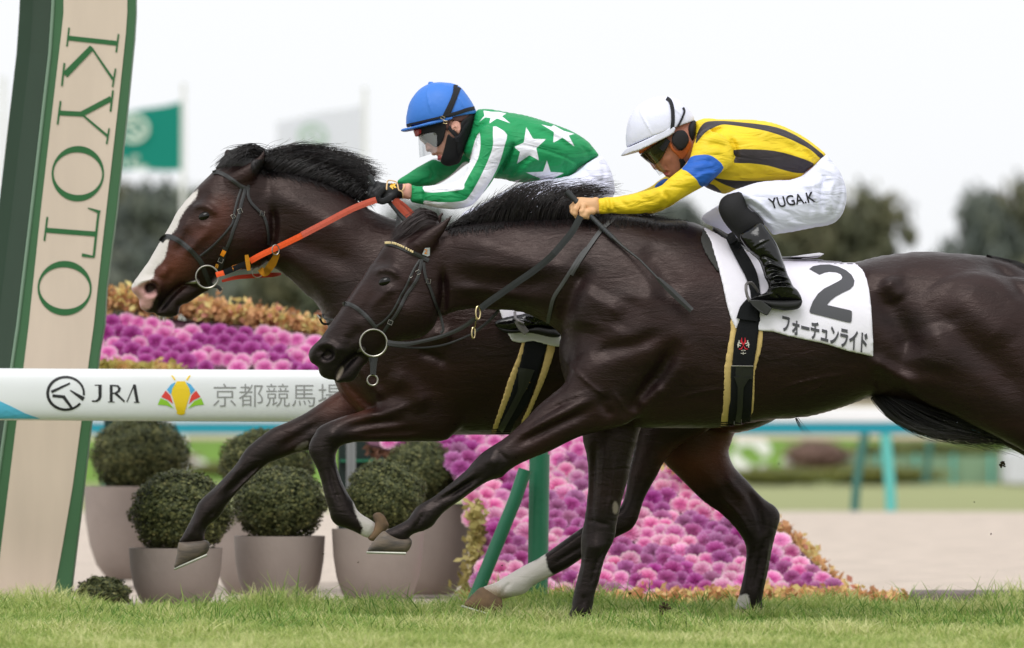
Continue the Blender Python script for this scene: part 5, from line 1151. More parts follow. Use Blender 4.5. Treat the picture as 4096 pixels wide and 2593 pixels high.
f2.layer(TA([(922, 84), (902, 102), (890, 140), (870, 200), (850, 260), (900, 290), (960, 230), (975, 160), (950, 105)]), .08, .42, .02)
# far foreleg, stretched
f2.layer([(1360, 1560), (1300, 1600), (1225, 1650), (1150, 1688), (1090, 1713), (1040, 1748), (992, 1788), (967, 1820), (948, 1852), (910, 1895), (870, 1938), (835, 1970), (800, 2003), (785, 2030), (770, 2067), (750, 2105), (727, 2148), (715, 2172),
  (760, 2178), (815, 2170), (818, 2148), (822, 2124), (836, 2100), (866, 2079), (890, 2050), (912, 2013), (950, 1965), (1000, 1915), (1040, 1877), (1070, 1856), (1110, 1840), (1150, 1825), (1190, 1811), (1240, 1800), (1330, 1780), (1450, 1740), (1550, 1650), (1520, 1560), (1430, 1520)],
  .16, [(1450, 1620, .5), (1200, 1740, .5), (760, 2100, .62)], 0.05)
# near foreleg, folded
f2.layer([(1620, 1560), (1525, 1608), (1450, 1643), (1380, 1664), (1325, 1684), (1290, 1699), (1267, 1715), (1258, 1735), (1243, 1760), (1234, 1790), (1236, 1812), (1250, 1842), (1266, 1872), (1285, 1925), (1300, 1990), (1315, 2040), (1325, 2078), (1347, 2102), (1377, 2111), (1410, 2124), (1440, 2139), (1470, 2152),
  (1495, 2140), (1505, 2100), (1478, 2076), (1450, 2060), (1426, 2036), (1415, 2010), (1398, 1985), (1374, 1940), (1355, 1890), (1345, 1850), (1345, 1815), (1357, 1790), (1380, 1778), (1410, 1771), (1475, 1768), (1600, 1767), (1725, 1766), (1780, 1762), (1810, 1742), (1860, 1680), (1850, 1560), (1750, 1500)],
  -.16, [(1700, 1650, .5), (1400, 1720, .52), (1330, 2000, .58)], 0.04)
# hind legs
f2.layer([(2560, 1560), (2548, 1700), (2535, 1800), (2512, 1900), (2504, 1960), (2490, 2010), (2468, 2040), (2400, 2070), (2330, 2109), (2230, 2180), (2158, 2231), (2101, 2260), (2037, 2297), (1979, 2332), (1930, 2350), (1940, 2390), (1990, 2405), (2012, 2396), (2040, 2390), (2101, 2374), (2137, 2340), (2225, 2295), (2275, 2270), (2325, 2236),
  (2400, 2190), (2460, 2152), (2520, 2122), (2546, 2090), (2560, 2050), (2576, 2000), (2601, 1950), (2630, 1900), (2656, 1850), (2720, 1780), (2860, 1700), (2900, 1550), (2750, 1480)], -.13, [(2700, 1650, .45), (2500, 2050, .52), (2100, 2280, .62)], .05)
f2.layer([(2560, 1650), (2600, 1760), (2655, 1850), (2700, 1895), (2750, 1945), (2795, 1990), (2835, 2023), (2876, 2050), (2910, 2080), (2942, 2115), (2970, 2155), (2984, 2192), (2983, 2240), (2976, 2290), (2963, 2350), (2950, 2400), (2938, 2440), (3000, 2452), (3045, 2440), (3050, 2395), (3060, 2340), (3075, 2275), (3086, 2210), (3097, 2160),
  (3108, 2120), (3119, 2082), (3118, 2052), (3100, 2025), (3075, 2009), (3050, 1990), (3020, 1960), (2990, 1925), (2956, 1890), (2935, 1865), (2921, 1835), (2915, 1803), (2924, 1775), (2950, 1715), (3050, 1620), (3000, 1480), (2750, 1450)], .13, [(2800, 1700, .42), (2900, 2000, .42), (3020, 2200, .52)], .05)
S = lambda p, a, b: f2.stroke(p, a, b * 1.35)
S(TA([(1060, 820)]), 62, .012); S(TA([(1285, 560), (1300, 700), (1290, 820), (1250, 930)]), 11, -.014); S(TA([(820, 720), (700, 830), (560, 960)]), 13, .006)
S(TA([(650, 590), (690, 556), (740, 550), (800, 580), (850, 630)]), 10, .009); S(TA([(690, 704), (750, 716), (810, 696)]), 8, .003); S(TA([(700, 480)]), 22, -.009); S(TA([(650, 740), (590, 850), (520, 960)]), 16, -.004)
S(TA([(270, 1205), (310, 1210), (340, 1190)]), 13, -.034); S(TA([(210, 1260), (195, 1200), (240, 1160), (320, 1150), (375, 1175), (385, 1225), (350, 1280), (280, 1290)]), 9, .009)
S(TA([(560, 1180), (500, 1235), (440, 1300), (380, 1380)]), 6, -.016); S(TA([(440, 1050), (400, 1130)]), 14, .005); S(TA([(480, 1060), (440, 1160)]), 10, -.005); S(TA([(620, 640), (560, 760), (480, 900)]), 12, .004)
S([(1100, 1040), (1200, 1130), (1280, 1230)], 22, -.010); S([(1060, 760), (1250, 850), (1450, 950)], 34, .008); S([(1100, 950), (1250, 1000), (1450, 1080)], 34, -.010)
S([(1358, 1480), (1400, 1540), (1470, 1610), (1540, 1650)], 14, -.014); S([(1420, 1440), (1480, 1540), (1560, 1600)], 16, .01); S([(1560, 1500), (1650, 1560), (1700, 1650)], 30, .012)
S(TB([(1150, 950), (1220, 1000), (1330, 1010)]), 22, .010); S(TB([(1050, 1120), (1200, 1170), (1280, 1230)]), 12, -.008)
S(TC([(1700, 230), (1900, 200), (2100, 130)]), 14, .008); S(TC([(1560, 330), (1800, 290), (2050, 270)]), 12, -.009); S(TC([(1650, 380), (1900, 360), (2200, 340)]), 10, -.006); S(TC([(1480, 380)]), 20, .006)
S(TC([(1000, 500), (1200, 380), (1400, 250)]), 14, -.006); S(TC([(560, 880), (700, 740), (860, 620)]), 7, -.006)
for a_, b_ in (([(1070, 1845), (980, 1925), (900, 2015)], .005), ([(1040, 1850), (950, 1935), (880, 2010)], -.004), ([(985, 1830), (900, 1930), (830, 2000)], .003), ([(860, 2040), (820, 2080), (800, 2130)], -.005), ([(780, 2080), (750, 2150)], .003), ([(1340, 1860), (1360, 1930), (1395, 2000)], .005), ([(1320, 1860), (1340, 1950), (1370, 2030)], -.005), ([(1270, 1890), (1300, 2000)], .003),
   ([(2470, 2130), (2350, 2205), (2240, 2275), (2140, 2330)], .005), ([(2440, 2110), (2330, 2180), (2200, 2260)], -.005), ([(2400, 2080), (2250, 2190), (2100, 2280)], .003), ([(3080, 2160), (3065, 2260), (3045, 2360)], .006), ([(3060, 2150), (3040, 2260), (3020, 2360)], -.006), ([(3000, 2180), (3000, 2280), (2985, 2360)], .003), ([(2880, 1980), (2960, 2060), (3010, 2150)], .005), ([(2050, 2320), (2020, 2350), (2000, 2390)], -.004)): S(a_, 5, b_)
S([(2740, 1880), (2860, 2000), (2960, 2120)], 20, -.01); S([(2990, 1960), (3040, 2060), (3050, 2150)], 12, -.010); S([(2900, 1900), (2980, 2000)], 12, .006); S([(3010, 2200), (3000, 2350)], 8, -.006)
BAY = coat('dark_bay_coat', rgb(21, 13, 12), rgb(42, 24, 21), [('tan', rgb(98, 54, 40), .07, .05), ('black', rgb(21, 18, 18), .06, .03), ('pinkm', rgb(196, 150, 146), .006, .010), ('white', rgb(204, 198, 192), .004, .012), ('grime', rgb(158, 140, 118), .02, .03), ('chestnut', rgb(112, 104, 100), .004, .010), ('dark', rgb(40, 24, 26), .005, .003)])
horse2 = empty('racehorse', (0, Y2, 0))
tag(horse2, 'dark bay galloping racehorse with a white blaze and pink nose, on orange reins', 'horse')
mx = lambda *ff: (lambda V: np.maximum.reduce([q(V) for q in ff]))
white = mx(f2.sd(TA([(690, 425), (672, 430), (640, 450), (560, 520), (480, 590), (380, 760), (300, 900), (170, 1080), (60, 1200), (180, 1200), (240, 1170), (330, 1130), (345, 1060), (420, 980), (445, 900), (465, 800), (520, 735), (545, 660), (600, 570), (665, 500)])),
   f2.sd([(2178, 2215), (2150, 2236), (2101, 2255), (2000, 2310), (1850, 2360), (1850, 2460), (2050, 2460), (2160, 2350), (2215, 2310), (2190, 2270)]),
   f2.sd([(1420, 2000), (1430, 2060), (1455, 2110), (1448, 2150), (1520, 2200), (1600, 2100), (1480, 2040)]),
   f2.sd([(2900, 2405), (2950, 2392), (2985, 2380), (3000, 2400), (2990, 2500), (2900, 2500)]))
ches = f2.sd(TC([(1265, 432), (1215, 440), (1160, 480), (1158, 502), (1200, 500), (1245, 470)]))
pinkm = f2.sd(TA([(120, 1150), (200, 1130), (300, 1150), (330, 1200), (360, 1260), (330, 1310), (300, 1370), (200, 1400), (120, 1350)]))
tan = mx(f2.sd(TA([(350, 1040), (480, 900), (620, 960), (560, 1100), (430, 1180), (360, 1150)])), f2.sd(TA([(820, 600), (900, 560), (880, 660), (800, 760), (700, 760)])),
   f2.sd(TC([(1460, 60), (1600, 60), (1680, 160), (1500, 220), (1380, 240)])), f2.sd(TG([(1050, 180), (1300, 60), (1560, -60), (1540, 120), (1500, 250), (1250, 330), (1120, 260)])))
grime = f2.sd([(1850, 2360), (1990, 2350), (2030, 2420), (1900, 2470)])
dk = f2.sd(TA([(258, 1200), (290, 1165), (345, 1170), (355, 1200), (320, 1240), (280, 1245)]))
blk = mx(f2.sd(TA([(690, 640), (705, 600), (745, 585), (790, 610), (800, 650), (750, 682), (710, 672)])), f2.sd([(600, 2250), (700, 2050), (1000, 1700), (1150, 1860), (900, 2150)]), f2.sd([(1200, 1700), (1400, 1680), (1420, 1800), (1480, 2200), (1200, 2200)]), f2.sd([(2100, 2250), (2500, 1950), (2600, 2000), (2400, 2250), (2200, 2350)]), f2.sd([(2900, 2500), (2960, 2080), (3150, 1990), (3100, 2500)]),
   f2.sd(TA([(300, 1330), (345, 1250), (420, 1220), (520, 1240), (540, 1440), (340, 1450)])))
body2 = f2.mesh('body', BAY, horse2, attrs={'white': white, 'pinkm': lambda V: np.minimum(pinkm(V), 1), 'tan': tan, 'grime': grime, 'chestnut': ches, 'dark': lambda V: np.where(V[:, 1] < Y2, dk(V), -1), 'black': blk}, relax=1)
bv2 = bvh_of(body2)
hoof(horse2, [(715, 2170), (708, 2215), (700, 2250), (696, 2268), (712, 2276), (770, 2248), (826, 2216), (838, 2184), (832, 2164), (800, 2158), (750, 2164)], ((700, 2276), (828, 2220)), .16, Y2, HOOF)
hoof(horse2, [(1470, 2152), (1495, 2166), (1530, 2140), (1556, 2104), (1548, 2084), (1540, 2066), (1520, 2050), (1500, 2052), (1490, 2066), (1500, 2090), (1490, 2120)], None, -.16, Y2, HOOF2)
hoof(horse2, [(1930, 2348), (1900, 2368), (1876, 2392), (1856, 2418), (1880, 2436), (1929, 2452), (1979, 2462), (2006, 2440), (2012, 2405), (1990, 2372)], ((1850, 2426), (1970, 2462)), -.13, Y2, HOOF2)
hoof(horse2, [(2950, 2430), (2938, 2462), (2930, 2482), (2990, 2486), (3050, 2484), (3052, 2450), (3040, 2425)], None, .13, Y2, HOOF2)
eyeball(horse2, 450 + 370, 550 + 315, Y2, bv2)
bits2 = [(TA([(800, 282), (840, 276), (900, 300), (960, 340), (1020, 385), (1060, 402), (1095, 420)]), 15),
  (TA([(1062, 395), (1052, 450), (1030, 530), (1010, 620), (985, 690), (962, 750), (945, 810), (915, 880)]), 13), (TA([(1030, 410), (1000, 500), (975, 600), (962, 680), (930, 730), (880, 790), (790, 880), (700, 950)]), 9),
  (TA([(1090, 380), (1085, 460), (1110, 520), (1160, 575), (1205, 620), (1235, 700), (1248, 780), (1250, 860)]), 11),
  (TA([(385, 832), (410, 800), (450, 792), (520, 820), (600, 880), (670, 950), (715, 1010), (740, 1080), (765, 1140), (790, 1190)]), 19)]
br2 = bridle(horse2, Y2, bv2, bits2, [(450 + 379, 550 + 558, 45, .0042, yat(bv2, 829, 1108, Y2) - .030, 1.0)],
  [TA([(1020, 590)])[0] + (8, 9, .4), TA([(966, 632)])[0] + (7, 8, .5), TA([(1200, 610)])[0] + (8, 10, -.2), TA([(865, 985)])[0] + (9, 8, -.4), TA([(855, 1215)])[0] + (9, 9, -.4)])
mb = MB(); strap(bv2, TA([(790, 1190), (840, 1195), (870, 1225)]), 14, Y2, mb=mb, default=-.03); strap(bv2, TA([(905, 880), (890, 930), (870, 1000), (845, 1060), (825, 1060)]), [20, 22, 24, 30], Y2, mb=mb, lift=.004); mb.build('bit_strap', LEATHER, horse2)
mb = MB(); mb.tube([W(*TA([(585, 1166)])[0], Y2 - .03), W(*TA([(640, 1158)])[0], Y2 - .06), W(*TA([(690, 1150)])[0], Y2 - .075)], [.004, .008, .01], 10); mb.build('bit_mouthpiece', STEEL, horse2, smooth=True)
mb = MB(); strap(bv2, TA([(870, 920), (900, 935)]), 24, Y2, mb=mb, lift=.009); mb.build('cheekpiece_tape', AMBER, br2)
P_, F_ = text_faces('8', .03); decal('tag_number', place_text(P_, TA([(818, 1042), (842, 1052), (826, 1008), (852, 1018)])), F_, bv2, Y2, mat('gold_ink', rgb(232, 160, 50), .6), br2, lift=.014)
reins2 = rein(horse2, 'reins', ORANGE2, Y2, TA([(1100, 990), (1200, 935), (1350, 865), (1520, 782)]), 24, [-.12, -.2])
rein(reins2, 'rubber_grip', ORANGE, Y2, TA([(1515, 782), (1700, 685), (1900, 580), (2020, 530), (2110, 500)]), 26, [-.2, -.2, -.22], th=.006)
rein(reins2, 'rein_end', ORANGE2, Y2, TA([(828, 1100), (895, 1082)]), 21, [-.1, -.1]); rein(reins2, 'rein_tape', WEB, Y2, TA([(892, 1082), (1070, 1010)]), 23, [-.1, -.12], th=.005)
rein(reins2, 'rein_buckle_tape', AMBER, Y2, TA([(962, 1052), (1025, 1030)]), 24, [-.105, -.11], th=.007); rein(reins2, 'rein_stop', OCHRE, Y2, TA([(1072, 940), (1082, 1000), (1090, 1065)]), [14, 18, 18, 14], [-.14, -.14], th=.012)
rein(reins2, 'far_rein', REDWEB, Y2, TA([(875, 1150), (1000, 1120), (1150, 1108), (1290, 1098), (1350, 1092)]), [10, 16, 18, 18, 8], [-.04, .12]); rein(reins2, 'martingale_strap', OCHRE, Y2, TA([(1320, 925), (1290, 990), (1250, 1050), (1215, 1085), (1180, 1050)]), [22, 32, 30, 22], [-.15, -.1, .0])
rein(reins2, 'rein_loop', ORANGE, Y2, TA([(2250, 500), (2300, 560), (2380, 640), (2460, 720)]), 24, [-.2, -.15]); rein(reins2, 'rein_loop', ORANGE, Y2, TA([(2275, 496), (2340, 545), (2420, 625), (2500, 700)]), 14, [-.16, -.1])
mb = MB(); tubering(mb, *TA([(1305, 900)])[0], 20, Y2, -.18, .0025, .3, .7); mb.build('martingale_ring', STEEL, reins2, smooth=True); mb = MB(); tubering(mb, *TA([(1160, 1080)])[0], 21, Y2, 0, .002, .2, 1); mb.build('martingale_ring', STEEL, reins2, smooth=True)
mb = MB(); strap(bv2, TA([(2270, 790), (2285, 700), (2290, 600)]), 18, Y2, mb=mb, lift=.003); mb.build('neck_strap', LEATHER2, horse2)
mb = MB(); strap(None, TA([(1655, 1420), (1665, 1460), (1690, 1492), (1760, 1490)]), 9, Y2, free=[-.09, -.06, -.04], mb=mb); strap(None, TA([(1680, 1410), (1700, 1450), (1780, 1460)]), 8, Y2, free=[.0, -.1, -.16], mb=mb); bs = mb.build('breast_strap', LEATHER, horse2)
mb = MB(); mb.tube([W(*TA([(1640, 1420)])[0], Y2 - .09), W(*TA([(1665, 1450)])[0], Y2 - .1)], .004, 8); mb.build('buckle', STEEL, bs, smooth=True)
f2.disp *= 0
girth2 = empty('saddle_girth', W(2100, 1500, Y2)); girth2.parent = horse2; girth2.matrix_parent_inverse = horse2.matrix_world.inverted()
body_patch(f2, 'girth_band', [(2105, 1300), (2100, 1360), (2092, 1400), (2072, 1480), (2052, 1540), (2036, 1590), (2008, 1660), (1970, 1770), (2030, 1770), (2060, 1690), (2110, 1620), (2140, 1540), (2165, 1460), (2190, 1380), (2200, 1300)], .012, WEB, girth2)
body_patch(f2, 'girth_pad', [(2088, 1370), (2070, 1430), (2040, 1500), (2010, 1590), (1985, 1665), (1955, 1745), (1948, 1770), (1975, 1770), (2014, 1660), (2044, 1590), (2066, 1520), (2084, 1460), (2105, 1375)], .009, YPAD, girth2)
body_patch(f2, 'girth_pad', [(2190, 1375), (2222, 1378), (2208, 1440), (2180, 1520), (2150, 1590), (2115, 1670), (2080, 1740), (2060, 1740), (2110, 1630), (2145, 1540), (2170, 1460)], .009, YPAD, girth2)
bvg2 = bvh_of(body2, *girth2.children)
mb = MB(); strap(bvg2, TD([(1610, -150), (1580, 0), (1520, 130), (1450, 260), (1400, 350)]), [70, 26, 24, 24], Y2, mb=mb, lift=.002); mb.build('girth_buckle_guard', LEATHER, girth2)
P_, F_ = text_faces('新', .02); decal('girth_emblem', place_text(P_, TB([(1868, 1405), (1930, 1418), (1882, 1342), (1945, 1356)])), F_, bvg2, Y2, mat('gold_thread', rgb(200, 150, 60), .6), girth2, lift=.006, seg=30)
cloth2 = body_patch(f2, 'saddle_cloth', [(1988, 1200), (2000, 1250), (2028, 1330), (2048, 1368), (2080, 1374), (2140, 1370), (2190, 1384), (2242, 1392), (2248, 1345), (2300, 1340), (2700, 1350), (2720, 1080), (2500, 1000), (2100, 950), (1990, 1000)], .014, CLOTH, horse2, sub=1)
sd = Fig(1950, 900, 2500, 1300, Y2, .3, .008); sd.layer([(2000, 960), (2080, 955), (2200, 990), (2300, 1005), (2400, 985), (2430, 1000), (2400, 1040), (2250, 1090), (2100, 1060)], 0, 1.5, sub=2, flat=.13); sd.mesh('saddle', LEATHER, horse2)
hairs('mane', [TA(g) for g in ([(1130, 230), (1180, 170), (1260, 130), (1340, 118)], [(1200, 260), (1280, 150), (1420, 100), (1600, 92), (1750, 110)], [(1300, 280), (1420, 170), (1600, 120), (1800, 140), (1980, 165)], [(1420, 300), (1540, 210), (1720, 170), (1900, 190), (2060, 230)],
   [(1560, 330), (1680, 260), (1840, 220), (1980, 240), (2130, 290)], [(1700, 380), (1820, 310), (1940, 290), (2040, 300), (2100, 310)], [(1850, 440), (1930, 370), (2000, 340), (2060, 350)], [(1960, 500), (2010, 430), (2060, 400), (2090, 390)])], 2400, Y2, HAIRM, horse2, r=.0016, yspread=.024, jit=10, wave=8, lenv=(.5, 1.02))
hairs('flyaway_hair', [TA(g) for g in ([(1180, 200), (1260, 110), (1380, 90)], [(1300, 180), (1450, 90), (1640, 70)], [(1400, 170), (1640, 80), (1900, 130)], [(1500, 200), (1800, 130), (2080, 210)], [(1600, 240), (1900, 190), (2160, 270)], [(1700, 300), (1980, 270), (2170, 300)], [(1850, 380), (2020, 330), (2120, 340)])], 240, Y2, HAIRB, horse2, r=.0009, yspread=.03, jit=12, wave=10, lenv=(.7, 1.1))
hairs('mane_roots', [TA(g) for g in ([(1120, 190), (1130, 250), (1160, 290)], [(1300, 180), (1320, 250), (1380, 300)], [(1500, 210), (1540, 290), (1600, 340)], [(1700, 290), (1740, 370), (1800, 410)], [(1900, 390), (1930, 450), (1980, 490)], [(2050, 470), (2060, 520), (2090, 540)])], 1700, Y2, HAIRM, horse2, r=.0018, yspread=.004, jit=9, bv=bv2, lift=.003, wave=3)
hairs('forelock', [TA(g) for g in ([(1230, 130), (1150, 75), (1060, 110), (960, 150), (860, 240)], [(1180, 90), (1080, 80), (990, 110), (900, 170), (840, 250)], [(1200, 170), (1100, 120), (1000, 160), (920, 220), (880, 270)], [(1000, 120), (1080, 78), (1180, 80), (1260, 110), (1330, 130)])], 560, Y2, HAIRM, horse2, r=.0018, yspread=.03, jit=9, wave=5)
g = Fig(840, 580, 1120, 760, Y2, .1, .005); g.layer(TA([(822, 262), (838, 220), (870, 175), (930, 140), (1000, 122), (1080, 118), (1180, 150), (1240, 200), (1240, 300), (1100, 330), (950, 280)]), 0, .5, sub=2, grow=-.002); g.mesh('forelock_mass', HAIRM, horse2)
hairs('whiskers', [TA(g) for g in ([(210, 1100), (195, 1060), (200, 1030)], [(170, 1180), (150, 1150), (155, 1120)])], 10, Y2, HAIRB, horse2, r=.0005, yspread=.02, jit=6)
hairs('chin_whiskers', [TA(g) for g in ([(360, 1430), (370, 1450), (380, 1462)], [(440, 1436), (445, 1455), (450, 1465)])], 24, Y2, wht, horse2, r=.0005, yspread=.02, jit=8)
# ================================================================ jockeys
YEL = mat('yellow_black_silks', rgb(238, 206, 40), 0.55, 0.35, folds=(7, .016, -.5), noise=0.05, nscale=9, bump=0.004, bscale=16, aniso_scale=(1, 1, 1.6),
          layers=[('blk', rgb(58, 52, 56), .001, 0), ('blu', rgb(34, 96, 190), .001, 0)])
GRN = mat('green_white_silks', rgb(30, 148, 88), 0.55, 0.3, folds=(7, .016, .5), noise=0.05, nscale=9, bump=0.004, bscale=16, aniso_scale=(1, 1, 1.6), layers=[('wht', rgb(238, 238, 246), .001, 0), ('cuff', rgb(36, 32, 34), .001, 0)])
BREECH = mat('white_breeches', rgb(228, 229, 248), 0.65, 0.25, folds=(6.5, .014, 1.2), noise=0.015, nscale=9, bump=0.003, bscale=14)
SKIN = mat('skin', rgb(192, 128, 106), 0.5, 0.35, noise=0.07, nscale=24, bump=0.0006, bscale=160, layers=[('glove', rgb(220, 172, 128), .001, 0), ('lip', rgb(176, 92, 88), .003, 0)])
SKIN2 = mat('fair_skin', rgb(226, 168, 150), 0.5, 0.35, noise=0.06, nscale=24, bump=0.0006, bscale=160, layers=[('glove', rgb(20, 20, 22), .001, 0), ('lip', rgb(196, 96, 98), .003, 0)])
BLKFAB = mat('black_stretch_fabric', rgb(34, 33, 35), 0.75, 0.3, bump=0.001, bscale=120)
PATENT = mat('patent_leather', (.003, .003, .0032, 1), 0.1, 0.5, bump=0.004, bscale=16, aniso_scale=(1, 1, 2.2))
BOOT_B = mat('boot_sole', rgb(34, 34, 34), 0.6, 0.3)
CAPW = mat('white_cap_silk', rgb(226, 227, 244), 0.5, 0.35, bump=0.002, bscale=30)
CAPB = mat('blue_cap_silk', rgb(62, 124, 214), 0.5, 0.35, bump=0.0025, bscale=28)
ELAST = mat('black_elastic', rgb(38, 38, 42), 0.8, 0.3)
LENS = mat('dark_goggle_lens', rgb(20, 18, 12), 0.08, 0.5, col2=rgb(66, 58, 18), nscale=22)
ORSTRAP = mat('orange_harness', rgb(196, 104, 58), 0.6, 0.3)
BRHAIR = mat('brown_hair', rgb(84, 50, 44), 0.5, 0.4, noise=0.3, nscale=60)
GOLD = mat('gold_emblem', rgb(240, 190, 70), 0.5, 0.4)
BEIGE = mat('beige_piping', rgb(226, 190, 140), 0.7, 0.3)
GLASSM = bpy.data.materials.new('clear_visor'); GLASSM.use_nodes = True
_n, _l = GLASSM.node_tree.nodes, GLASSM.node_tree.links; _n.clear()
_t = _n.new('ShaderNodeBsdfTransparent'); _t.inputs[0].default_value = (.86, .87, .88, 1); _g = _n.new('ShaderNodeBsdfGlossy'); _g.inputs['Roughness'].default_value = .12
_m = _n.new('ShaderNodeMixShader'); _m.inputs[0].default_value = .16; _o = _n.new('ShaderNodeOutputMaterial'); _l.new(_t.outputs[0], _m.inputs[1]); _l.new(_g.outputs[0], _m.inputs[2]); _l.new(_m.outputs[0], _o.inputs[0])
def TQ(p): return T(1420, 660, p, 0.14437)       # black glove close-up
def TR(p): return T(1580, 300, p, 0.26254)       # blue cap close-up
def TS(p): return T(2450, 380, p, 0.22310)       # white cap close-up
def TU(p): return T(2220, 700, p, 0.16611)       # tan glove close-up
def TV(p): return T(2700, 850, p, 0.29522)       # boot close-up
def patch(fig, name, pts, lift, m_, parent, depth=.02, sub=2, side=None, gain=1.3, attrs=None, relax=1):
    """a garment piece: the field of the figure, offset outwards, inside a side outline"""
    d = poly_sdf(fig.X2, fig.Z2, np.array(fig.w2(smooth_poly(pts, sub) if sub > 1 else pts, fig.Y - .08)))
    Gf = fig.field() * gain
    G = np.minimum(Gf + lift, d[:, None, :]); G = np.minimum(G, depth - Gf)
    if side is not None: G = np.minimum(G, -(fig.ys[None, :, None] - fig.Y - side))
    i = np.where((G > 0).any((1, 2)))[0]; j = np.where((G > 0).any((0, 1)))[0]
    i0, i1, j0, j1 = max(0, i[0] - 2), i[-1] + 3, max(0, j[0] - 2), j[-1] + 3
    q = object.__new__(Fig); q.__dict__.update(fig.__dict__); q.xs, q.zs = fig.xs[i0:i1], fig.zs[j0:j1]
    return q.mesh(name, m_, parent, G=np.ascontiguousarray(G[i0:i1, :, j0:j1]), attrs=attrs, relax=relax)

# ---- rider of the front horse
J_TORSO = TI([(1118, 280), (1150, 262), (1200, 249), (1300, 254), (1450, 257), (1600, 262), (1700, 275), (1800, 302), (1900, 346), (2000, 402), (2080, 460), (2132, 503), (2166, 538),
  (2120, 585), (2060, 640), (2000, 690), (1968, 738), (1900, 745), (1800, 752), (1650, 765), (1550, 785), (1450, 815), (1380, 846), (1335, 848), (1270, 828), (1200, 796), (1140, 750), (1085, 690), (1060, 620), (1080, 520), (1105, 440), (1112, 350)])
J_ARM = TI([(1180, 350), (1120, 430), (1098, 500), (1080, 560), (1055, 598), (1018, 645), (960, 690), (905, 735), (850, 785), (770, 812), (680, 832), (600, 852), (500, 868), (400, 872), (345, 888), (342, 940), (352, 1002), (450, 1000), (560, 1005), (680, 1005), (800, 985),
  (900, 950), (1000, 900), (1100, 842), (1180, 798), (1260, 740), (1330, 680), (1400, 632), (1436, 580), (1430, 510), (1400, 440), (1350, 385), (1270, 345)])
J_FARM = TI([(1080, 570), (980, 640), (900, 700), (830, 745), (760, 798), (640, 850), (500, 880), (430, 900), (430, 985), (600, 1004), (735, 1028), (800, 1008), (900, 965), (1050, 860), (1200, 700), (1180, 560)])
J_THIGH = TI([(1362, 866), (1450, 822), (1600, 768), (1750, 745), (1880, 738), (1985, 700), (2060, 640), (2166, 540), (2215, 588), (2268, 650), (2308, 728), (2332, 810), (2335, 890), (2320, 968), (2290, 1030), (2240, 1080), (2170, 1105), (2100, 1114), (2000, 1134), (1900, 1155), (1800, 1170), (1740, 1178),
  (1690, 1120), (1625, 1035), (1545, 966), (1455, 892)])
J_KNEE = TI([(1500, 840), (1400, 850), (1358, 868), (1325, 900), (1308, 950), (1310, 990), (1330, 1040), (1362, 1092), (1405, 1145), (1460, 1205), (1480, 1240), (1660, 1110), (1680, 1100), (1620, 1020), (1540, 960)])
J_FLEG = TI([(1170, 1046), (1200, 1010), (1240, 985), (1310, 942), (1420, 900), (1700, 860), (1750, 950), (1600, 1100), (1500, 1190), (1455, 1205), (1400, 1182), (1300, 1128), (1210, 1090)])
J_HEAD = [(2556, 560), (2560, 600), (2570, 617), (2586, 637), (2602, 657), (2612, 672), (2620, 680), (2629, 678), (2633, 683), (2642, 687), (2650, 690), (2652, 694), (2657, 699), (2664, 706), (2676, 710), (2690, 713), (2712, 704), (2738, 684), (2765, 650), (2785, 620), (2800, 560), (2790, 500), (2740, 470), (2660, 480), (2600, 510)]
J_BOOT = TV([(880, 310), (1000, 215), (1150, 140), (1235, 220), (1310, 322), (1360, 400), (1400, 480), (1432, 560), (1460, 650), (1495, 745), (1530, 850), (1570, 930), (1600, 1000), (1655, 1050), (1700, 1120), (1720, 1180), (1700, 1200), (1500, 1196), (1300, 1190), (1150, 1190), (1010, 1190), (1040, 1160), (1110, 1128), (1190, 1108), (1250, 1060), (1262, 985), (1215, 880), (1185, 780), (1130, 650), (1015, 545), (930, 430)])
fj = Fig(2190, 395, 3420, 1270, 0, .42, .0055)
def arm_y(a, b, c): return [(2860, 560, a), (2780, 760, b), (2420, 830, c)]
fj.layer(J_TORSO, 0, [(2800, 560, .95), (3000, 620, .85), (3250, 660, .8)], .02, grow=-.010)
fj.layer(J_ARM, -.2, .62, .03, grow=-.009, y0pts=arm_y(-.17, -.22, -.10)); fj.layer(J_FARM, .18, .6, .03, grow=-.009, y0pts=arm_y(.17, .2, .09))
fj.layer(J_THIGH, -.16, .62, .03, grow=-.009, y0pts=[(2920, 860, -.22), (3250, 800, -.13)]); fj.layer(J_FLEG, .2, .7, .03, grow=-.009)
fj.layer(TI([(1900, 640), (2100, 560), (2250, 640), (2325, 800), (2320, 950), (2240, 1070), (2000, 1100), (1850, 900)]), 0, .75, .04, grow=-.01)
fj.layer(J_KNEE, -.25, .62, .03, grow=-.008); fj.layer(J_BOOT, -.30, .6, .03, grow=-.01)
fj.layer([(2740, 560), (2790, 480), (2860, 500), (2870, 600), (2800, 660), (2745, 650)], 0, .6, .02)      # neck
fh = Fig(2530, 440, 2880, 740, 0, .14, .0034)
fh.layer(J_HEAD, 0, [(2590, 620, .5), (2640, 680, .45), (2720, 560, .68)], .01, sub=2)
for a in ([(2650, 693), (2660, 692), (2676, 690)],): fh.stroke(a, 3, -.02)
fh.stroke([(2611, 668), (2622, 664)], 4, .006); fh.stroke([(2620, 672)], 2.5, -.006); fh.stroke([(2640, 640), (2690, 640)], 12, .004); fh.stroke([(2600, 628)], 9, -.010); fh.stroke([(2660, 660), (2672, 682)], 3, -.003)
fh.cap((2722, 561, -.07), (2724, 590, -.068), .018, .012); fh.cap((2722, 561, .07), (2724, 590, .068), .018, .012)
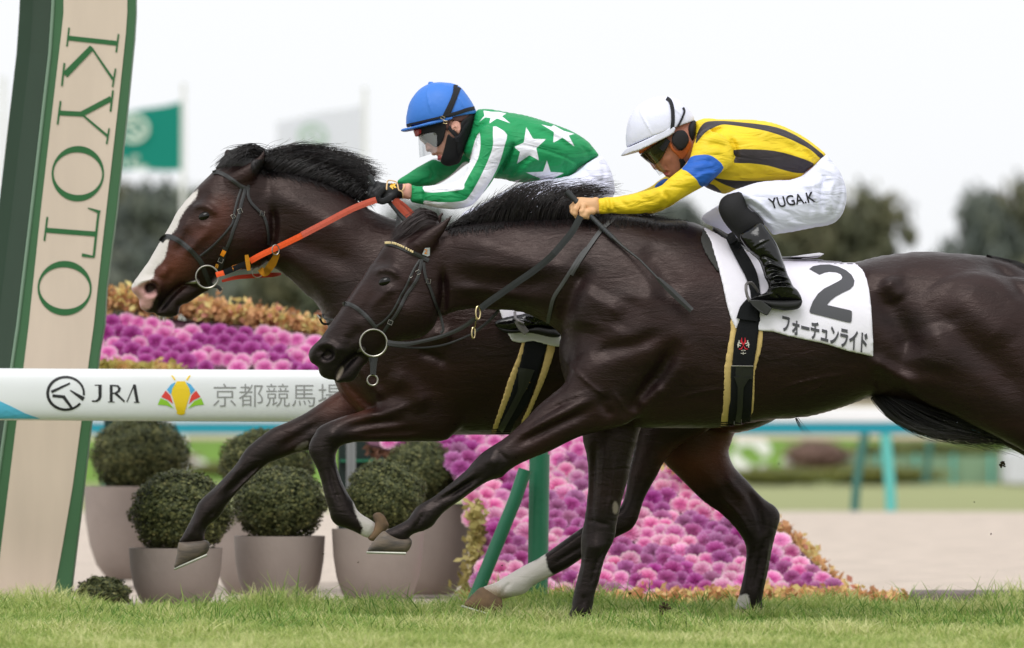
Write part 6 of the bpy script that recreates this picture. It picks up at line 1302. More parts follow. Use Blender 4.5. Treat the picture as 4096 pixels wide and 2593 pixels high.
def merge(*objs):
    V, Q = [], []; b = 0; me0 = objs[0].data; at = {}
    for o in objs:
        n = len(o.data.vertices); a = np.zeros(n * 3, np.float32); o.data.vertices.foreach_get('co', a); V.append(a.reshape(-1, 3))
        q = np.zeros(len(o.data.polygons) * 4, np.int32); o.data.polygons.foreach_get('vertices', q); Q.append(q.reshape(-1, 4) + b); b += n
        for A in o.data.attributes:
            if A.data_type == 'FLOAT' and A.domain == 'POINT': at.setdefault(A.name, None)
    vals = {k: np.concatenate([(lambda arr, A: (A.data.foreach_get('value', arr), arr)[1] if A else arr)(np.full(len(o.data.vertices), -1, np.float32), o.data.attributes.get(k)) for o in objs]) for k in at}
    m_ = me0.materials[0]; nm = objs[0].name.split('.')[0]
    for o in objs: bpy.data.objects.remove(o)
    r = np_mesh(nm, np.vstack(V), np.vstack(Q), m_)
    for k_, v in vals.items():
        A = r.data.attributes.new(k_, 'FLOAT', 'POINT'); A.data.foreach_set('value', v.astype(np.float32))
    return r
def embed(fig, small):
    """resample the finely drawn part into the body grid so the body stays one surface"""
    def interp(ax, v):
        t = (v - ax[0]) / (ax[1] - ax[0]); i = np.clip(np.floor(t).astype(int), 0, len(ax) - 2); return i, (t - i)
    si = [np.where((a >= b[0]) & (a <= b[-1]))[0] for a, b in ((fig.xs, small.xs), (fig.ys, small.ys), (fig.zs, small.zs))]
    g = small.field()
    ix, fx = interp(small.xs, fig.xs[si[0]]); iy, fy = interp(small.ys, fig.ys[si[1]]); iz, fz = interp(small.zs, fig.zs[si[2]])
    out = 0
    for a in (0, 1):
        for b in (0, 1):
            for c in (0, 1):
                out = out + g[np.ix_(ix + a, iy + b, iz + c)] * (fx if a else 1 - fx)[:, None, None] * (fy if b else 1 - fy)[None, :, None] * (fz if c else 1 - fz)[None, None, :]
    s0, s1, s2 = [slice(q[0], q[-1] + 1) for q in si]
    A = fig.G[s0, s1, s2]; fig.G[s0, s1, s2] = np.maximum(A, out)
def hand1(g, dy):
    g.layer(TU([(1060, 560), (900, 555), (750, 550), (620, 540), (555, 560), (500, 640), (440, 720), (470, 830), (560, 860), (640, 880), (760, 900), (880, 925), (1000, 930), (1100, 900)]), dy, .62, .012, sub=2)
    U = lambda u, v, d, r: (*TU([(u, v)])[0], dy + d, r)
    g.chain([U(560, 610, .035, .011), U(415, 770, .04, .0095), U(420, 880, .03, .0085), U(520, 960, .02, .008)])
    g.chain([U(590, 640, .012, .0115), U(440, 800, .012, .010), U(440, 900, .004, .009), U(530, 990, -.004, .0085)])
    g.chain([U(610, 690, -.012, .012), U(500, 830, -.018, .0105), U(485, 930, -.018, .0095), U(530, 1010, -.01, .0085)])
    g.chain([U(680, 760, -.028, .012), U(655, 880, -.036, .0105), U(665, 975, -.034, .0095), U(700, 1010, -.02, .009)])
    g.chain([U(900, 880, -.02, .014), U(790, 900, -.034, .0115), U(720, 980, -.036, .0095), U(790, 1015, -.03, .009)])
fa = Fig(2230, 700, 2480, 900, 0, .16, .0032); hand1(fa, -.10)
fb = Fig(2230, 700, 2480, 900, 0, .16, .0032); hand1(fb, .07)
for a in ([(560, 600), (440, 760)], [(620, 640), (520, 840)], [(600, 760), (610, 880)]): fa.stroke(TU(a), 2.2, -.003)
fj.G -= .021; embed(fj, fh); embed(fj, fa); embed(fj, fb)
gl = lambda V: np.where(V[:, 0] < W(2410, 900, 0).x, .01, -.01)
lip = lambda V: .012 - np.hypot(V[:, 0] - W(2660, 697, 0).x, V[:, 2] - W(2660, 697, 0).z)
rider1 = fj.mesh('person', SKIN, attrs={'glove': gl, 'lip': lip}, relax=0)
tag(rider1, 'crouching rider in yellow and black striped silks and white cap', 'person')
face = fh.mesh('face', SKIN, rider1, attrs={'glove': lambda V: np.full(len(V), -1), 'lip': lip}, G=fh.field() + .001)
hnd = fa.mesh('hand', SKIN, rider1, attrs={'glove': gl, 'lip': lambda V: np.full(len(V), -1.)}, G=fa.field() + .001)
# silks
fs = Fig(2330, 440, 3340, 880, 0, .36, .0052)
fs.layer(J_TORSO, 0, [(2800, 560, 1.0), (3000, 620, .9), (3250, 660, .85)], .02)
fs.layer(J_ARM, -.2, .62, .022, y0pts=arm_y(-.17, -.22, -.10)); fs.layer(J_FARM, .18, .6, .02, y0pts=arm_y(.17, .2, .09))
S = fs.stroke
for a, am, sg in (([(1340, 300), (1200, 350), (1120, 440)], .007, 7), ([(1360, 320), (1250, 370), (1180, 400)], -.006, 6), ([(1400, 400), (1440, 500), (1430, 600)], -.008, 7), ([(1080, 700), (1180, 690), (1300, 660)], -.004, 8), ([(850, 850), (900, 900), (880, 960)], -.005, 7),
   ([(800, 820), (850, 880), (820, 950)], .004, 8), ([(500, 880), (540, 930), (600, 960)], -.003, 6), ([(640, 850), (720, 900), (800, 930)], -.003, 7), ([(380, 880), (395, 940), (390, 1000)], -.004, 5), ([(410, 880), (425, 940), (425, 1000)], .004, 5), ([(440, 880), (460, 950), (500, 1000)], -.004, 5),
   ([(1500, 400), (1700, 440), (1900, 500), (2050, 600)], -.005, 14), ([(1500, 620), (1700, 690), (1900, 740)], -.004, 10), ([(1750, 460), (1900, 530), (2100, 600)], .004, 10), ([(1300, 760), (1500, 700), (1700, 700)], -.004, 10), ([(1900, 420), (2000, 500), (2080, 600)], -.005, 8), ([(1200, 480), (1300, 470), (1380, 520)], -.004, 8),
   ([(2020, 460), (2060, 560), (2020, 640)], .004, 7), ([(1600, 330), (1800, 380), (2000, 480)], .004, 9), ([(1100, 620), (1180, 600), (1260, 620)], -.003, 6), ([(1120, 740), (1190, 700), (1260, 690)], .003, 6)): S(TI(a), sg, am * 1.5, y=-.1)
blk = [fs.sd(TI(p), 2, -.1) for p in ([(1118, 460), (1130, 400), (1150, 340), (1185, 290), (1230, 269), (1350, 264), (1500, 279), (1700, 302), (1850, 342), (2000, 420), (2100, 490), (2170, 550), (2135, 566), (2080, 522), (2000, 470), (1850, 405), (1700, 356), (1550, 325), (1400, 302), (1330, 300), (1250, 335), (1190, 378), (1150, 425)],
   [(1422, 506), (1600, 503), (1750, 513), (1900, 546), (2075, 604), (2045, 640), (1990, 682), (1900, 678), (1800, 655), (1700, 630), (1550, 612), (1428, 610), (1440, 560)],
   [(1262, 726), (1340, 736), (1450, 746), (1600, 746), (1730, 742), (1600, 772), (1480, 808), (1400, 792), (1330, 766)], [(1180, 800), (1240, 768), (1300, 800), (1352, 856), (1280, 850), (1200, 820)])]
blu = [fs.sd(TI(p), 2, -.18) for p in ([(1010, 657), (1050, 612), (1082, 560), (1150, 546), (1230, 547), (1290, 580), (1347, 645), (1290, 715), (1180, 808), (1130, 750), (1080, 702), (1040, 672)], [(820, 752), (850, 722), (890, 700), (925, 708), (880, 750), (840, 778), (815, 775)])]
jersey1 = fs.mesh('jersey', YEL, rider1, attrs={'blk': lambda V: np.maximum.reduce([b(V) for b in blk]), 'blu': lambda V: np.maximum.reduce([b(V) for b in blu])}, relax=0)
fp = Fig(2780, 590, 3410, 990, 0, .36, .0052)
fp.layer(J_THIGH, -.16, [(2950, 850, .62), (3250, 800, .7)], .03, y0pts=[(2920, 860, -.22), (3250, 800, -.13)]); fp.layer(J_FLEG, .2, .7, .03)
fp.layer(TI([(1960, 700), (2060, 630), (2160, 545), (2250, 640), (2325, 800), (2320, 950), (2240, 1070), (2060, 1100), (1950, 900)]), 0, .8, .05)
S = fp.stroke
for k_, (a, am) in enumerate((([(2280, 700), (2300, 820), (2270, 960)], -.005), ([(2240, 740), (2200, 850), (2220, 1000)], .005), ([(2160, 700), (2130, 850), (2150, 1020)], -.006), ([(2090, 720), (2060, 800), (2090, 940)], .005), ([(1990, 780), (2040, 900), (2050, 1040)], -.004),
   ([(1500, 900), (1650, 1000), (1750, 1100)], -.005), ([(1480, 850), (1640, 940), (1760, 1060)], .005), ([(1560, 960), (1680, 1080), (1800, 1140)], .004), ([(2000, 730), (1900, 770), (1750, 790)], -.005), ([(2060, 660), (2140, 720), (2180, 800)], -.004), ([(2100, 620), (2180, 660), (2260, 700)], .004),
   ([(2300, 900), (2200, 1040), (2000, 1090)], -.004), ([(1990, 700), (1970, 745)], -.006), ([(1850, 1080), (2000, 1100), (2150, 1080)], .004))): S(TI(a), 7, am * 1.5, y=-.2)
br_1 = fp.mesh('breeches', BREECH, rider1, relax=0)
bvp = bvh_of(br_1)
P_, F_ = text_faces('YUGA.K', .012)
decal('breeches_lettering', place_text(P_, TI([(1728, 972), (2086, 916), (1700, 888), (2066, 832)])), F_, bvp, 0, ELAST, br_1, lift=.003, seg=12)
fk = Fig(2860, 770, 3080, 985, 0, .34, .0052); fk.layer(J_KNEE, -.235, [(2900, 820, .72), (3000, 900, .6)], .02); fk.mesh('legging', BLKFAB, rider1, relax=1)
fo = Fig(2930, 880, 3230, 1260, -.32, .12, .0036)
fo.layer(J_BOOT, 0, [(3030, 930, .66), (3120, 1100, .62), (3100, 1195, .55)], .02)
S = fo.stroke
for a, am in (([(1190, 740), (1280, 700), (1400, 740), (1480, 760)], .008), ([(1220, 790), (1320, 750), (1440, 800), (1500, 830)], -.008), ([(1220, 880), (1300, 890), (1400, 860), (1540, 900)], .009), ([(1260, 840), (1380, 820), (1500, 870)], -.007), ([(1270, 980), (1400, 960), (1500, 940), (1590, 990)], .008),
   ([(1280, 930), (1400, 910), (1560, 950)], -.008), ([(1290, 1050), (1400, 1010), (1520, 1010), (1640, 1050)], .006), ([(1280, 1010), (1420, 985), (1560, 1000)], -.007), ([(1130, 640), (1200, 600), (1300, 640), (1400, 690)], -.006), ([(1350, 1110), (1400, 1150), (1420, 1190)], -.005), ([(1020, 500), (1150, 420), (1310, 345)], .004),
   ([(1030, 520), (1160, 440), (1320, 365)], -.003), ([(1300, 880), (1360, 960), (1330, 1040)], .006), ([(1440, 880), (1480, 960), (1440, 1030)], -.005), ([(1080, 1150), (1200, 1120), (1330, 1110)], .004)): S(TV(a), 3.6, am, y=0)
boot1 = fo.mesh('boot', PATENT, rider1)
fso = Fig(2960, 1180, 3230, 1260, -.32, .1, .004); fso.layer(TV([(1012, 1192), (1150, 1180), (1300, 1188), (1500, 1190), (1700, 1186), (1724, 1200), (1716, 1250), (1690, 1290), (1640, 1316), (1500, 1332), (1430, 1322), (1300, 1296), (1170, 1240)]), 0, 1.1, .01, flat=.042); fso.mesh('boot_sole', BOOT_B, boot1)
b2 = boot1.copy(); C.objects.link(b2); b2.scale = (1, -1, 1)
# cap
def helmet(parent, Y, dome, low, peak, m_, pm, seams):
    g = Fig(min(p[0] for p in peak) - 10, min(p[1] for p in dome) - 10, max(p[0] for p in dome) + 20, max(p[1] for p in low) + 25, Y, .15, .0042)
    g.layer(dome[:-1] + low if False else dome + low, 0, .80, .01)
    for sm in seams: g.stroke(sm, 2.2, .0035)
    cut = poly_sdf(g.X2, g.Z2, np.array(g.w2([(dome[0][0] - 40, dome[0][1] + 6), (dome[0][0] - 60, 100), (dome[-1][0] + 90, 100), (dome[-1][0] + 60, dome[-1][1] - 8), (dome[-1][0], dome[-1][1] + 6)], Y)))
    g.G = np.minimum(g.field(), cut[:, None, :]); g.disp *= 0
    h = g.mesh('cap', m_, parent)
    q = Fig(min(p[0] for p in peak) - 10, min(p[1] for p in peak) - 20, max(p[0] for p in peak) + 20, max(p[1] for p in peak) + 25, Y, .13, .003)
    x0 = W(min(p[0] for p in peak), 0, Y).x; x1 = W(max(p[0] for p in peak), 0, Y).x
    taper = 0.112 * np.sin(np.clip((q.xs - x0) / (x1 - x0), 0.01, .62) * 1.57 / .62) ** .55
    d = poly_sdf(q.X2, q.Z2, np.array(q.w2(smooth_poly(peak, 2), Y))) + .001
    q.G = np.minimum(d[:, None, :], (taper[:, None] - np.abs(q.ys[None, :] - Y))[:, :, None]).astype(np.float32)
    q.mesh('cap_peak', pm, h, relax=1); return h
cap1 = helmet(rider1, 0, TI([(575, 500), (568, 440), (568, 370), (580, 290), (606, 222), (648, 162), (708, 116), (778, 86), (860, 70), (930, 78), (1000, 110), (1052, 156), (1092, 206), (1116, 256)]), TI([(1100, 380), (1020, 500), (880, 580), (740, 610), (630, 580)]),
  TI([(528, 545), (570, 498), (640, 466), (760, 414), (936, 326), (945, 372), (860, 420), (780, 458), (690, 500), (620, 522), (570, 538)]), CAPW, CAPW,
  [TI([(770, 88), (700, 130), (680, 200), (720, 290), (775, 390)]), TI([(740, 116), (840, 128), (920, 160), (1000, 220), (1050, 280)])])
bvh1 = bvh_of(cap1)
def band(name, bv, pts, w, Y, m_, parent, lift=.002, default=-.05, free=None):
    mb = MB(); strap(bv, pts, w, Y, lift=lift, mb=mb, default=default, free=free, step=4); return mb.build(name, m_, parent)
band('cap_strap', bvh1, TI([(893, 84), (920, 106), (938, 160), (944, 240), (940, 310), (925, 380)]), 15, 0, ELAST, cap1); band('cap_strap', bvh1, TI([(1026, 160), (1036, 192), (1015, 250), (985, 310), (960, 345)]), 8, 0, ELAST, cap1)
fsk = Fig(2500, 470, 2900, 740, 0, .16, .004); fsk.layer(J_HEAD, 0, [(2590, 620, .5), (2640, 680, .45), (2720, 560, .68)], .01, sub=2)
patch(fsk, 'headband', TS([(320, 1030), (720, 850), (950, 720), (980, 780), (900, 840), (700, 900), (520, 1040), (420, 1080), (340, 1070)]), .014, ORSTRAP, cap1, depth=.01)
gog1 = patch(fsk, 'goggles', TS([(500, 1060), (620, 980), (760, 880), (930, 760), (1020, 830), (960, 1000), (900, 1110), (850, 1180), (780, 1235), (700, 1220), (610, 1160), (540, 1100)]), .016, LENS, rider1, depth=.012)
patch(fsk, 'headband', TS([(990, 850), (1040, 820), (1100, 960), (1200, 1000), (1290, 960), (1360, 820), (1420, 860), (1390, 960), (1330, 1080), (1270, 1150), (1220, 1150), (1160, 1080), (1060, 990)]), .012, ORSTRAP, cap1, depth=.01)
patch(fsk, 'ear_pad', TS([(1060, 820), (1090, 700), (1180, 640), (1280, 640), (1350, 720), (1370, 830), (1310, 940), (1230, 995), (1160, 970), (1100, 900)]), .024, BLKFAB, cap1, depth=.01)
patch(fsk, 'chin_strap', TS([(1190, 1150), (1260, 1140), (1300, 1180), (1330, 1240), (1300, 1300), (1230, 1330), (1215, 1220)]), .012, ELAST, cap1, depth=.01)
band('goggle_strap', bvh_of(gog1, cap1), TI([(935, 350), (915, 400), (880, 460), (850, 500)]), 22, 0, ELAST, gog1, lift=.004, default=-.085)
g = Fig(2760, 470, 2800, 590, 0, .12, .005); g = Fig(2740, 460, 2810, 600, 0, .12, .005); g.layer(TI([(1050, 312), (1112, 262), (1134, 300), (1128, 400), (1112, 455), (1085, 455), (1050, 400)]), 0, 3, .01, flat=.098); g.mesh('collar_guard', BLKFAB, cap1)
def visor(parent, Y, tl, bl, tr, br, hw=.078):
    V, Fc = [], []
    for i in range(13):
        a = (i / 12 - .5) * math.pi; c = math.cos(a)
        for (l, r) in ((tl, tr), (bl, br)):
            x = r[0] + (l[0] - r[0]) * c; z = r[1] + (l[1] - r[1]) * c; V.append(W(x, z, Y + hw * math.sin(a)))
    for i in range(12): Fc.append((2 * i, 2 * i + 2, 2 * i + 3, 2 * i + 1))
    return py_mesh('visor', V, Fc, GLASSM, parent, True)
visor(gog1, 0, TS([(560, 1080)])[0], TS([(840, 1450)])[0], TS([(700, 1000)])[0], TS([(960, 1380)])[0], .06)

# ---- rider of the far horse
L_TORSO = TH([(808, 292), (860, 273), (920, 275), (1050, 298), (1200, 324), (1350, 368), (1500, 420), (1600, 464), (1700, 530), (1752, 590), (1790, 642), (1762, 662), (1700, 702), (1640, 745), (1600, 792), (1558, 845), (1505, 890), (1430, 885), (1300, 876), (1180, 862), (1090, 852), (1040, 835), (950, 825), (880, 770), (800, 700), (722, 650), (705, 592), (740, 500), (775, 400)])
L_ARM = TH([(900, 405), (850, 435), (830, 480), (800, 560), (778, 625), (758, 690), (735, 745), (712, 795), (670, 838), (600, 866), (500, 880), (400, 884), (320, 880), (285, 878), (276, 940), (284, 1005), (330, 1022), (400, 1035), (500, 1060), (620, 1075), (720, 1062), (790, 1032), (862, 950), (930, 862), (1000, 742), (1080, 622), (1112, 540), (1085, 490), (1050, 450), (985, 418)])
L_FARM = TH([(185, 850), (260, 800), (330, 752), (400, 712), (470, 672), (540, 672), (640, 640), (760, 600), (780, 680), (720, 725), (650, 780), (560, 845), (480, 885), (340, 900), (200, 890)])
L_LEG = TH([(1795, 650), (1850, 695), (1892, 780), (1915, 880), (1910, 965), (1850, 1060), (1700, 1120), (1400, 1160), (1100, 1200), (850, 1250), (700, 1260), (668, 1220), (672, 1165), (700, 1112), (770, 1070), (850, 1040), (950, 985), (1010, 950), (1110, 900), (1250, 850), (1560, 800), (1700, 700)])
L_BOOT = TB([(1658, 880), (1700, 852), (1800, 826), (1870, 815), (1950, 780), (1960, 700), (1930, 600), (2060, 540), (2110, 640), (2150, 760), (2170, 880), (2150, 930), (2090, 930), (2000, 915), (1900, 930), (1800, 950), (1720, 938), (1670, 915)])
L_SHIN = TB([(1440, 80), (1560, 40), (1700, 200), (1900, 420), (2080, 560), (2080, 640), (1980, 660), (1780, 480), (1560, 260)])
L_HEAD = TR([(300, 700), (310, 800), (345, 900), (360, 945), (400, 990), (448, 1032), (462, 1075), (470, 1120), (476, 1158), (508, 1172), (545, 1166), (556, 1196), (564, 1224), (600, 1228), (640, 1216), (648, 1240), (650, 1262), (646, 1288), (668, 1300), (690, 1306), (720, 1340), (790, 1362), (880, 1345), (980, 1305), (1060, 1160), (1160, 900), (1200, 700), (1150, 500), (900, 400), (500, 450)])
fl = Fig(1470, 380, 2480, 1380, Y2, .42, .0065)
def arm_y2(a, b, c): return [(1990, 550, a), (1860, 800, b), (1640, 780, c)]
fl.layer(L_TORSO, 0, .9, .02, grow=-.01); fl.layer(L_ARM, -.2, .62, .03, grow=-.01, y0pts=arm_y2(-.17, -.2, -.13)); fl.layer(L_FARM, .18, .6, .03, grow=-.01, y0pts=arm_y2(.16, .2, .1))
fl.layer(L_LEG, -.18, .6, .03, grow=-.01, y0pts=[(1900, 880, -.22), (2350, 780, -.1)]); fl.layer(L_SHIN, -.26, .6, .03, grow=-.008); fl.layer(L_BOOT, -.31, .55, .02, grow=-.01)
fl.layer(TR([(900, 700), (1200, 500), (1300, 800), (1100, 1250), (950, 1200)]), 0, .55, .02)
fw = Fig(1590, 360, 1960, 680, Y2, .14, .0034); fw.layer(L_HEAD, 0, [(1660, 560, .52), (1720, 620, .42), (1850, 500, .68)], .01, sub=2)
for a, sg, am in ((TR([(640, 1218), (680, 1222), (715, 1212)]), 3, -.02), (TR([(490, 1140), (540, 1120)]), 4, .005), (TR([(400, 950), (470, 1000)]), 8, -.008), (TR([(640, 1080), (740, 1040)]), 12, .004), (TR([(510, 1160), (535, 1155)]), 2.5, -.006)): fw.stroke(a, sg, am)
for sg in (-1, 1):
    fw.cap((*TR([(925, 760)])[0], sg * .078), (*TR([(945, 870)])[0], sg * .074), .018, .009, sq=.5); 
fw.stroke(TR([(900, 760), (905, 820), (930, 850)]), 4, -.006)
fg = Fig(1450, 670, 1680, 830, Y2, .18, .0032)
U = lambda u, v, d, r: (*TQ([(u, v)])[0], -.14 + d, r)
fg.layer(TQ([(600, 490), (700, 480), (870, 505), (1100, 520), (1380, 530), (1560, 545), (1560, 920), (1380, 930), (1200, 945), (1000, 1000), (860, 1050), (720, 1030), (620, 960), (540, 800), (520, 600)]), -.14, .6, .01, sub=2)
fg.chain([U(620, 530, .03, .012), U(440, 660, .035, .010), U(400, 800, .03, .0095), U(450, 920, .02, .009)]); fg.chain([U(640, 560, .008, .0125), U(460, 700, .008, .011), U(425, 840, .0, .010), U(490, 960, -.004, .009)])
fg.chain([U(680, 620, -.014, .0125), U(520, 760, -.02, .011), U(490, 880, -.02, .010), U(580, 980, -.014, .009)]); fg.chain([U(760, 700, -.03, .0125), U(620, 860, -.038, .011), U(640, 980, -.034, .010), U(740, 1030, -.02, .0095)])
fg.chain([U(1050, 850, -.02, .016), U(900, 960, -.036, .0125), U(780, 1010, -.036, .0105), U(700, 1000, -.03, .009)])
fg2 = Fig(1450, 670, 1680, 830, Y2, .18, .0032)
for d in (0,): fg2.layer(TQ([(600, 490), (700, 480), (870, 505), (1100, 520), (1380, 530), (1560, 545), (1560, 900), (1200, 900), (860, 930), (620, 900), (520, 600)]), .08, .6, .01, sub=2)
for k_ in range(4): fg2.chain([(*TQ([(640 + 40 * k_, 560 + 50 * k_)])[0], .10 - .02 * k_, .012), (*TQ([(480 + 40 * k_, 700 + 50 * k_)])[0], .10 - .02 * k_, .010), (*TQ([(460 + 50 * k_, 850 + 40 * k_)])[0], .09 - .02 * k_, .009)])
fl.G -= .014; embed(fl, fw); embed(fl, fg); embed(fl, fg2)
gl2 = lambda V: np.where((V[:, 0] < W(*TQ([(1330, 800)])[0], Y2 - .14).x), .01, -.01)
lip2 = lambda V: .011 - np.hypot(V[:, 0] - W(*TR([(665, 1265)])[0], Y2).x, V[:, 2] - W(*TR([(665, 1265)])[0], Y2).z)
rider2 = fl.mesh('person', SKIN2, attrs={'glove': gl2, 'lip': lip2}, relax=0)
tag(rider2, 'crouching rider in green silks with white stars and blue cap', 'person')
fw.mesh('face', SKIN2, rider2, attrs={'glove': lambda V: np.full(len(V), -1), 'lip': lip2}, G=fw.field() + .001)
hand2 = fg.mesh('hand', SKIN2, rider2, attrs={'glove': gl2, 'lip': lambda V: np.full(len(V), -1.)}, G=fg.field() + .001)
bvq = bvh_of(hand2)
for nm, ln in (('glove_piping', [(875, 690), (882, 560), (905, 450), (960, 430), (1060, 445), (1150, 480), (1185, 580), (1215, 695), (1290, 730), (1325, 800), (1330, 920)]), ('glove_piping', [(1375, 530), (1365, 620), (1310, 705)])): band(nm, bvq, TQ(ln), 5, Y2, BEIGE, hand2, lift=.002, default=-.17)
Pq, Fq = poly_faces([TQ([(960, 600), (1010, 500), (1060, 520), (1100, 490), (1130, 540), (1100, 570), (1150, 620), (1140, 640), (1090, 640), (1060, 600), (1040, 620), (1070, 650), (1040, 680), (1000, 640)])]); decal('glove_emblem', Pq, Fq, bvq, Y2, GOLD, hand2, lift=.003)
ft = Fig(1575, 420, 2420, 860, Y2, .36, .0052)
ft.layer(L_TORSO, 0, .96, .02); ft.layer(L_ARM, -.2, .62, .022, y0pts=arm_y2(-.17, -.2, -.13)); ft.layer(L_FARM, .18, .6, .02, y0pts=arm_y2(.16, .2, .1))
S = ft.stroke
for a, am, sg in (([(930, 400), (850, 430), (790, 500)], .006, 6), ([(900, 380), (820, 420), (760, 480)], -.007, 6), ([(1110, 540), (1080, 640), (990, 790)], -.010, 6), ([(1150, 560), (1400, 620), (1560, 680), (1650, 740)], -.003, 3), ([(1520, 680), (1515, 780), (1530, 860)], -.006, 6), ([(1560, 700), (1600, 760)], .005, 7), ([(1250, 640), (1150, 730), (1050, 820)], -.007, 9),
   ([(1300, 660), (1200, 760), (1100, 840)], .006, 10), ([(1400, 680), (1300, 780), (1250, 860)], -.005, 8), ([(1240, 400), (1400, 440), (1600, 560)], .005, 9), ([(1260, 430), (1400, 480), (1560, 590)], -.004, 8), ([(720, 790), (690, 850), (720, 900)], -.005, 5), ([(750, 800), (790, 860), (780, 940)], .004, 6), ([(560, 890), (600, 920), (560, 950)], -.004, 5), ([(620, 870), (660, 910), (640, 950)], .004, 5),
   ([(400, 890), (392, 960), (402, 1030)], -.006, 4), ([(300, 890), (420, 900), (460, 940)], -.003, 4), ([(1640, 560), (1700, 620), (1720, 690)], -.004, 7), ([(420, 720), (460, 760), (440, 820)], -.004, 5)): S(TH(a), sg, am * 1.5, y=-.1)
whs = [ft.sd(TH(p), 1 if s_ else 2, -.15) for s_, p in ((0, [(836, 458), (845, 560), (838, 625), (822, 685), (765, 790), (715, 885), (706, 925), (560, 941), (400, 939), (398, 870), (540, 865), (640, 840), (700, 790), (730, 710), (770, 620), (800, 520)]),
   (0, [(945, 415), (1000, 432), (1057, 482), (1040, 560), (1000, 700), (940, 830), (862, 955), (790, 1045), (720, 1085), (600, 1090), (500, 1080), (398, 1045), (396, 1006), (500, 1022), (620, 1026), (710, 1014), (750, 982), (810, 890), (870, 770), (922, 650), (946, 560)]),
   (1, [(832, 372), (875, 320), (866, 274), (930, 286), (990, 286), (1052, 299), (1015, 326), (1085, 388), (975, 345), (912, 390), (925, 340), (880, 335)]), (1, [(1210, 418), (1265, 515), (1370, 515), (1290, 590), (1312, 688), (1235, 645), (1135, 712), (1160, 620), (1112, 580), (1190, 545)]),
   (1, [(1330, 392), (1410, 410), (1430, 392), (1510, 440), (1600, 462), (1550, 480), (1598, 572), (1500, 500), (1425, 545), (1432, 455)]), (1, [(1375, 685), (1405, 775), (1515, 780), (1425, 825), (1440, 900), (1360, 858), (1270, 875), (1325, 825), (1210, 780), (1345, 772)]), (1, [(1040, 818), (1085, 848), (1170, 828), (1120, 856), (1050, 850)]))]
whf = [ft.sd(TH(p), 2, .15) for p in ([(170, 850), (330, 748), (470, 664), (545, 690), (400, 795), (320, 868), (190, 880)], [(740, 695), (700, 705), (640, 770), (560, 835), (480, 880), (560, 890), (660, 800), (745, 720)])]
jersey2 = ft.mesh('jersey', GRN, rider2, attrs={'wht': lambda V: np.where(V[:, 1] < Y2 + .12, np.maximum.reduce([b(V) for b in whs]), np.maximum.reduce([b(V) for b in whf])), 'cuff': lambda V: np.where(V[:, 1] < Y2, W(*TH([(279, 900)])[0], Y2 - .13).x - V[:, 0], -1)}, relax=0)
fq = Fig(1810, 600, 2480, 950, Y2, .34, .006); fq.layer(L_LEG, -.18, [(1900, 880, .55), (2400, 780, .8)], .02, y0pts=[(1900, 880, -.22), (2350, 780, -.1)]); fq.layer(TH([(1560, 800), (1700, 700), (1795, 650), (1850, 695), (1892, 780), (1915, 880), (1910, 965), (1800, 1060), (1600, 1080)]), 0, .8, .03)
for a, am in (([(1650, 760), (1750, 850), (1900, 880)], -.006), ([(1600, 800), (1750, 930), (1900, 940)], .006), ([(1800, 680), (1830, 800), (1800, 900)], -.005), ([(750, 1100), (900, 1060), (1000, 980)], -.004)): fq.stroke(TH(a), 7, am * 1.3)
fq.mesh('breeches', BREECH, rider2, relax=0)
fz = Fig(1950, 1080, 2270, 1360, Y2 - .37, .1, .0045); fz.layer(L_BOOT, 0, .55, .02)
for a, am in (([(1960, 850), (2020, 800), (2100, 800)], .006), ([(1900, 840), (1960, 880), (2050, 850)], -.006), ([(1800, 850), (1900, 870), (2000, 900)], .004)): fz.stroke(TB(a), 4, am)
boot2 = fz.mesh('boot', PATENT, rider2)
fz = Fig(1950, 1280, 2270, 1380, Y2 - .37, .1, .0045); fz.layer(TB([(1655, 890), (1720, 925), (1900, 930), (2000, 910), (2090, 925), (2150, 935), (2185, 992), (2100, 998), (2000, 975), (1900, 962), (1760, 968), (1695, 935)]), 0, 1.1, .01, flat=.04); fz.mesh('boot_sole', BOOT_B, boot2)
b3 = boot2.copy(); C.objects.link(b3); b3.scale = (1, -1, 1); b3.location = (0, 2 * Y2, 0)
stirrup(horse2, [(*TB([(1818, 800)])[0], .06), (*TB([(1824, 850)])[0], 0), (*TB([(1850, 872)])[0], -.02), (*TB([(1890, 890)])[0], -.02)], Y2, -.43)
mb = MB(); strap(None, TB([(1835, 865), (1870, 915), (1915, 965)]), [22, 30, 24], Y2, free=-.44, mb=mb, th=.008); mb.build('stirrup_tread', STIR, horse2)
cap2 = helmet(rider2, Y2, TR([(180, 800), (170, 740), (172, 640), (190, 540), (215, 440), (270, 340), (350, 240), (430, 180), (505, 140), (560, 120), (680, 112), (800, 118), (910, 140), (1000, 190), (1080, 280), (1150, 380), (1200, 470), (1240, 570)]), TR([(1230, 740), (1120, 900), (900, 1000), (600, 1010), (330, 940)]),
  TR([(88, 848), (130, 826), (250, 812), (400, 775), (700, 700), (860, 660), (870, 690), (700, 740), (500, 785), (300, 825), (200, 848), (130, 860)]), CAPB, CAPB,
  [TR([(520, 130), (495, 300), (520, 450), (550, 600)]), TR([(960, 340), (1010, 430), (1050, 520)]), TR([(560, 130), (700, 150), (850, 200)])])
mb = MB(); mb.lathe([(.011, -.003), (.011, .002), (.007, .006)], W(*TR([(545, 128)])[0], Y2), 16); mb.build('cap_button', CAPB, cap2, smooth=True)
bvh2 = bvh_of(cap2)
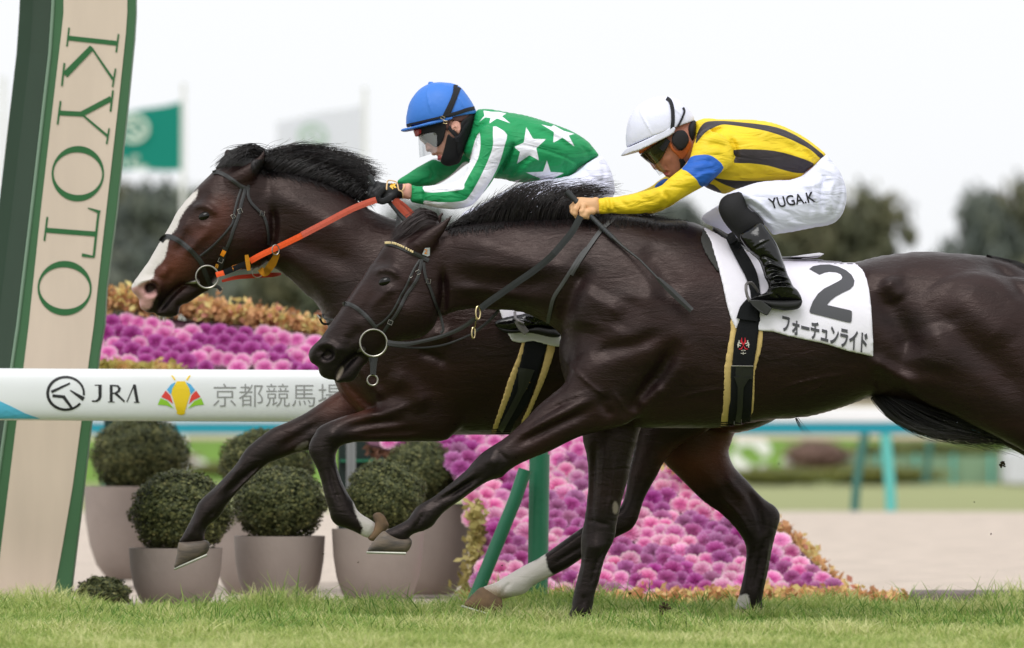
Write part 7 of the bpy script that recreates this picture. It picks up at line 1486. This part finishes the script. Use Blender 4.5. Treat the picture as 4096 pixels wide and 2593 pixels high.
band('cap_strap', bvh2, TR([(925, 150), (915, 260), (880, 370), (830, 480), (780, 580), (740, 660)]), 17, Y2, ELAST, cap2); band('cap_strap', bvh2, TR([(985, 190), (950, 270), (900, 400), (850, 520), (800, 640)]), 14, Y2, ELAST, cap2)
band('cap_strap', bvh2, TR([(180, 775), (300, 750), (450, 715), (600, 680), (720, 650), (850, 610), (1000, 565), (1100, 530), (1215, 505)]), 15, Y2, ELAST, cap2, lift=.003)
mb = MB()
for u, v, a in ((728, 655, .5), (765, 720, .1)):
    c = W(*TR([(u, v)])[0], Y2 - .118); k = (D0 + Y2) / F
    mb.tube([(c.x + (x * math.cos(a) - z * math.sin(a)) * k, c.y, c.z - (x * math.sin(a) + z * math.cos(a)) * k) for x, z in ((-8, -5), (8, -5), (8, 5), (-8, 5))], .0014, 6, closed=True)
mb.build('buckle', BRASS, cap2, smooth=True)
fsk = Fig(1570, 400, 1960, 690, Y2, .16, .004); fsk.layer(L_HEAD, 0, [(1660, 560, .52), (1720, 620, .42), (1850, 500, .68)], .01, sub=2)
patch(fsk, 'hair', TR([(780, 640), (900, 560), (1040, 520), (1210, 490), (1235, 560), (1150, 600), (1060, 690), (960, 720), (870, 690), (830, 740), (800, 860), (770, 800)]), .014, BRHAIR, rider2, depth=.01)
patch(fsk, 'goggle_frame', TR([(210, 820), (400, 780), (650, 730), (720, 700), (800, 760), (770, 860), (740, 980), (690, 1060), (620, 1090), (640, 900), (520, 880), (400, 900), (300, 940), (240, 920)]), .014, BLKFAB, rider2, depth=.01)
patch(fsk, 'goggles', TR([(360, 930), (450, 890), (540, 880), (640, 880), (640, 1085), (600, 1090), (540, 1050), (480, 1020), (440, 1060), (390, 1010)]), .012, mat('grey_lens', rgb(96, 96, 92), .1, .6, coat=1), rider2, depth=.01)
patch(fsk, 'goggle_badge', TR([(212, 846), (380, 812), (395, 890), (270, 942), (235, 910)]), .020, mat('red_badge', rgb(176, 26, 34), .3, .5), rider2, depth=.006)
patch(fsk, 'face_mask', TR([(805, 900), (850, 930), (900, 960), (960, 960), (1060, 1000), (1040, 1150), (985, 1320), (880, 1370), (790, 1375), (720, 1345), (690, 1300), (730, 1180), (770, 1040)]), .013, BLKFAB, rider2, depth=.01)
patch(fsk, 'neck_gaiter', TR([(1010, 720), (1130, 620), (1240, 570), (1230, 660), (1180, 800), (1120, 950), (1060, 1100), (1000, 1240), (960, 1200), (930, 980), (1000, 900)]), .022, BLKFAB, rider2, depth=.012)
band('chin_strap', bvh_of(*[c_ for c_ in rider2.children if c_.name.startswith(('face', 'face_mask'))]), TR([(740, 700), (800, 780), (880, 870), (940, 940), (960, 1020)]), 16, Y2, ELAST, cap2, lift=.008, default=-.085)
band('chin_strap', bvh_of(*[c_ for c_ in rider2.children if c_.name.startswith(('face', 'neck_gaiter'))]), TR([(1130, 720), (1060, 800), (1000, 900), (950, 960)]), 14, Y2, ELAST, cap2, lift=.006, default=-.085)
ge = Fig(*[int(v) for v in (1790, 470, 1860, 550)], Y2 - .088, .04, .0022)
ge.layer(TR([(850, 790), (862, 730), (900, 698), (950, 702), (990, 740), (1006, 800), (998, 860), (972, 900), (945, 880), (905, 850), (862, 840)]), 0, .55, .004, sub=2); ge.stroke(TR([(880, 790), (920, 740), (965, 770), (970, 840)]), 3, -.006); ge.stroke(TR([(900, 800), (930, 840)]), 3, -.005)
ge.mesh('ear', SKIN2, rider2, attrs={'glove': lambda V: np.full(len(V), -1.), 'lip': lambda V: np.full(len(V), -1.)})
visor(rider2, Y2, TR([(352, 930)])[0], TR([(372, 1262)])[0], TR([(640, 860)])[0], TR([(640, 1175)])[0], .072)
Pq, Fq = poly_faces([TH([(790, 290), (812, 296), (800, 320)])])
# ---- whips
WHIP = mat('whip_wrap', rgb(50, 52, 54), 0.6, 0.4)
def whip(path, label, flap=None):
    mb = MB(); pts = [W(*p[:2], p[2]) for p in path[0]]; mb.tube(pts, [p[3] for p in path[0]], 12)
    for i in range(1, 40):
        t = i / 40 * (len(pts) - 1); a = int(t); p = pts[a].lerp(pts[min(a + 1, len(pts) - 1)], t - a); r = path[0][a][3] + (path[0][min(a + 1, len(pts) - 1)][3] - path[0][a][3]) * (t - a)
        if i % 2: d = (pts[min(a + 1, len(pts) - 1)] - pts[a]).normalized() if a + 1 < len(pts) else (pts[-1] - pts[-2]).normalized(); mb.tube([p - d * .003, p + d * .003], r + .0008, 12)
    o = mb.build('whip', WHIP, None, smooth=True); tag(o, label, 'whip')
    m2 = MB(); q = [W(*p[:2], p[2]) for p in path[1]]; m2.tube(q, [p[3] for p in path[1]], 8); m2.build('shaft', LEATHER, o, smooth=True)
    if flap: m3 = MB(); strap(None, flap[0], flap[1], flap[3], free=flap[2], mb=m3, th=.012); m3.build('flap', LEATHER, o)
    return o
whip([[(2266, 766, -.10, .012), (2300, 800, -.105, .0105), (2360, 862, -.13, .009), (2420, 922, -.17, .0095), (2456, 955, -.20, .009)], [(2452, 950, -.2, .0085), (2490, 985, -.22, .006), (2560, 1040, -.27, .0045), (2636, 1118, -.32, .0045)]],
  'black whip lying down the near horse\'s shoulder below the tan glove', (TE([(960, 25), (1050, 110), (1150, 205), (1235, 285)]), [13, 27, 26, 21], [-.325, -.345], 0))
whip([[(1476, 702, Y2 - .12, .0105), (1498, 740, Y2 - .125, .010), (1560, 810, Y2 - .15, .009), (1600, 860, Y2 - .17, .0085), (1640, 905, Y2 - .18, .008)], [(1638, 903, Y2 - .18, .006), (1800, 1090, Y2 - .27, .004), (1860, 1160, Y2 - .33, .004)]],
  'black wrapped whip held in the black glove of the blue-capped rider')
